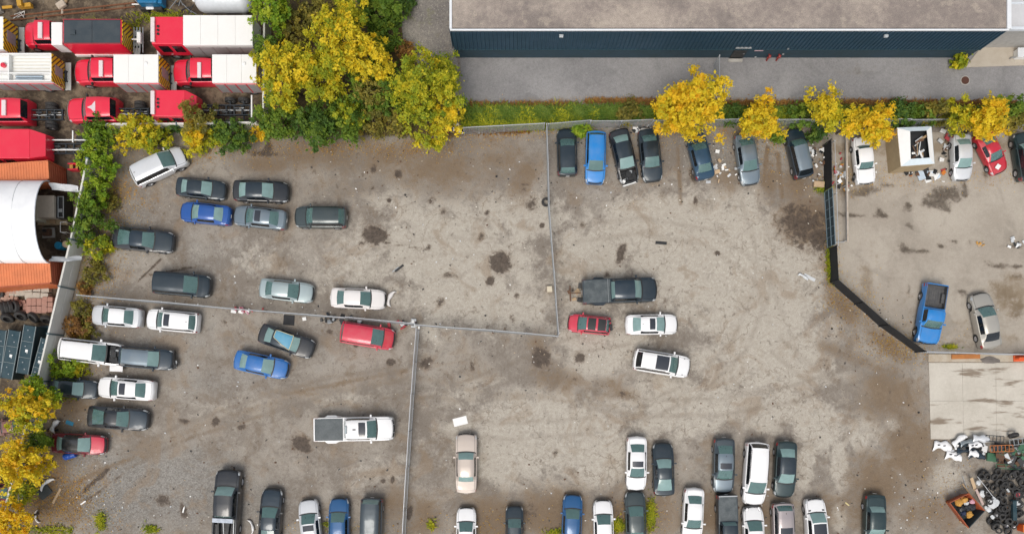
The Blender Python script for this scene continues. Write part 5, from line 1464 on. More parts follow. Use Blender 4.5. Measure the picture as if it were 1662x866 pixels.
for i in range(n):
    m = MB(); w = (bx - ax) / n; m.box((ax + (i + .5) * w, (ay + by) / 2, 2.87), (w - .012, by - ay, .06)); m.build('roof_panel', M_BOXW, root, bevel=.008)
for yy in (ay + .01, by - .01): shutters(root, ax + .05, bx - .05, yy, .72, 2.6, 5, mat('bare_panel', (.33, .30, .29), .5, .3, dirt=.3))
chassis(root, ax - .2, bx + .9, 1, org, wheels=(bx - 1.6,))

# truck with dark top and rear rack
root, org = truck_root(150, 52, 2.6, 'fire truck with a dark covered tank body and a rack at its tail')
cab_parts(root, org, 38, 88, 54, (61, 68, 36, 62), zroof=2.1)
m = MB(); box_px(m, 83, 101, 36, 73, .8, 2.2, org); m.build('pump_housing', M_WHITE, root, bevel=.03)
a, b = at(102, 71.5, 2.6), at(197, 31.5, 2.6)
ax, bx, ay, by = a.x - org.x, b.x - org.x, a.y - org.y, b.y - org.y
m = MB(); m.hexa([(ax, ay - .12, .9), (bx, ay - .12, .9), (bx, by + .12, .9), (ax, by + .12, .9)], [(ax, ay, 2.56), (bx, ay, 2.56), (bx, by, 2.56), (ax, by, 2.56)]); m.build('tank_body', RED, root, bevel=.03)
M_DKTOP = mat('dark_cover', (.032, .045, .055), .55, dirt=.4, dirt_col=(.075, .085, .09), scale=1.2)
for i in range(2):
    m = MB(); w = (bx - ax - .16) / 2; m.box((ax + .08 + (i + .5) * w, (ay + by) / 2, 2.585), (w - .02, by - ay - .14, .06)); m.build('cover_panel', M_DKTOP, root, bevel=.01)
for yy in (ay + .03, by - .03):
    m = MB(); m.box(((ax + bx) / 2, yy, 2.62), (bx - ax, .07, .10)); m.build('top_rail', mat('rail_red', (.30, .04, .05), .4, .2), root, bevel=.01)
m = MB(); m.box((ax + .9, (ay + by) / 2 - .1, 2.66), (.42, .36, .12)); m.build('hatch', M_DKTOP, root, bevel=.02)
m = MB(); m.box(((ax + bx) / 2, ay - .16, .78), (bx - ax, .10, .34)); m.build('side_skirt', M_WHITE, root, bevel=.02)
rear_face(root, org, 0, 0, .8, 2.5, bx, ay + .03, by - .03, door=False)
for k in range(4):
    m = MB(); m.tube((bx + .28 + k * .26, ay - .05, 1.1), (bx + .28 + k * .26, by + .05, 1.1), .05, 6); m.build('rack_tube', M_STEEL, root, smooth=50)
m = MB(); m.box((bx + .85, (ay + by) / 2 + .1, 1.3), (.34, .9, .3)); m.box((bx + .5, (ay + by) / 2, 1.25), (.7, .12, .12)); m.build('winch', M_WHITE, root, bevel=.03)
chassis(root, ax - .3, bx + .9, 1, org, wheels=(bx - 1.1, bx - 2.3))

# white tray truck at the left edge
root, org = truck_root(40, 110, 2.5, 'white open tray fire truck cut by the left edge with chevron tail')
a, b = at(-20, 132, 2.5), at(83, 86, 2.5)
ax, bx, ay, by = a.x - org.x, b.x - org.x, a.y - org.y, b.y - org.y
m = MB(); m.box(((ax + bx) / 2, (ay + by) / 2, 1.45), (bx - ax, by - ay, 1.2)); m.build('tray_body', M_WHITE, root)
yq = ay + (by - ay) * .30
for yy, w in ((ay + .06, .12), (yq, .10), (by - .06, .12)):
    m = MB(); m.box(((ax + bx) / 2, yy, 2.28), (bx - ax, w, .46)); m.build('tray_wall', M_WHITE, root, bevel=.02)
for xx in (ax + 1.75, bx - .06):
    m = MB(); m.box((xx, (ay + by) / 2, 2.27), (.12, by - ay - .26, .44)); m.build('tray_end', M_WHITE, root, bevel=.02)
for k in range(5):
    m = MB(); m.box(((ax + bx) / 2 + .6, yq + .25 + k * .28, 2.10), (bx - ax - 1.8, .05, .05)); m.build('tray_rib', mat('tray_cream', (.68, .65, .56), .5), root)
for k in range(2):
    m = MB(); m.tube((ax + 1.9 + .3, ay + .27 + k * .24, 2.2), (bx - .9, ay + .27 + k * .24, 2.2), .10, 10); m.build('hose_tube', mat('blue_grey_tube', (.35, .43, .50), .4, .4), root, smooth=45)
for yy in (ay - .01, by + .01): shutters(root, ax + .05, bx - .05, yy, .7, 2.1, 5, RED)
m = MB(); m.lathe([(.2, 0), (.22, .2), (.12, .3), (0, .3)], 14, M=Matrix.Translation((ax + 1.1, by - .9, 2.05))); m.build('valve', RED, root, smooth=40)
rear_face(root, org, 0, 0, .75, 2.45, bx, ay + .03, by - .03)
chassis(root, ax, bx + .3, 1, org, wheels=(bx - 1.6,))
# only the tail of another truck
root, org = truck_root(0, 58, 2.5, 'yellow striped tail of a fire truck at the top left edge')
a, b = at(-60, 80, 2.5), at(5, 27, 2.5)
ax, bx, ay, by = a.x - org.x, b.x - org.x, a.y - org.y, b.y - org.y
m = MB(); m.box(((ax + bx) / 2, (ay + by) / 2, 1.65), (bx - ax, by - ay, 1.7)); m.build('box_body', M_WHITE, root, bevel=.02)
rear_face(root, org, 0, 0, .75, 2.48, bx, ay + .03, by - .03)
chassis(root, ax, bx + .3, 1, org, wheels=(bx - 1.6,))
# bare cab and chassis trucks
root, org = truck_root(5, 178, 2.0, 'red crew cab with bare chassis at the left edge of the third row')
_, xr = cab_parts(root, org, -42, 42, 179, (2, 9, 162, 187))
chassis(root, xr - .2, at(104, 178, .8).x - org.x, 1, org, wheels=(at(84, 178, .5).x - org.x,))
root, org = truck_root(146, 176, 2.0, 'red cab with white roof emblem and bare chassis behind it')
_, xr = cab_parts(root, org, 107, 186, 177, None, emblem=(149, 174))
chassis(root, xr - .2, at(243, 177, .8).x - org.x, 1, org, wheels=(at(228, 177, .5).x - org.x,))
root, org = truck_root(280, 168, 2.3, 'flat fronted red cab with long bare chassis above the bushes')
ax, bx, ay, by = flat_cab(root, org, 245, 300, 145, 190, 2.35, taper=319)
xe = at(408, 175, .9).x - org.x
chassis(root, bx, xe, 1, org, wheels=(at(374, 175, .5).x - org.x, at(396, 175, .5).x - org.x), dual=False)
m = MB(); m.box((xe + .05, 0, .95), (.12, 2.5, .12)); m.build('rear_cross_beam', M_WHITE, root, bevel=.01)
root, org = truck_root(25, 232, 2.3, 'flat red cab with pale chassis rails just above the orange container')
ax, bx, ay, by = flat_cab(root, org, -30, 48, 208, 258, 2.35, taper=74, bar=False)
xe = at(158, 236, 1.0).x - org.x
chassis(root, bx, xe, 1, org, wheels=(at(134, 236, .5).x - org.x,))
for py in (227, 243):
    p = at(100, py, 1.1)
    m = MB(); m.box(((bx + xe) / 2 + .3, p.y - org.y, 1.05), (xe - bx, .09, .12)); m.build('pale_side_rail', M_WHITE, root, bevel=.01)
m = MB(); p = at(119, 222, 1.1); m.box((p.x - org.x, p.y - org.y, 1.15), (.1, 1.0, .1)); m.build('upright_bar', M_WHITE, root)
m = MB(); p = at(144, 235, 1.3); m.box((p.x - org.x, p.y - org.y, 1.2), (.09, 2.5, .09)); m.build('rear_cross_beam', mat('yellow_green_bar', (.55, .58, .12), .5), root)

# ------------------------------------------------------------------ storage yard: containers, tent roof, boxes
M_ORANGE = mat('container_orange', (.66, .20, .075), .55, .0, dirt=.5, dirt_col=(.40, .12, .05), scale=1.0)
M_ORANGE_D = mat('container_rust', (.40, .095, .04), .6, .05, dirt=.45, dirt_col=(.25, .06, .03), scale=1.2)
def container(label, pts, z=2.6, end_w=1.0):
    """pts: photo pixels of the roof corners near right (bottom) and far right (top); runs off to the left"""
    br, tr = at(*pts[0], z), at(*pts[1], z)
    u = (br - tr); W = u.length; rz = math.atan2(-u.x, u.y) if False else math.atan2((br - tr).x, -(br - tr).y)
    L = 6.06
    root = thing('shipping_container', label, 'container', (tr.x, tr.y, 0), rz, 'orange shipping containers')
    # local: x to the left is negative, y down is negative
    def corr_face(n, a, b, z0, z1, d, horiz=False):
        m = MB(); prof = []
        for k in range(n):
            t0 = k / n
            for f, dd in ((0, 0), (.4, 0), (.5, d), (.9, d)): prof.append((t0 + f / n, dd))
        prof.append((1, 0))
        a, b = Vector(a), Vector(b); nn = Vector((-(b - a).y, (b - a).x, 0)).normalized()
        if horiz:
            vs = [a + nn * dd + Vector((0, 0, z0 + (z1 - z0) * t)) for t, dd in prof] + [b + nn * dd + Vector((0, 0, z0 + (z1 - z0) * t)) for t, dd in prof]
        else:
            vs = [a.lerp(b, t) + nn * dd + Vector((0, 0, z0)) for t, dd in prof] + [a.lerp(b, t) + nn * dd + Vector((0, 0, z1)) for t, dd in prof]
        K = len(prof)
        return m.add(vs, [(i, i + 1, K + i + 1, K + i) if not horiz else (i, K + i, K + i + 1, i + 1) for i in range(K - 1)])
    o = corr_face(22, (-L, -W, 0), (0, -W, 0), .12, z - .1, .035).build('side_wall', M_ORANGE, root)
    o = corr_face(22, (0, 0, 0), (-L, 0, 0), .12, z - .1, .035).build('side_wall', M_ORANGE, root)
    o = corr_face(8, (-.03, -W, 0), (-.03, 0, 0), .12, z - .1, .03, True).build('end_wall', M_ORANGE_D, root)
    m = MB(); n = 26
    for k in range(n):
        m.box((-L * (k + .5) / n, -W / 2, z - .02), (L / n * .55, W - .16, .05))
    m.box((-L / 2, -W / 2, z - .05), (L, W, .06))
    m.build('roof', M_ORANGE, root)
    for x, y in ((0, 0), (0, -W), (-L, 0), (-L, -W)):
        m = MB(); m.box((x - .06 if x == 0 else x + .06, y - .06 if y == 0 else y + .06, z / 2), (.14, .14, z + .04)); m.build('corner_post', M_ORANGE_D, root)
    m = MB(); m.box((-L / 2, -W + .05, z - .03), (L, .1, .1)); m.build('top_rail', M_ORANGE_D, root)
    m = MB(); m.box((-.06, -W / 2, z - .03), (.11, W - .2, .11)); m.build('end_rail', M_ORANGE, root)
    m = MB(); m.box((-L / 2, -W / 2, .08), (L - .1, W - .1, .12)); m.build('floor', M_UNDER, root)
    return root
container('orange shipping container just below the flat red cab, above the white tent roof', ((80, 292), (78, 260)))
container('orange shipping container below the white tent roof beside the rubble', ((84, 460), (81, 421)))

# white arched fabric roof spanning the two containers
def tent():
    a, b = at(80, 294, 2.65), at(81, 427, 2.65)
    span = a.y - b.y
    root = thing('tent_roof', 'white arched fabric roof spanning the two orange containers', 'shelter', (a.x, (a.y + b.y) / 2, 0))
    n, k, rise = 16, 10, 1.9
    t = NT('white_fabric'); co = t.coord('Object')
    nz = t.noise(.7, 4, .6, co)
    t.set(t.mix(t.ramp(nz, .45, .8), (.80, .81, .82), (.70, .71, .73)), .6)
    G = []
    for i in range(k + 1):
        row = []
        for j in range(n + 1):
            th = PI * j / n
            y = math.cos(th) * span / 2
            z = 2.66 + rise * math.sin(th) ** .9 - (.03 * math.sin(i * PI) if False else 0) - (.05 * abs(math.sin(i * PI / 2)) * math.sin(th))
            row.append((-i * .95, y, z))
        G.append(row)
    m = MB(); m.grid(G); m.build('fabric', t.mat, root, smooth=60)
    for i in range(0, k + 1, 2):
        m = MB(); m.path([(-i * .95, math.cos(PI * j / n) * span / 2, 2.62 + rise * math.sin(PI * j / n) ** .9) for j in range(n + 1)], .045, 6); m.build('arch_rib', M_STEEL if i else mat('edge_grey', (.45, .48, .52), .5), root, smooth=50)
    # torn flaps at both feet of the opening
    for sy in (1, -1):
        G = []
        for i in range(6):
            G.append([(i * .42, sy * (span / 2 - .15 - .10 * j - (.28 * (i / 5) ** 2 * (1 if sy < 0 else .4))), 2.72 - .20 * i * (1 if sy < 0 else .5) + .10 * math.sin(i * 2 + j * 1.3) - .08 * j) for j in range(6)])
        m = MB(); m.grid(G); m.build('loose_flap', mat('flap_fabric', (.58, .60, .62), .6, dirt=.3), root, smooth=60)
    m = MB(); m.box((-9.3, 0, 1.3), (.1, span, 2.6)); m.build('back_sheet', mat('flap_fabric', (.58, .60, .62), .6, dirt=.3), root)
    return root
tent()
# things standing in the opening
def thing_boxes(name, label, cat, px, py, rz, boxes, mats, part='body', bevel=.02, z=0, group=None):
    c = at(px, py); root = thing(name, label, cat, (c.x, c.y, z), rz, group)
    for i, (nm, bx, mi) in enumerate(boxes):
        m = MB(); m.box(*bx); m.build(nm, mats[mi], root, bevel=bevel)
    return root
M_BEIGE = mat('beige_enamel', (.52, .45, .36), .5, dirt=.3)
M_WOOD = mat('raw_wood', (.36, .25, .14), .8, dirt=.5, dirt_col=(.2, .13, .07), scale=2)
thing_boxes('workshop_machine', 'beige machine with an open dark rack under the tent opening', 'machine', 99, 342, 0,
            [('cabinet', ((-.3, 0, .85), (1.35, 1.9, 1.5)), 0), ('rack_body', ((.75, 0, .7), (.7, 1.9, 1.2)), 1), ('rack_bar', ((.62, 0, 1.38), (.07, 1.9, .07)), 2), ('rack_bar', ((1.08, 0, 1.38), (.07, 1.9, .07)), 2), ('rack_bar', ((.85, .9, 1.38), (.5, .07, .07)), 2), ('rack_bar', ((.85, -.9, 1.38), (.5, .07, .07)), 2), ('shelf_plank', ((.8, -.3, 1.34), (.35, .3, .1)), 2), ('base', ((0, 0, .05), (2.1, 2.0, .1)), 1)], [M_BEIGE, M_TRIM, M_STEEL])
thing_boxes('steel_cabinet', 'tall cream cabinet against the edge of the tent roof', 'cabinet', 76, 344, 0, [('body', ((0, 0, .8), (.55, 2.2, 1.6)), 0), ('door', ((.3, .4, .8), (.05, .9, 1.4)), 1), ('door', ((.3, -.6, .8), (.05, .9, 1.4)), 0)], [mat('cream_steel', (.50, .47, .36), .5, dirt=.3), M_TRIM])
thing_boxes('plywood_bench', 'low plywood bench under the beige machine', 'bench', 92, 362, 0, [('top', ((0, 0, .55), (2.6, .55, .06)), 0), ('leg', ((-1.1, 0, .26), (.1, .5, .52)), 0), ('leg', ((1.1, 0, .26), (.1, .5, .52)), 0), ('crate', ((.1, 0, .68), (.5, .4, .2)), 1)], [mat('plywood', (.40, .31, .19), .8, dirt=.4), M_WOOD])
thing_boxes('engine_pallet', 'pallet with a greasy engine block inside the tent opening', 'pallet', 80, 378, .05, [('pallet', ((0, 0, .08), (1.1, .9, .14)), 0), ('engine_block', ((0, 0, .3), (.7, .6, .3)), 1), ('manifold', ((-.1, .1, .52), (.3, .2, .16)), 2), ('pulley', ((.3, -.2, .45), (.12, .3, .3)), 1)], [M_CONC, M_RUST, M_TRIM])
thing_boxes('pipe_frame', 'bent pale pipe frame beside the bushes at the tent opening', 'frame', 113, 372, 0, [('bar', ((-.25, 0, .9), (.05, .9, .05)), 0), ('bar', ((0, .45, .9), (.5, .05, .05)), 0), ('bar', ((0, -.45, .9), (.5, .05, .05)), 0), ('leg', ((-.25, .43, .45), (.05, .05, .9)), 0), ('leg', ((-.25, -.43, .45), (.05, .05, .9)), 0), ('leg', ((.25, .43, .45), (.05, .05, .9)), 0), ('leg', ((.25, -.43, .45), (.05, .05, .9)), 0)], [M_WHITE], bevel=.008)
def barrel(px, py, label, col, r=.30, h=.88, lid=None, group=None, name='barrel', tilt=0):
    c = at(px, py, h if not tilt else .3); root = thing(name, label, 'barrel', (c.x, c.y, 0), 0, group)
    m = MB(); m.lathe([(r * .96, 0), (r, .03), (r, h * .33), (r * 1.03, h * .35), (r, h * .37), (r, h * .63), (r * 1.03, h * .65), (r, h * .67), (r, h - .03), (r * .97, h)], 20)
    o = m.build('drum', col, root, smooth=35)
    m = MB(); m.lathe([(r * .92, 0), (r * .92, .02), (r * .2, .03), (0, .03)], 20); m.tube((r * .5, 0, .02), (r * .5, 0, .06), .04, 8); l = m.build('lid', lid or col, root, smooth=40); l.location = (0, 0, h - .01)
    if tilt:
        root.rotation_euler = (0, R(90), tilt); root.location.z = r * 1.03
    return root
M_BLUEP = mat('blue_plastic', (.015, .22, .38), .4, dirt=.25)
barrel(94, 398, 'blue barrel under the tent opening', M_BLUEP, .33)
barrel(106.5, 396, 'tan topped barrel beside the blue barrel in the tent opening', mat('tan_plastic', (.55, .42, .28), .5, dirt=.25), .30)
barrel(105, 741, 'royal blue barrel lying beside the red hatchback', mat('royal_blue_plastic', (.012, .09, .45), .4, dirt=.2), .30, 1.0, tilt=.3)

# stacked brown and grey blocks
M_BRICK = mat('red_brick', (.36, .20, .155), .85, dirt=.5, dirt_col=(.25, .15, .12), scale=4)
M_STONE = mat('grey_block', (.42, .40, .34), .85, dirt=.45, dirt_col=(.28, .26, .22), scale=3)
def block_pile(name, label, px, py, nx, ny, nz, size, material, jit, cat='brick pile', drop=0.0, rz=0.0, seed=1):
    c = at(px, py); root = thing(name, label, cat, (c.x, c.y, 0), rz)
    rnd = random.Random(seed)
    mb = MB(); mb.box((0, 0, 0), size); me = mb.mesh('block', bevel=.015)
    for k in range(nz):
        for i in range(nx):
            for j in range(ny):
                if rnd.random() < drop * (k + 1): continue
                o = link('block', me, material, root)
                o.location = ((i - (nx - 1) / 2) * size[0] * 1.06 + rnd.uniform(-jit, jit), (j - (ny - 1) / 2) * size[1] * 1.08 + rnd.uniform(-jit, jit), size[2] * (k + .5) + .003 * k)
                o.rotation_euler = (rnd.uniform(-jit, jit) * .4, rnd.uniform(-jit, jit) * .4, rnd.uniform(-jit, jit) * 3)
    return root
block_pile('brick_pallet', 'neat pallet of reddish bricks near the concrete wall', 66, 497, 4, 2, 2, (.42, .62, .3), M_BRICK, .01, drop=.02, seed=2)
block_pile('brick_pallet', 'second pallet of reddish bricks touching the concrete wall', 84, 495, 2, 3, 2, (.44, .42, .3), M_BRICK, .012, drop=.02, seed=8)
block_pile('brick_heap', 'loose heap of broken reddish bricks left of the pallets', 44, 497, 5, 4, 2, (.30, .26, .2), M_BRICK, .07, drop=.15, seed=3)
block_pile('brick_heap', 'rough heap of pale pink bricks beside the tyre row', 16, 483, 6, 4, 2, (.28, .24, .2), mat('pink_brick', (.40, .27, .21), .85, dirt=.5, scale=4), .08, drop=.2, seed=4)
block_pile('stone_block_stack', 'large grey concrete blocks below the lower orange container', 65, 475, 3, 2, 1, (.68, .62, .5), M_STONE, .04, 'block stack', seed=5)
block_pile('stone_block_stack', 'smaller grey blocks in a row left of the large ones', 36, 476, 4, 1, 1, (.46, .5, .4), M_STONE, .06, 'block stack', seed=6)
# long dark blue steel bins
M_BIN = mat('dark_teal_steel', (.020, .052, .068), .45, .35, dirt=.45, dirt_col=(.07, .10, .11), scale=1.4)
M_BIN_E = mat('pale_bin_edge', (.25, .30, .31), .5, .3, dirt=.3)
def long_bin(label, p0, p1, wpx, h=1.5):
    a, b = at(*p0, h), at(*p1, h)
    c = (a + b) / 2; d = b - a; rz = math.atan2(d.y, d.x); L = d.length; w = wpx / PXM
    root = thing('steel_storage_bin', label, 'storage bin', (c.x, c.y, 0), rz, 'long dark steel bins by the concrete wall')
    m = MB(); m.box((0, 0, h / 2 - .03), (L, w, h - .08)); m.build('bin_body', M_BIN, root)
    n = 3
    for k in range(n):
        q = MB(); q.box((-L / 2 + L * (k + .5) / n, 0, h - .03), (L / n - .05, w - .08, .06)); lid = q.build('lid_panel', M_BIN, root, bevel=.012)
        for sx in (-.2, .2):
            r_ = MB(); r_.lathe([(.05, 0), (.05, .02), (0, .025)], 8, M=Matrix.Translation((-L / 2 + L * (k + .5) / n + sx * L / n, sx * w * .6, h))); r_.build('lid_bolt', M_STEEL, lid)
    for sy in (-1, 1):
        e = MB(); e.box((0, sy * (w / 2 - .01), h - .02), (L + .03, .045, .10)); e.build('edge_bar', M_BIN_E, root)
    for k in (1, 2):
        e = MB(); e.box((-L / 2 + L * k / n, 0, h + .0), (.035, w - .07, .08)); e.build('seam_bar', M_BIN_E, root)
    s = MB(); s.box((.1, .05, h + .005), (.24, .22, .02)); s.build('paper_label', M_WHITE, root)
    return root
long_bin('dark steel bin cut by the left edge of the picture', (2, 535), (-8, 612), 17)
long_bin('dark steel bin second from the left edge', (24, 536), (10, 614), 19)
long_bin('longest dark steel bin in the middle of the four', (49, 528), (36, 606), 19)
long_bin('narrow dark steel bin right against the concrete wall', (73, 549), (54, 620), 12)
thing_boxes('scrap_plate', 'flat dark steel plate lying above the narrow bin', 'plate', 72, 537, .1, [('plate', ((0, 0, .05), (1.1, .9, .05)), 0), ('bearer', ((0, -.2, .015), (1.0, .1, .03)), 0)], [M_BIN], bevel=.006)

# upper left yard scrap
m_ = MB(); a, b = at(18, 34), at(220, 12)
rl = thing('rusty_rail', 'long rusty steel rail lying above the top row of trucks', 'rail', (a.x, a.y, 0))
d = b - a
for s_ in (0, .35):
    m = MB(); m.tube((0, s_, .1), (d.x, d.y + s_, .1), .07, 6); m.build('rail_bar', mat('rail_rust', (.20, .085, .04), .85, .1, dirt=.5), rl)
for k in range(6):
    m = MB(); m.box((d.x * (k + .5) / 6, d.y * (k + .5) / 6 + .17, .05), (.12, .6, .08)); m.build('tie_plate', M_RUST, rl)
tk = at(365, 8, 1.0)
tank = thing('gas_tank', 'large white cylindrical tank above the white box fire truck', 'tank', (tk.x, tk.y, 0))
M_TANK = mat('tank_white', (.62, .65, .68), .4, dirt=.25)
m = MB(); m.lathe([(0, -2.45), (.45, -2.38), (.85, -2.1), (1.0, -1.75), (1.0, 1.75), (.85, 2.1), (.45, 2.38), (0, 2.45)], 28, M=Matrix.Translation((0, .2, 1.3)) @ Matrix.Rotation(PI / 2, 4, 'Y')); m.build('vessel', M_TANK, tank, smooth=45)
for x in (-.9, .9):
    m = MB(); m.lathe([(.14, .9), (.14, 1.06), (.10, 1.08), (0, 1.08)], 14, M=Matrix.Translation((x, .2, 1.3))); m.build('valve_cap', M_RUST, tank, smooth=40)
    m = MB(); m.box((x * 1.6, .2, .2), (.3, 1.4, .42)); m.build('saddle', M_CONC, tank)
m = MB(); m.tube((-2.4, .2, 1.3), (-2.65, .2, 1.3), .12, 10); m.build('nozzle', M_WHITE, tank)
M_TRACT = mat('tractor_blue', (.012, .16, .34), .4, dirt=.25)
thing_boxes('blue_forklift', 'blue forklift with white trim at the top edge', 'forklift', 246, 10, 0,
            [('body', ((.3, .3, 1.0), (1.7, 1.5, .9)), 0), ('cab_roof', ((.4, .4, 2.0), (1.2, 1.2, .08)), 0), ('pillar', ((-.1, -.1, 1.6), (.07, .07, .8)), 1), ('pillar', ((.95, -.1, 1.6), (.07, .07, .8)), 1), ('pillar', ((-.1, .95, 1.6), (.07, .07, .8)), 1), ('counterweight', ((1.2, .3, .8), (.6, 1.4, .9)), 0), ('mast', ((-.85, .3, 1.2), (.12, .9, 2.0)), 1), ('fork', ((-1.2, .0, .3), (.8, .12, .08)), 1), ('fork', ((-1.2, .6, .3), (.8, .12, .08)), 1), ('wheel', ((-.4, -.5, .35), (.7, .3, .7)), 2), ('wheel', ((.9, -.5, .35), (.7, .3, .7)), 2), ('step', ((.2, -.55, .7), (.7, .25, .1)), 1)], [M_TRACT, M_WHITE, M_RUBBER], bevel=.06)
thing_boxes('yellow_loader', 'yellow machine arm at the top left corner', 'loader', 28, 2, 0, [('boom', ((-.4, .2, 1.0), (3.0, .5, .3), .06), 0), ('arm', ((.8, -.3, .9), (.4, 1.3, .3), .15), 0), ('bucket', ((1.1, -.7, .5), (1.1, .35, .4), .1), 0), ('tooth', ((-.6, -.75, .4), (.9, .25, .12), .1), 0), ('block', ((-1.5, -.9, .3), (.7, .6, .5), .3), 1)], [mat('loader_yellow', (.55, .30, .03), .5, dirt=.4), M_CONC])
thing_boxes('rubble_chunk', 'pale broken rubble lump above the dark topped fire truck', 'rubble', 102, 10, .4, [('chunk', ((0, 0, .2), (.8, .6, .35), .2), 0), ('chunk', ((.5, .3, .15), (.6, .4, .25), .8), 1), ('chunk', ((-.2, -.5, .1), (.5, .2, .15), 1.1), 0)], [mat('pale_rubble', (.50, .42, .33), .8, dirt=.5), M_WOOD], bevel=.06)
c = at(32, 25); wt = thing('wire_tangle', 'tangle of pale wire beside the rusty rail', 'wire', (c.x, c.y, 0)); m = MB(); rnd = random.Random(4)
pts = [Vector((rnd.uniform(-.7, .7), rnd.uniform(-.4, .4), rnd.uniform(.02, .3))) for _ in range(14)]; m.path(pts, .02, 4); m.build('wire', M_WHITE, wt)
c = at(304, 10); sc_ = thing('tube_scrap', 'tangled heap of grey metal tubes between forklift and tank', 'scrap metal', (c.x, c.y, 0))
for k in range(14):
    m = MB(); a = Vector((rnd.uniform(-.9, .9), rnd.uniform(-.8, .8), .1 + .04 * k)); b = a + Vector((rnd.uniform(-1, 1), rnd.uniform(-1, 1), rnd.uniform(-.05, .1))); m.tube(a, b, .035, 6); m.build('tube', M_STEEL if k % 3 else M_BLACKSTEEL, sc_, smooth=50)
thing_boxes('red_frame', 'small red and yellow steel frame right of the upper orange container', 'frame', 126, 274, 0, [('side', ((0, .25, .4), (.9, .1, .7)), 0), ('side', ((0, -.25, .4), (.9, .1, .7)), 0), ('plate', ((-.2, 0, .6), (.3, .4, .06)), 1), ('plate', ((.3, 0, .6), (.2, .4, .06)), 1)], [RED, mat('ochre_paint', (.50, .28, .05), .5)])
# ------------------------------------------------------------------ trees, bushes, grass
def leaf_mat(name, c1, c2, c3):
    t = NT(name)
    a = t.attr('leaf')
    r = t.n('ShaderNodeValToRGB'); e = r.color_ramp.elements
    e[0].position, e[0].color = 0.0, (*c1, 1); e[1].position, e[1].color = 1.0, (*c3, 1)
    k = e.new(.5); k.color = (*c2, 1)
    t.l(a, r.inputs[0])
    tl = t.n('ShaderNodeBsdfTranslucent'); t.l(r.outputs[0], tl.inputs[0])
    t.set(r.outputs[0], .6, spec=.25)
    m = t.n('ShaderNodeMixShader'); m.inputs[0].default_value = .42
    t.l(t.b.outputs[0], m.inputs[1]); t.l(tl.outputs[0], m.inputs[2]); t.l(m.outputs[0], t.out.inputs['Surface'])
    return t.mat
LEAF = {
 'yellow': leaf_mat('leaves_yellow', (.42, .39, .028), (.78, .62, .032), (.86, .64, .036)),
 'gold': leaf_mat('leaves_gold', (.54, .43, .028), (.85, .61, .028), (.83, .50, .028)),
 'lime': leaf_mat('leaves_lime', (.17, .26, .024), (.38, .42, .028), (.70, .60, .034)),
 'mix': leaf_mat('leaves_yellow_green', (.25, .31, .024), (.53, .50, .028), (.80, .62, .032)),
 'green': leaf_mat('leaves_green', (.085, .165, .026), (.155, .255, .032), (.27, .34, .036)),
 'bright': leaf_mat('leaves_bright_green', (.15, .28, .024), (.26, .39, .028), (.42, .48, .034)),
 'dark': leaf_mat('leaves_dark_green', (.055, .120, .028), (.095, .175, .032), (.16, .24, .034)),
 'olive': leaf_mat('leaves_olive', (.150, .150, .036), (.25, .225, .045), (.38, .30, .05)),
 'rust': leaf_mat('leaves_rust', (.20, .105, .042), (.33, .17, .052), (.50, .28, .06)),
}
M_BARK = mat('bark', (.10, .075, .05), .9, dirt=.5, scale=4, bump=.3)
def crown_mesh(r, hz, seed, leaf=.17, dens=1.0, clump=.42, up=.35, nlev=None):
    """many small leaf faces gathered in clumps through a flattened crown"""
    rs = np.random.RandomState(seed)
    nc = int((9 + 15 * r * r) * (.8 if clump > .5 else 1))
    nc = min(nc, 260)
    # clump centres, more of them near the outer shell, ragged outline
    d = rs.normal(size=(nc, 3)); d /= np.linalg.norm(d, axis=1)[:, None]
    rad = rs.uniform(.25, 1.0, nc) ** .55
    ang = np.arctan2(d[:, 1], d[:, 0])
    lob = 1 + .20 * np.sin(ang * 3 + seed) + .12 * np.sin(ang * 5 + seed * 2.3) + rs.uniform(-.16, .14, nc)
    C = d * (rad * lob)[:, None] * np.array([r, r, hz])
    n = int(min(11000, 820 * r * r * dens + 280))
    ci = rs.randint(0, nc, n)
    cs = clump * rs.uniform(.45, 1.2, nc)
    P = C[ci] + rs.normal(size=(n, 3)) * (cs[ci] * .48)[:, None] * np.array([1, 1, .6])
    nrm = rs.normal(size=(n, 3)) * .75 + np.array([0, 0, up + .5]) + (P / np.array([r, r, hz])) * .5
    nrm /= np.linalg.norm(nrm, axis=1)[:, None]
    t = np.cross(nrm, rs.normal(size=(n, 3))); t /= np.linalg.norm(t, axis=1)[:, None]
    b = np.cross(nrm, t)
    L = leaf * (.45 + 1.0 * rs.rand(n) ** 1.6)[:, None]; Wd = L * rs.uniform(.42, .7, n)[:, None]
    V = np.stack([P - t * L, P + b * Wd - t * L * .1, P + t * L, P - b * Wd - t * L * .1], 1).reshape(-1, 3)
    me = bpy.data.meshes.new('crown')
    me.vertices.add(4 * n); me.vertices.foreach_set('co', V.astype(np.float32).ravel())
    me.loops.add(4 * n); me.loops.foreach_set('vertex_index', np.arange(4 * n, dtype=np.int32))
    me.polygons.add(n); me.polygons.foreach_set('loop_start', np.arange(0, 4 * n, 4, dtype=np.int32))
    me.update(calc_edges=True)
    tone = np.clip(rs.normal(.5, .24, nc)[ci] + rs.normal(0, .17, n), 0, 1)
    a = me.attributes.new('leaf', 'FLOAT', 'FACE'); a.data.foreach_set('value', tone.astype(np.float32))
    return me, C
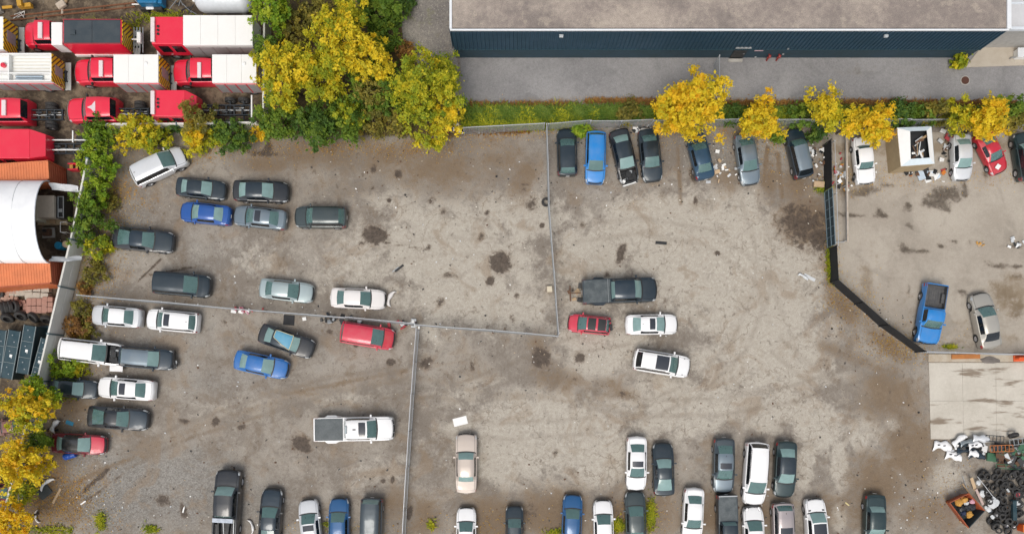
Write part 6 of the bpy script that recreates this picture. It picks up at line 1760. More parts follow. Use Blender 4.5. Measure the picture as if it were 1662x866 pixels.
def tree(px, py, rpx, zc, kind, label, name='tree', cat='tree', seed=None, dens=1.0, hz=None, leaf=.135, clump=.42, group=None, trunk=True, kind2=None):
    """crown centred on a photo pixel at height zc, radius in photo pixels at the ground scale"""
    c = at(px, py, zc); r = rpx / PXM * (1 - zc / CAM_H)
    hz = hz or min(zc * .85, r * .85)
    seed = seed if seed is not None else int(px * 7 + py * 3) % 9973
    root = thing(name, label, cat, (c.x, c.y, 0), 0, group)
    me, C = crown_mesh(r, hz, seed, leaf, dens, clump)
    o = link('crown', me, LEAF[kind], root); o.location = (0, 0, zc); o['kind'] = 'stuff'
    if kind2:
        me2, C2 = crown_mesh(r * .8, hz * .8, seed + 1, leaf, dens * .55, clump * .9)
        o = link('crown', me2, LEAF[kind2], root); o.location = (r * .22 * math.cos(seed), r * .22 * math.sin(seed), zc + hz * .22); o['kind'] = 'stuff'
    if trunk:
        rnd = random.Random(seed)
        m = MB(); r0 = .05 + r * .035
        top = Vector((rnd.uniform(-.1, .1), rnd.uniform(-.1, .1), zc * .8)); mid = Vector((rnd.uniform(-.12, .12), rnd.uniform(-.12, .12), zc * .4))
        m.tube((0, 0, -.03), mid, r0, 8, r2=r0 * .75); m.tube(mid, top, r0 * .75, 8, r2=r0 * .4); m.build('trunk', M_BARK, root, smooth=50)
        idx = [int(k) for k in np.linspace(0, len(C) - 1, min(9, len(C)))]
        for q in idx:
            e = Vector(C[q]) * .85 + Vector((0, 0, zc)); s = mid.lerp(top, rnd.uniform(0, 1))
            m = MB(); kn = s.lerp(e, .5) + Vector((0, 0, .12)); m.tube(s, kn, r0 * .35, 5, r2=r0 * .22); m.tube(kn, e, r0 * .22, 5, r2=r0 * .07); m.build('limb', M_BARK, root, smooth=50)
    return root
GB = 'bushes of the hedge along the left wall'
def bush(px, py, r, kind, label, z=.9, group=GB, **k):
    return tree(px, py, r * 1.18, z, kind, label, 'bush', 'bush', group=group, leaf=k.pop('leaf', .12), clump=k.pop('clump', .34), **k)
# hedge along the left wall
bush(163, 218, 27, 'green', 'green bush where the pale chassis rails end', 1.3, kind2='bright')
bush(150, 250, 22, 'bright', 'light green bush right of the pale chassis rails', 1.2)
bush(160, 278, 27, 'bright', 'bright green bush left of the slanted silver minivan', 1.4)
bush(148, 318, 27, 'bright', 'bright green bush right of the tent opening', 1.4, kind2='green')
bush(146, 366, 30, 'green', 'dense green bush left of the long black sedan', 1.5)
bush(176, 330, 15, 'olive', 'small olive shrub between the hedge and the blue sedan', .5, dens=.6)
bush(160, 400, 22, 'lime', 'yellow green bush below the dense green one by the wall', .9, dens=.8)
bush(152, 442, 19, 'olive', 'olive bush left of the dark grey minivan', .7, dens=.7)
bush(136, 466, 10, 'rust', 'small rusty weed clump at the end of the dividing fence', .4, dens=.7)
bush(130, 505, 18, 'olive', 'olive weeds just under the fence end by the wall', .5, dens=.6)
bush(122, 530, 22, 'rust', 'rust brown dry weeds left of the silver white sedan', .5, dens=.8)
bush(142, 543, 14, 'olive', 'dry yellowing shrub above the white hoodless SUV', .4, dens=.6, kind2='rust')
bush(105, 591, 23, 'bright', 'round bright green bush below the tail of the hoodless SUV', 1.0)
bush(128, 597, 12, 'mix', 'small yellowing shrub right of the round bright bush', .5, dens=.6)
# bushes along the lower yard wall
GY = 'bushes along the truck yard wall'
bush(226, 214, 27, 'mix', 'yellow green bush above the slanted silver minivan', 1.7, GY, kind2='yellow')
bush(256, 226, 22, 'lime', 'lime bush touching the nose of the slanted minivan', 1.3, GY)
bush(205, 228, 16, 'yellow', 'small yellow bush left of the lime bush', 1.0, GY)
bush(318, 190, 27, 'olive', 'brownish olive bush in front of the flat red cab chassis', 2.0, GY)
bush(318, 226, 22, 'mix', 'yellow bush below the brownish olive one', 1.0, GY, kind2='gold')
bush(285, 205, 14, 'dark', 'dark green bush between lime and olive bushes', .9, GY)
bush(380, 216, 29, 'dark', 'round dark green bush under the bare truck chassis', 1.4, GY, kind2='green')
bush(417, 218, 12, 'gold', 'small golden bush right of the round dark one', .8, GY)
bush(354, 225, 14, 'lime', 'low lime bush left of the round dark one', .6, GY, dens=.7)
# wild grove
GW = 'trees of the grove left of the warehouse'
tree(440, 8, 40, 3.2, 'bright', 'bright green tree at the top edge above the yard wall', group=GW)
tree(437, 78, 27, 2.8, 'green', 'green tree beside the tail of the white box truck', group=GW)
tree(478, 45, 38, 1.2, 'olive', 'dull brown shrub mass between the green trees and the golden tree', 'shrub', 'shrub', group=GW, dens=.8)
tree(520, 20, 34, 1.6, 'olive', 'brown olive shrub at the top edge left of the reeds', 'shrub', 'shrub', group=GW, dens=.8)
tree(462, 118, 52, 4.6, 'mix', 'large yellow green tree next to the white box trucks', group=GW, kind2='yellow')
tree(548, 68, 52, 5.6, 'mix', 'tall golden tree in the middle of the grove', group=GW, kind2='yellow')
tree(520, 125, 46, 4.2, 'mix', 'yellow tree below the tall golden one', group=GW)
tree(598, 95, 40, 4.8, 'yellow', 'orange gold tree on the right of the tall golden one', group=GW, kind2='yellow')
tree(566, 18, 22, 4.6, 'mix', 'small yellow green treetop above the golden tree', group=GW)
tree(612, 22, 40, 2.0, 'green', 'tall green reeds at the top edge of the grove', 'shrub', 'shrub', group=GW, leaf=.2)
tree(628, 62, 24, 1.6, 'green', 'green shrub at the edge of the pale track', 'shrub', 'shrub', group=GW)
tree(660, 6, 12, .8, 'dark', 'small dark shrub standing in the pale track', 'shrub', 'shrub', group=GW)
tree(455, 192, 40, 3.0, 'green', 'broad green tree above the lot on the left of the grove', group=GW)
tree(512, 200, 40, 2.6, 'dark', 'dark green tree at the lower edge of the grove', group=GW, kind2='green')
tree(562, 195, 36, 2.2, 'green', 'green tree left of the bare brown branches', group=GW, kind2='lime')
tree(612, 140, 42, 3.0, 'green', 'green tree between the golden trees and the yellow one', group=GW, kind2='olive')
tree(605, 195, 34, 1.6, 'olive', 'olive shrub with bare brown branches at the lower edge', 'shrub', 'shrub', group=GW, dens=.6)
tree(648, 196, 30, 1.8, 'olive', 'olive shrub under the big yellow green tree', 'shrub', 'shrub', group=GW, dens=.7)
tree(690, 150, 60, 4.6, 'lime', 'big yellow green tree next to the gravel drive', group=GW, kind2='mix', dens=1.1)
tree(700, 222, 24, 3.4, 'mix', 'drooping yellow bough reaching over the lot', 'tree', group=GW)
tree(722, 108, 24, 3.0, 'lime', 'small lime treetop beside the warehouse corner', group=GW)
tree(660, 82, 16, 1.2, 'rust', 'rusty shrub beside the pale track', 'shrub', 'shrub', group=GW, dens=.7)
tree(728, 190, 26, 3.6, 'yellow', 'yellow treetop closest to the grass strip', group=GW)
# row along the grass strip
GT = 'yellow trees along the grass strip'
tree(1118, 176, 55, 4.0, 'gold', 'largest golden tree in the row above the dark blue sedan', group=GT, kind2='yellow', dens=1.1)
tree(1160, 148, 28, 4.6, 'yellow', 'upper bough of golden leaves beside the short fence panel', 'tree', group=GT)
tree(1236, 192, 36, 3.2, 'gold', 'round golden tree above the blue grey sedan', group=GT, kind2='yellow')
tree(1338, 168, 26, 3.6, 'yellow', 'slim yellow tree above the black screened fence', group=GT)
tree(1352, 196, 20, 2.8, 'mix', 'yellow green foliage at the foot of the slim yellow tree', group=GT)
tree(1416, 204, 37, 3.4, 'gold', 'wide golden tree over the old white sedan', group=GT, kind2='yellow')
tree(1385, 196, 22, 3.2, 'yellow', 'yellow foliage left of the wide golden tree', group=GT)
tree(1566, 190, 30, 2.8, 'mix', 'thin yellow green tree above the silver sedan', group=GT, dens=.7)
tree(1606, 194, 35, 3.4, 'gold', 'golden tree over the red coupe', group=GT, kind2='yellow')
tree(1527, 186, 24, 1.8, 'olive', 'olive shrub right of the open box body', 'shrub', 'shrub', group=GT, dens=.7)
tree(1640, 178, 24, 1.8, 'green', 'green shrub at the right end of the grass strip', 'shrub', 'shrub', group=GT)
tree(1652, 196, 18, 1.8, 'olive', 'olive shrub above the dark green car', 'shrub', 'shrub', group=GT)
tree(1300, 190, 22, 1.2, 'green', 'green shrub between the golden tree and slim yellow tree', 'shrub', 'shrub', group=GT)
tree(1460, 188, 26, 1.2, 'dark', 'dark green shrub behind the open box body', 'shrub', 'shrub', group=GT)
tree(1500, 186, 16, 1.0, 'green', 'small green shrub between dark green and olive shrubs', 'shrub', 'shrub', group=GT)
tree(1190, 190, 16, 1.0, 'dark', 'small dark shrub between the two round golden trees', 'shrub', 'shrub', group=GT)
tree(1022, 186, 22, .8, 'olive', 'low olive shrub left of the largest golden tree', 'shrub', 'shrub', group=GT, dens=.7)
tree(942, 213, 14, .6, 'bright', 'bright green weed clump between the first two cars of the top row', 'weed', 'shrub', group=GT, leaf=.14)
tree(1262, 220, 12, .6, 'green', 'green weeds left of the dark blue wagon', 'weed', 'shrub', group=GT)
tree(1325, 212, 16, .8, 'dark', 'dark weeds at the top of the black screened fence', 'weed', 'shrub', group=GT)
tree(1558, 97, 11, .8, 'lime', 'leafy yellow green shrub at the warehouse corner', 'shrub', 'shrub', group=GT, leaf=.2)
# lower left corner
GL = 'trees in the lower left corner'
tree(44, 664, 40, 3.8, 'mix', 'yellow and orange tree at the left edge beside the black sedan', group=GL, kind2='gold')
tree(68, 634, 26, 3.2, 'bright', 'bright green tree above the yellow orange tree', group=GL)
tree(62, 715, 22, 2.0, 'green', 'green foliage between the two left edge trees', group=GL)
tree(33, 757, 42, 4.0, 'yellow', 'yellow tree at the left edge left of the loose bumper', group=GL, kind2='gold')
tree(35, 800, 22, 1.6, 'lime', 'pale green shrub over the concrete below the yellow tree', 'shrub', 'shrub', group=GL, dens=.5)
tree(18, 845, 32, 3.4, 'gold', 'orange gold tree in the bottom left corner', group=GL)

# grass strip and weeds: blades
def blades(name, label, spots, seed, mats, hmax=.5, wid=.02):
    rs = np.random.RandomState(seed)
    V, F, T = [], [], []
    for (px, py, rx, ry, n) in spots:
        c = at(px, py)
        x = c.x + (rs.uniform(-1, 1, n) if rx > 45 else rs.normal(0, .6, n)) * rx / PXM; y = c.y + rs.normal(0, .42, n) * ry / PXM
        cl = np.sin(x * 1.9 + seed) * .5 + np.sin(x * 4.3 + y * 3) * .5
        h = hmax * (.45 + .35 * (cl + 1) / 2 + rs.uniform(0, .4, n)); a = rs.uniform(0, 2 * PI, n); ln = rs.uniform(.2, 1.0, n) * h
        w = wid * rs.uniform(.7, 1.5, n)
        p0 = np.stack([x, y, np.zeros(n)], 1); dr = np.stack([np.cos(a), np.sin(a), np.zeros(n)], 1); sd = np.stack([-np.sin(a), np.cos(a), np.zeros(n)], 1)
        p1 = p0 + dr * (ln * .45)[:, None] + np.array([0, 0, 1]) * (h * .7)[:, None]; p2 = p0 + dr * ln[:, None] * 1.15 + np.array([0, 0, 1]) * (h * .8)[:, None]
        V.append(np.stack([p0 - sd * w[:, None], p0 + sd * w[:, None], p1 + sd * w[:, None] * .8, p1 - sd * w[:, None] * .8, p2], 1).reshape(-1, 3)); T.append(np.clip(rs.normal(.45, .22, n) + cl * .18, 0, 1))
    V = np.concatenate(V); T = np.concatenate(T); n = len(T)
    me = bpy.data.meshes.new(name)
    me.vertices.add(len(V)); me.vertices.foreach_set('co', V.astype(np.float32).ravel())
    b = np.arange(n) * 5
    q = np.stack([b, b + 1, b + 2, b + 3, b + 3, b + 2, b + 4], 1).astype(np.int32)
    me.loops.add(7 * n); me.loops.foreach_set('vertex_index', q.ravel())
    st = np.stack([np.arange(n) * 7, np.arange(n) * 7 + 4], 1).ravel().astype(np.int32)
    me.polygons.add(2 * n); me.polygons.foreach_set('loop_start', st)
    me.update(calc_edges=True)
    a = me.attributes.new('leaf', 'FLOAT', 'FACE'); a.data.foreach_set('value', np.repeat(T, 2).astype(np.float32))
    return tag(link(name, me, mats), label, 'grass', kind='stuff')
blades('tall_grass', 'tall green grass between the gravel drive and the fence', [(900, 185, 150, 14, 9000), (830, 186, 60, 10, 2500), (980, 183, 60, 12, 2500), (1360, 184, 310, 10, 7500), (1180, 184, 130, 9, 3000), (1290, 186, 40, 12, 1500), (1460, 187, 50, 12, 2000)], 3, leaf_mat('dull_grass', (.09, .165, .03), (.15, .25, .035), (.28, .33, .06)), .5, .03)
blades('grass', 'yellowing grass tufts mixed into the strip by the fence', [(860, 188, 110, 14, 3200), (1180, 190, 120, 14, 2200), (1450, 188, 220, 14, 4200), (800, 204, 50, 8, 1500), (880, 206, 40, 6, 900)], 5, LEAF['lime'], .5, .035)
blades('dry_grass', 'rust brown dry grass along the edges of the strip', [(1010, 165, 60, 4, 1600), (1300, 168, 300, 5, 3500), (800, 212, 60, 6, 1400), (850, 170, 90, 4, 1200), (1500, 168, 150, 6, 1600)], 7, LEAF['rust'], .35, .03)
blades('weeds', 'green weeds growing at the lot edges and between cars', [(1346, 425, 5, 30, 500), (1352, 452, 4, 10, 120), (1056, 835, 6, 26, 700), (1004, 852, 10, 12, 400), (165, 845, 8, 18, 300), (245, 858, 10, 8, 200), (1334, 306, 10, 10, 300), (540, 850, 14, 8, 200), (1540, 563, 10, 3, 150), (700, 850, 6, 10, 120), (910, 862, 20, 6, 260), (100, 640, 30, 10, 500), (60, 860, 60, 10, 500), (270, 30, 40, 12, 700), (170, 45, 60, 10, 500), (90, 616, 20, 8, 400)], 9, LEAF['lime'], .35, .03)
# ------------------------------------------------------------------ loose things on the lot
def tyre_mesh(r, w, tread=18):
    m = MB(); m.lathe([(r * .58, -w / 2), (r * .90, -w / 2), (r, -w * .36), (r, w * .36), (r * .90, w / 2), (r * .58, w / 2), (r * .66, w * .3), (r * .66, -w * .3)], 22, closed=True)
    for k in range(tread):
        a = 2 * PI * k / tread; m.box((math.cos(a) * r, math.sin(a) * r, 0), (.02, .06, w * .66), rz=a)
    return m.mesh('tyre', smooth=35)
TY = {'car': tyre_mesh(.33, .22), 'big': tyre_mesh(.52, .34, 24)}
_rimm = MB(); _rimm.lathe([(.19, -.09), (.20, .09), (.17, .08), (.07, .03), (.0, .04)], 18)
for _k in range(5):
    _a = 2 * PI * _k / 5; _rimm.tube((math.cos(_a) * .05, math.sin(_a) * .05, .05), (math.cos(_a) * .18, math.sin(_a) * .18, .075), .025, 5)
RIMM = _rimm.mesh('rim', smooth=40)
def tyre(px, py, z, label, kind='car', tilt=(0, 0), rim=False, group=None, k=1.0, rimcol=None):
    c = at(px, py, z)
    root = thing('tyre', label, 'tyre', (c.x, c.y, z), 0, group)
    root.rotation_euler = (tilt[0], tilt[1], 0); root.scale = (k, k, k)
    link('tread', TY[kind], M_RUBBER, root)
    if rim: link('rim', RIMM, rimcol or M_RIM, root)
    return root
# row of big tyres in the storage yard
GA = 'big tyres stacked in the storage yard'
for i, (px, py, z, tl, lb) in enumerate([
    (4, 499, .45, (.2, -.9), 'big tyre leaning at the left edge of the row'), (10, 498, .5, (.2, -.95), 'big tyre second from the left edge, leaning'), (17, 497, .55, (.2, -.9), 'big tyre leaning in the middle of the upper row'),
    (25, 497, .60, (.1, -.6), 'rightmost leaning tyre of the upper row, beside the pink bricks'), (12, 516, .4, (1.0, .1), 'big tyre standing below the leaning row'), (34, 512, .4, (.9, .1), 'big tyre standing below the broken brick heap'),
    (54, 515, .42, (.7, -.5), 'big tyre tilted beside the brick pallet'), (76, 518, .42, (1.1, .1), 'big tyre standing against the concrete wall'), (-3, 476, .3, (.1, .1), 'dark tyre lying at the left edge by the container')]):
    tyre(px, py, z, lb, 'big', tl, group=GA)
# pile of tyres and wheels in the lower right corner
GP = 'tyres of the pile in the lower right corner'
PILE = [(1596, 769, .2, (.15, .1), 'car', 1.3, 0, 'oval looking tyre at the left end of the pile'), (1619, 765, .35, (.1, .2), 'car', 1.05, 0, 'tyre at the top of the pile right of the oval one'), (1622, 782, .3, (.1, -.1), 'car', 1.1, 0, 'tyre directly below the topmost tyre'),
        (1643, 771, .5, (.15, 0), 'car', 1.05, 0, 'tyre with bright ring near the top of the pile'), (1640, 787, .3, (-.1, .1), 'car', 1.1, 0, 'dark tyre below the bright ring tyre'), (1659, 782, .4, (.1, .1), 'car', 1.1, 0, 'tyre at the right edge near the top of the pile'),
        (1627, 800, .45, (.1, .3), 'car', 1.0, 0, 'tyre left of the small red wheel'), (1628, 812, .3, (-.2, .1), 'car', 1.0, 0, 'tyre just below the middle of the pile'), (1651, 802, .5, (.1, 0), 'car', 1.0, 1, 'tyre around a red wheel at the right of the pile'),
        (1645, 814, .5, (0, .2), 'car', .85, 1, 'small tyre around a dark red wheel'), (1655, 818, .35, (.1, .1), 'car', 1.05, 2, 'pale wheel at the right edge of the pile'), (1617, 834, .35, (.1, .1), 'car', .95, 2, 'wheel with steel rim beside the skip'),
        (1605, 801, .35, (.1, -.1), 'car', .8, 2, 'small steel spoked wheel on the scrap'), (1608, 845, .2, (0, 0), 'car', 1.0, 0, 'tyre below the steel rimmed wheel'), (1618, 848, .25, (.1, .2), 'car', .9, 0, 'lowest tyre right of the skip'),
        (1633, 853, .15, (0, .1), 'car', .8, 2, 'left of the two small wheels at the bottom'), (1645, 853, .15, (.1, 0), 'car', .8, 2, 'right of the two small wheels at the bottom'), (1653, 834, .35, (.3, .2), 'car', 1.0, 0, 'dark tyre at the right edge above the orange bin'),
        (1602, 787, .2, (.3, 0), 'car', .8, 0, 'dark tyre half under white scrap'), (1612, 790, .18, (.1, .2), 'car', .9, 0, 'flat tyre in the middle of the pile'), (1645, 706, .45, (1.1, .2), 'big', .8, 0, 'big tyre standing at the end of the frame stack'), (1660, 795, .3, (0, .1), 'car', 1.0, 0, 'tyre cut by the right edge below the pale ones'), (1634, 830, .25, (.1, .1), 'car', 1.0, 0, 'tyre between the two pale wheels')]
_redrim = mat('red_rim', (.30, .02, .035), .4)
for px, py, z, tl, kd, k, rm, lb in PILE:
    tyre(px, py, z, lb, kd, tl, rim=rm > 0, k=k, group=GP, rimcol=_redrim if rm == 1 else None)
# buried lower layer of the pile: nothing tells these tyres apart
rt = random.Random(77)
for k in range(46):
    px, py = rt.uniform(1592, 1664), rt.uniform(764, 862)
    if px < 1612 and py > 818: continue
    if px > 1648 and py > 842: continue
    tyre(px, py, rt.uniform(.22, .55), 'dark tyre in the crowded lower layer of the tyre pile', 'car', (rt.uniform(-.35, .35), rt.uniform(-.35, .35)), k=rt.uniform(.8, 1.1), group='tyres crowded in the lower layer of the pile')
tyre(20 + 866, 328, .12, 'dark tyre ring lying against the crossing fence', 'car', (.1, .3), k=1.15)
tyre(533, 518, .12, 'thin tyre lying against the dividing fence by the red minivan', 'car', (.5, .1), k=1.0)
tyre(540, 516, .2, 'second thin tyre leaning on the dividing fence', 'car', (.9, .2), k=.85)

# open skip with rubbish
def skip():
    P = [at(1541, 815, 1.0), at(1572, 856, 1.0), at(1598, 828, 1.0), at(1572, 800, 1.0)]
    c = sum(P, Vector()) / 4
    root = thing('rubbish_skip', 'rusty orange open skip full of rubbish in the lower right corner', 'skip', (c.x, c.y, 0))
    Q = [Vector((p.x - c.x, p.y - c.y, 0)) for p in P]
    M_SK = mat('skip_orange', (.34, .075, .025), .6, dirt=.5, dirt_col=(.16, .06, .03), scale=2); M_SKD = mat('skip_dark', (.03, .045, .05), .6, dirt=.4)
    for i in range(4):
        a, b = Q[i], Q[(i + 1) % 4]; n = Vector(((b - a).y, -(b - a).x, 0)).normalized()
        a2, b2 = a * .82, b * .82
        m = MB(); m.hexa([a2 + n * .03, b2 + n * .03, b2 - n * .03, a2 - n * .03], [Vector((p.x, p.y, 1.0)) for p in (a + n * .03, b + n * .03, b - n * .03, a - n * .03)])
        m.build('side_wall', M_SKD if i == 1 else M_SK, root)
        m = MB(); m.tube((a.x, a.y, 1.02), (b.x, b.y, 1.02), .05, 6); m.build('rim_bar', M_SK if i != 1 else M_SKD, root, smooth=50)
    m = MB(); m.add([(q.x * .82, q.y * .82, .1) for q in Q], [(0, 1, 2, 3)]); m.build('floor', M_SKD, root)
    return c
sk = skip()
rnd = random.Random(12)
def lump(root, name, loc, r, material, seed, flat=.7):
    rs = random.Random(seed); bm = bmesh.new(); bmesh.ops.create_icosphere(bm, subdivisions=2, radius=r)
    for v in bm.verts: v.co = v.co * rs.uniform(.78, 1.2); v.co.z *= flat
    me = bpy.data.meshes.new(name); bm.to_mesh(me); bm.free()
    o = link(name, me, material, root)
    if loc is not None: o.location = loc
    return o
M_BAG = mat('black_bag', (.016, .017, .02), .35, dirt=.2); M_OCH = mat('ochre_cloth', (.50, .26, .05), .8, dirt=.3); M_PINK = mat('pink_cloth', (.55, .30, .36), .8); M_PALE = mat('pale_plastic', (.55, .57, .58), .5, dirt=.3)
for i, (dx, dy, r, mt, lb) in enumerate([(-.65, .5, .34, M_OCH, 'ochre sack in the top corner of the skip'), (-.2, .75, .30, M_OCH, 'second ochre sack near the wooden boards in the skip'), (.1, .1, .33, M_BAG, 'black rubbish bag in the middle of the skip'), (-.4, -.05, .28, M_BAG, 'black rubbish bag at the left side of the skip'), (.5, .15, .3, M_BAG, 'black rubbish bag at the right side of the skip'),
                                        (.25, -.55, .32, M_OCH, 'ochre sack at the lower end of the skip'), (.5, .6, .24, M_PINK, 'pink cloth bundle in the skip'), (-.25, -.45, .25, mat('navy_bag', (.02, .03, .07), .4), 'navy bag near the lower end of the skip'), (.0, .42, .22, M_PALE, 'pale plastic bundle between the skip bags')]):
    o = lump(None, 'rubbish_bag', (sk.x + dx, sk.y + dy, .8), r, mt, i); tag(o, lb, 'bag', 'rubbish in the skip')
# wooden boards, sheets and white scrap beside the skip
def board(px, py, L, w, rz, mt, label, z=.06, name='board', cat='board', th=.04, tilt=0.0, group=None):
    c = at(px, py, z); m = MB(); m.box((0, 0, 0), (L, w, th)); o = m.build(name, mt, None, bevel=min(th * .3, .012)); o.location = (c.x, c.y, z); o.rotation_euler = (0, tilt, rz)
    return tag(o, label, cat, group)
M_PINE = mat('pine_board', (.50, .36, .22), .75, dirt=.3, scale=2)
board(1580, 785, 1.3, .28, R(-65), M_PINE, 'short wide pine board standing up from the skip heap', .45, tilt=.2)
board(1570, 795, 1.6, .12, R(-50), M_WOOD, 'thin dark board left of the wide pine board', .3, tilt=.15)
board(1590, 806, 1.6, .22, R(-62), mat('pinkish_board', (.50, .38, .34), .7, dirt=.3), 'pinkish board along the right side of the skip', .4, tilt=.1)
board(1566, 850, 1.0, .2, R(-40), M_PINE, 'pale board at the bottom tip of the skip', .15)
board(1566, 782, 1.2, .05, R(-70), M_STEEL, 'thin grey bar left of the boards', .3, name='bar', cat='bar')
board(1600, 790, 2.4, .045, R(-52), M_PALE, 'long thin pole across the white scrap', .7, name='pole', cat='pole', th=.045)
for i, (px, py, r, lb) in enumerate([(1596, 800, .32, 'white plastic sheet lump right of the pinkish board'), (1612, 815, .5, 'largest pale scrap sheet in the pile'), (1588, 783, .22, 'small white box lump near the pine board'), (1604, 826, .26, 'pale lump below the largest scrap sheet'), (1650, 817, .3, 'pale lump beside the red wheels'), (1600, 823, .16, 'small white lump at the skip corner'), (1611, 838, .2, 'white cup shaped lump near the steel wheel')]):
    o = lump(None, 'plastic_scrap', (*at(px, py, .4)[:2], .42), r, M_PALE, 40 + i, .35); tag(o, lb, 'scrap', 'pale scrap in the tyre pile')
thing_boxes('steel_post', 'dark blue steel post standing in the tyre pile', 'post', 1638, 826, .02, [('post', ((0, 0, .6), (.34, 1.7, .3)), 0), ('plate', ((0, .9, .6), (.5, .08, .5)), 0)], [M_BIN])
thing_boxes('orange_bin', 'bright orange red bin at the bottom right edge', 'bin', 1657, 854, 0, [('bin_body', ((0, 0, .4), (.75, .62, .78)), 0), ('lid', ((0, 0, .82), (.8, .68, .06)), 1)], [mat('orange_red', (.62, .09, .012), .5, dirt=.2), mat('orange_lid', (.68, .17, .02), .5)])

# white car bumpers and panels
def bumper(px, py, L, rz, mt, label, z=.1, bend=.35, h=.42, tilt=0.0, group='bumpers stacked by the concrete pad', name='car_bumper', cat='bumper', holes=0):
    """curved bumper skin lying on its face"""
    c = at(px, py, z); G = []
    n, k = 14, 5
    for i in range(n + 1):
        t = -1 + 2 * i / n; row = []
        for j in range(k + 1):
            s = j / k
            row.append((t * L / 2 * (1 - .06 * s), -bend * abs(t) ** 3 * .8 + (s - .5) * h * (1 + .25 * math.sin(t * 5)), .16 * math.sin(PI * s) * (1 - .4 * abs(t)) + .02))
        G.append(row)
    root = thing(name, label, cat, (c.x, c.y, z), rz, group); root.rotation_euler = (tilt, 0, rz)
    m = MB(); m.grid(G); o = m.build('skin', mt, root, smooth=60)
    sol = o.modifiers.new('thickness', 'SOLIDIFY'); sol.thickness = .012
    for q in range(holes):
        hh = MB(); hh.box((-L * .25 + q * L * .28, -.02, .185), (.22, .10, .02), .2); hh.build('lamp_opening', M_TRIM, root, bevel=.008)
    return root
MWP = PAINTS['white']
bumper(1530, 722, 1.7, R(-8), MWP, 'white bumper at the left end of the bumper stack', .10, holes=2, bend=.25, h=.75)
bumper(1556, 713, 1.5, R(38), MWP, 'white bumper leaning up and right in the stack', .35, bend=.18, h=.5)
bumper(1548, 738, 1.5, R(-14), MWP, 'white bumper at the lower front of the stack', .12, holes=2, bend=.2, h=.7)
bumper(1572, 716, 1.6, R(8), PAINTS['greysilver'], 'grey bumper in the middle of the stack', .45, bend=.3)
bumper(1582, 721, 1.2, R(10), MWP, 'white bumper with lamp openings in the middle of the stack', .6, holes=2, bend=.15, h=.5)
bumper(1570, 730, 2.0, R(4), PAINTS['navy'], 'dark blue bumper under the white ones', .25, bend=.25)
bumper(1585, 738, 1.5, R(-6), PAINTS['navy'], 'dark blue bumper at the lower right of the stack', .3, bend=.2, h=.5)
bumper(1580, 735, .9, R(-10), MWP, 'small white panel on the dark blue bumpers', .55, bend=.12, h=.5)
bumper(1592, 711, 1.5, R(-3), PAINTS['silver'], 'silver white hood shaped panel at the top right of the stack', .55, bend=.05, h=.6)
bumper(632, 483, 1.45, R(68), PAINTS['cream'], 'torn white bumper in front of the off white sedan', .12, bend=.3, h=.34, group=None)
bumper(75, 782, 1.6, R(38), MWP, 'white bumper lying by the left trees below the barrel', .1, bend=.3, h=.3, group='loose bumpers by the left trees')
bumper(88, 689, 1.2, R(58), MWP, 'white bumper piece between the yellow orange tree and dark red sedan', .3, bend=.2, h=.42, group='loose bumpers by the left trees')
bumper(58, 838, 1.2, R(100), PAINTS['cream'], 'curled pale bumper strip near the bottom left tree', .1, bend=.35, h=.2, group='loose bumpers by the left trees')
bumper(410, 853, 1.3, R(-75), MWP, 'white bumper strip between the two black vehicles at the bottom', .1, bend=.3, h=.22, group=None)
bumper(1304, 448, 1.0, R(-32), M_PALE, 'pale broken panel strip left of the bent black fence', .06, bend=.08, h=.25, group=None)
# stack of metal frames right of the bumpers
def frame_stack(px, py, L, W, n, mt, label, z0, rz, bars=5):
    c = at(px, py, z0); root = thing('metal_frame', label, 'frame', (c.x, c.y, z0), rz, 'metal frames beside the bumpers')
    for y in (-W / 2, W / 2):
        m = MB(); m.tube((-L / 2, y, .05), (L / 2, y, .05), .035, 6); m.build('long_bar', mt, root, smooth=50)
    for k in range(bars):
        x = -L / 2 + L * k / (bars - 1)
        m = MB(); m.tube((x, -W / 2, .05), (x, W / 2, .05), .03, 6); m.build('rung', mt, root, smooth=50)
    return root
M_GRN = mat('green_frame', (.05, .14, .075), .5, dirt=.3); M_ORF = mat('orange_frame', (.45, .15, .04), .6, dirt=.4)
frame_stack(1614, 711, 1.6, .5, 1, M_BLACKSTEEL, 'black metal frame above the orange one', .6, R(-4), 6)
frame_stack(1625, 727, 2.0, .55, 1, M_ORF, 'orange ladder like frame in the frame stack', .55, R(2), 7)
frame_stack(1640, 735, 2.0, .4, 1, M_GRN, 'green frame just below the orange ladder', .4, R(-6), 4)
frame_stack(1640, 757, 2.6, .35, 1, M_GRN, 'green frame lowest in the frame stack', .3, R(-3), 4)
frame_stack(1643, 745, 2.4, .7, 1, mat('brown_frame', (.16, .08, .045), .7, dirt=.4), 'rust brown frame between the two green frames', .25, R(3), 8)
frame_stack(1652, 716, 1.5, .5, 1, M_STEEL, 'grey steel frame at the right end of the frame stack', .5, R(8), 5)
board(1640, 748, 2.3, .9, R(1), mat('rust_sheet', (.17, .085, .045), .8, dirt=.5), 'rusty steel sheet under the frame stack', .06, name='steel_sheet', cat='sheet', th=.02)

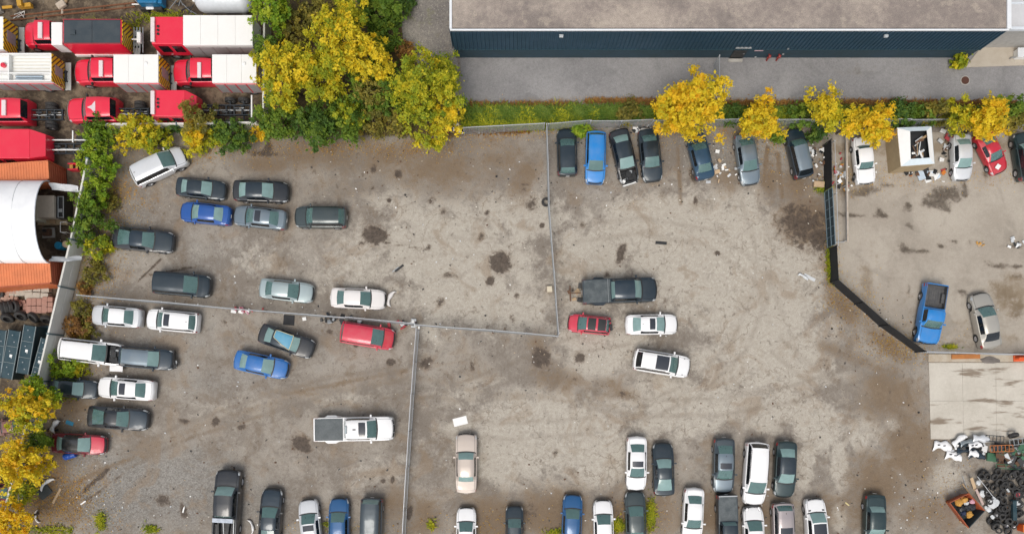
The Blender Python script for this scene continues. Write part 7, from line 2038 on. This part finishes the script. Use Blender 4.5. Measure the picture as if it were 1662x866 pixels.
# open box body full of scrap behind the fence
def box_body():
    z = 2.0
    P = dict(tl=at(1456, 208, z), tr=at(1511, 206, z), br=at(1516, 266, z), bl=at(1462, 270, z))
    I = dict(tl=at(1477, 213, z + .16), tr=at(1504, 212, z + .16), br=at(1509, 256, z + .16), bl=at(1478, 258, z + .16))
    c = sum(P.values(), Vector()) / 4
    root = thing('open_box_body', 'tan and white open topped truck body full of scrap', 'truck body', (c.x, c.y, 0.02))
    loc = lambda v, z_: Vector((v.x - c.x, v.y - c.y, z_))
    M_TANB = mat('tan_side', (.38, .29, .17), .7, dirt=.4, scale=1.5); M_BLW = mat('bluish_white', (.58, .66, .70), .5, dirt=.25)
    names = ('bl', 'br', 'tr', 'tl')
    for i, nm in enumerate(names):
        a, b = loc(P[nm], 0), loc(P[names[(i + 1) % 4]], 0)
        n = Vector(((b - a).y, -(b - a).x, 0)).normalized() * .035
        m = MB(); m.hexa([a + n, b + n, b - n, a - n], [p + Vector((0, 0, z)) for p in (a + n, b + n, b - n, a - n)])
        m.build('side_wall', M_TANB if i in (0, 3) else M_BLW, root)
        # inclined roof flange towards the opening
        a1, b1 = loc(I[nm], 0), loc(I[names[(i + 1) % 4]], 0)
        m = MB(); m.add([a + Vector((0, 0, z + .01)), b + Vector((0, 0, z + .01)), b1 + Vector((0, 0, z + .16)), a1 + Vector((0, 0, z + .16)), a + Vector((0, 0, z - .03)), b + Vector((0, 0, z - .03)), b1 + Vector((0, 0, z + .12)), a1 + Vector((0, 0, z + .12))], [(0, 1, 2, 3), (7, 6, 5, 4), (2, 6, 7, 3), (0, 4, 5, 1)])
        m.build('roof_flange', M_BLW if i in (0, 2) else M_WHITE, root)
        m = MB(); q = [a * .96, b * .96]; m.add([q[0] + Vector((0, 0, .5)), q[1] + Vector((0, 0, .5)), q[1] + Vector((0, 0, z)), q[0] + Vector((0, 0, z))], [(3, 2, 1, 0)]); m.build('inner_lining', mat('dark_lining', (.04, .06, .075), .7), root)
    m = MB(); m.add([loc(P[n_], 1.6) for n_ in names], [(0, 1, 2, 3)]); m.build('floor', M_TRIM, root)
    return c
bb = box_body()
rnd = random.Random(31)
for i in range(12):
    L = rnd.uniform(.4, 1.1); m = MB(); m.box((0, 0, 0), (L, rnd.uniform(.06, .2), .06)); o = m.build('scrap_piece', [M_WHITE, M_PALE, M_RUST, M_WOOD][i % 4], None, bevel=.01)
    o.location = (bb.x + rnd.uniform(-.05, .75), bb.y + rnd.uniform(-.85, .8), 1.66 + i * .036); o.rotation_euler = (rnd.uniform(-.2, .2), rnd.uniform(-.2, .2), rnd.uniform(0, PI))
    tag(o, ['white', 'pale grey', 'rust brown', 'bare wooden'][i % 4] + ' ' + ['long', 'short', 'slanting'][i // 4] + ' strip of scrap inside the open truck body', 'scrap', 'scrap strips in the open truck body')
# rubbish beside the box body and under the trees
def heap(px, py, spread, n, seed, mats, label, name='rubbish_heap', size=(.15, .5), z=.0):
    """one loose heap: pieces are parts of it"""
    c = at(px, py); root = thing(name, label, 'rubbish', (c.x, c.y, z)); rs = random.Random(seed)
    for i in range(n):
        m = MB(); s = rs.uniform(*size); m.box((0, 0, 0), (s, s * rs.uniform(.3, .8), rs.uniform(.02, .14)))
        o = m.build('piece', mats[i % len(mats)], root, bevel=.012); o.location = (rs.gauss(0, spread[0] / PXM * .5), rs.gauss(0, spread[1] / PXM * .5), .08 + i * .008); o.rotation_euler = (rs.uniform(-.3, .3), rs.uniform(-.3, .3), rs.uniform(0, PI))
    return root
M_CLOTHR = mat('red_cloth', (.40, .05, .06), .8); M_BLUEW = mat('blue_white_sheet', (.50, .60, .70), .5); M_OR = mat('orange_plastic', (.55, .17, .02), .5)
heap(1505, 282, (16, 12), 14, 3, [M_BLUEW, M_TRIM, M_WHITE, M_BLUEW], 'heap of blue white sheets in front of the open truck body', size=(.3, .8))
heap(1533, 255, (10, 40), 26, 4, [M_TRIM, M_RUST, M_PALE, M_CLOTHR, M_WHITE], 'mixed rubbish between the open truck body and silver sedan')
heap(1482, 283, (34, 5), 16, 5, [M_OR, M_TRIM, M_RUST, M_WHITE], 'low rubbish along the front of the open truck body')
heap(1366, 285, (16, 30), 34, 6, [M_WHITE, M_OCH, M_CLOTHR, M_PALE, M_TRIM], 'rubbish strewn between the gate beam and old white sedan')
heap(1315, 262, (16, 40), 30, 7, [M_WHITE, M_PALE, M_TRIM, M_RUST], 'pale litter beside the dark blue wagon')
heap(1170, 275, (26, 30), 22, 8, [M_WHITE, M_PALE, M_PINE], 'pale litter between the two yellow tree sedans')
heap(660, 526, (26, 8), 22, 9, [M_WHITE, M_CLOTHR, M_PALE, M_TRIM], 'crumpled plastic and rags at the fence junction')
heap(735, 210, (26, 8), 26, 10, [M_WHITE, M_PALE, M_BAG, M_CLOTHR], 'white rubbish at the foot of the drooping yellow bough')
heap(545, 520, (40, 6), 20, 11, [M_TRIM, M_BLACKSTEEL, M_STEEL], 'dark car trim scraps along the dividing fence')
heap(395, 505, (26, 5), 16, 12, [M_CLOTHR, M_WHITE, M_PINK], 'red and pale rags along the dividing fence')
heap(1038, 210, (20, 6), 20, 13, [M_WHITE, M_TRIM, M_PALE], 'scraps behind the smashed black sedan')
heap(84, 700, (10, 16), 12, 14, [M_TRIM, M_RUST, M_WOOD], 'dark scraps left of the dark red sedan')
heap(940, 466 + 20, (8, 20), 6, 15, [M_TRIM, M_PINE], 'few scraps near the tow bar')
heap(1590, 395, (10, 4), 6, 16, [M_OCH, M_PINE], 'yellow scraps at the dark stain in the side lot')
heap(1645, 393, (14, 8), 10, 17, [M_PALE, M_WHITE, M_TRIM], 'pale scraps at the right edge of the side lot')
heap(1630, 806, (30, 40), 26, 21, [M_TRIM, M_BLACKSTEEL, M_TRIM, M_RUST, M_STEEL], 'tangle of metal car parts among the piled tyres', 'scrap_heap', (.2, .55), .1)
heap(1632, 735, (34, 20), 44, 22, [M_BLACKSTEEL, M_TRIM, M_RUST, M_GRN, M_STEEL], 'tangle of dark metal parts under the frame stack', 'scrap_heap', (.3, 1.1), .1)
heap(1570, 726, (30, 12), 22, 23, [M_TRIM, M_WHITE, M_PALE, PAINTS['navy']], 'broken plastic trim among the stacked bumpers', 'scrap_heap', (.2, .7), .1)
# single flat things
board(747, 683, 1.25, .72, R(14), M_WHITE, 'flat white sheet above the old tan sedan', .02, 'white_sheet', 'sheet', .03)
board(469, 519, .98, .9, R(-4), mat('black_mat', (.02, .021, .024), .8, dirt=.3), 'square black rubber mat below the dividing fence', .02, 'rubber_mat', 'mat', .03)
board(648, 435, .95, .2, R(38), M_TRIM, 'dark strip of trim in the middle of the upper lot', .03, 'trim_strip', 'trim')
board(642, 437, .7, .10, R(38), M_STEEL, 'grey strip beside the dark trim strip', .02, 'trim_strip', 'trim', .02)
board(1073, 394, 1.0, .26, R(-4), M_TRIM, 'dark grey plastic grille lying in the pale part of the lot', .03, 'loose_grille', 'grille')
board(1314, 450, 1.1, .28, R(-28), M_PALE, 'pale flat panel left of the bent black fence', .02, 'pale_board', 'board', .03)
board(1337, 243, .8, .4, R(20), M_WHITE, 'white panel against the black screened fence', .15, 'white_board', 'board')
board(1329, 299, .9, .5, R(-5), M_PINE, 'yellowish wooden crate lid at the gate end', .3, 'crate_lid', 'board', .25)
board(494, 517, .34, .3, R(10), M_WHITE, 'small white tub lid below the dividing fence', .04, 'tub', 'tub', .08)
board(72, 798, 1.2, .9, R(40), mat('dark_lid', (.05, .06, .065), .5, dirt=.3), 'dark rounded plastic panel near the lower left trees', .05, 'plastic_sheet', 'sheet', .06)
board(92, 804, 1.5, .2, R(62), M_PINE, 'bleached plank right of the dark plastic panel', .05)
board(113, 686, .7, .35, R(-20), M_BLUEP, 'small blue sheet between black sedan and dark red sedan', .03, 'blue_sheet', 'sheet', .02)
board(135, 815, .55, .12, R(35), M_WHITE, 'white scrap piece at the tyre tracks', .04, 'scrap_piece', 'scrap')
board(298, 826, .6, .12, R(75), M_WHITE, 'white scrap strip on the gravel left of the black pickup', .04, 'scrap_piece', 'scrap')
board(1263, 820, .5, .2, R(-40), M_OCH, 'curled yellow scrap beside the mauve hatchback row', .04, 'scrap_piece', 'scrap')
board(1375, 817, .45, .12, R(-40), mat('pale_yellow', (.6, .5, .25), .6), 'pale yellow ring scrap between white SUV and old green sedan', .04, 'scrap_piece', 'scrap')
board(892, 469, .45, .5, R(4), mat('cream_box', (.6, .53, .4), .7), 'cream cardboard box beside the crossing fence', .2, 'cardboard_box', 'box', .38)
board(1567, 578, 2.5, .42, R(1), mat('rust_orange', (.42, .16, .04), .8, dirt=.5, dirt_col=(.25, .1, .04)), 'rusty orange steel beam below the bare wire fence', .12, 'steel_beam', 'beam', .2)
thing_boxes('traffic_barrier', 'orange traffic barrier at the right edge above the concrete pad', 'barrier', 1652, 581, .05, [('base', ((0, 0, .12), (1.0, .55, .22)), 0), ('panel', ((0, 0, .5), (.9, .18, .6)), 0), ('cap', ((.2, .1, .85), (.3, .3, .12)), 1)], [mat('safety_orange', (.65, .10, .02), .5), M_TRIM])
lump_o = lump(None, 'gravel_heap', (*at(1606, 584)[:2], .10), .55, mat('dark_gravel', (.16, .14, .125), .95, dirt=.5), 77, .2); lump_o.scale = (1.7, .6, 1); tag(lump_o, 'dark heap of gravel at the upper edge of the concrete pad', 'gravel heap')
# blue tarp with yellow hem on the black sedan's roof
tp = thing('roof_tarp', 'blue tarp with yellow hem spread on the slanted black sedan', 'tarp', (0, 0, 0))
mw = c19.matrix_basis
sh_ = shape('sedan')
G = []
for i in range(9):
    row = []
    for j in range(7):
        s = 1.75 + 1.5 * i / 8; v = 6.0 + (5.2 - 2.2 * i / 8) * j / 6
        p = sh_.surf(s, min(11.8, v)); row.append(mw @ (p + Vector((0, 0, .03 + .012 * math.sin(i * 2 + j * 3)))))
    G.append(row)
m = MB(); m.grid(G); m.build('sheet', mat('tarp_blue', (.09, .30, .45), .45, dirt=.3, dirt_col=(.25, .40, .45), scale=2), tp, smooth=60)
edge = [G[0][j] for j in range(7)] + [G[i][6] for i in range(9)] + [G[8][j] for j in range(6, -1, -1)] + [G[i][0] for i in range(8, -1, -1)]
m = MB(); m.path([p + Vector((0, 0, .012)) for p in edge], .028, 5); m.build('hem', mat('tarp_hem', (.62, .55, .33), .6), tp)
m = MB(); a, b = at(1506, 587), at(1720, 574); m.box(((a.x + b.x) / 2, (a.y + b.y) / 2, .05), (b.x - a.x, b.y - a.y, .12)); struct(m.build('concrete_kerb', mat('kerb_pale', (.44, .39, .31), .85, dirt=.6, dirt_col=(.28, .19, .11), scale=1.0), None, bevel=.02))
# far cars under the left trees
M_OLDR = paint('faded_red', (.18, .055, .04), .0, .5, dust=.4)
car('boxsedan', (-14, 696), (45, 688), M_OLDR, 'faded brown red car roof under the left edge trees', 'car', None, name='parked_car', wide=.9)
car('sedan', (-30, 792), (24, 800), 'maroon', 'dark red car under the yellow tree at the left edge', 'car', None)

# ------------------------------------------------------------------ litter that nobody could count
def litter(name, label, n, seed, mats, size, spots=None, keep=None):
    rs = np.random.RandomState(seed)
    m = MB()
    cnt = 0
    while cnt < n:
        if spots is not None and rs.rand() < .6:
            px, py, rx, ry = spots[rs.randint(len(spots))]; x = px + rs.normal() * rx; y = py + rs.normal() * ry
        else:
            x, y = rs.uniform(90, 1500), rs.uniform(215, 866)
            if x > 1345 and y < 580: continue
        if keep and not keep(x, y): continue
        p = at(x, y); s = size * rs.uniform(.4, 1.6); rz = rs.uniform(0, PI)
        m.box((p.x, p.y, .012 + s * .1), (s, s * rs.uniform(.3, .9), s * .25), rz, rs.randint(len(mats)), rs.uniform(-.3, .3), rs.uniform(-.3, .3))
        cnt += 1
    o = m.build(name, mats); return tag(o, label, 'litter', kind='stuff')
SP = [(1180, 260, 50, 30), (1310, 270, 20, 30), (300, 500, 160, 12), (1420, 520, 50, 30), (1400, 800, 80, 50), (700, 540, 100, 14), (240, 640, 80, 60), (330, 820, 120, 40), (960, 560, 60, 30), (640, 370, 120, 60), (1500, 820, 30, 40), (140, 760, 30, 60), (940, 300, 80, 16), (1100, 820, 150, 30)]
litter('litter', 'small pale scraps of litter strewn over the lot', 650, 3, [M_WHITE, mat('paper_scrap', (.62, .58, .50), .8), M_PALE, mat('tan_scrap', (.45, .36, .25), .8)], .085, SP)
litter('dark_debris', 'small dark stones and car debris strewn over the lot', 700, 4, [M_TRIM, mat('dark_stone', (.09, .08, .07), .9), M_RUST], .11, SP)
def leaves_on_ground(name, label, n, spots, seed):
    rs = np.random.RandomState(seed); V, T = [], []
    pr = np.array([s[4] for s in spots], float); pr /= pr.sum()
    k = rs.choice(len(spots), n, p=pr); S = np.array([s[:4] for s in spots], float)[k]
    x = (S[:, 0] + rs.normal(size=n) * S[:, 2] - CX) / F_PX * CAM_H; y = -(S[:, 1] + rs.normal(size=n) * S[:, 3] - CY) / F_PX * CAM_H
    a = rs.uniform(0, 2 * PI, n); L = rs.uniform(.022, .062, n)
    z = np.full(n, .03)
    c, s = np.cos(a) * L, np.sin(a) * L
    V = np.stack([np.stack([x - c, y - s, z], 1), np.stack([x + s * .6, y - c * .6, z + .02], 1), np.stack([x + c, y + s, z], 1), np.stack([x - s * .6, y + c * .6, z + .015], 1)], 1).reshape(-1, 3)
    me = bpy.data.meshes.new(name); me.vertices.add(4 * n); me.vertices.foreach_set('co', V.astype(np.float32).ravel())
    me.loops.add(4 * n); me.loops.foreach_set('vertex_index', np.arange(4 * n, dtype=np.int32)); me.polygons.add(n); me.polygons.foreach_set('loop_start', np.arange(0, 4 * n, 4, dtype=np.int32)); me.update(calc_edges=True)
    at_ = me.attributes.new('leaf', 'FLOAT', 'FACE'); at_.data.foreach_set('value', rs.uniform(0, 1, n).astype(np.float32))
    return tag(link(name, me, leaf_mat('fallen_leaf', (.24, .12, .035), (.48, .27, .05), (.70, .46, .06))), label, 'leaves', kind='stuff')
leaves_on_ground('fallen_leaves', 'fallen yellow and brown leaves along the lot edges', 15000, [(190, 320, 25, 50, 4), (165, 430, 20, 40, 3), (130, 540, 25, 40, 3), (330, 248, 60, 12, 2), (560, 238, 90, 10, 3), (820, 212, 60, 7, 3), (1060, 215, 40, 15, 2), (1260, 230, 50, 20, 2), (1385, 490, 24, 20, 2), (1350, 430, 8, 30, 2), (1460, 560, 36, 16, 4), (70, 760, 40, 80, 6), (110, 820, 40, 30, 4), (1400, 290, 60, 14, 2), (1600, 290, 60, 10, 1), (1040, 840, 30, 20, 1), (800, 850, 60, 16, 1), (1100, 163, 120, 4, 2), (700, 235, 40, 12, 2), (1540, 800, 40, 40, 1), (560, 855, 60, 8, 1)], 5)
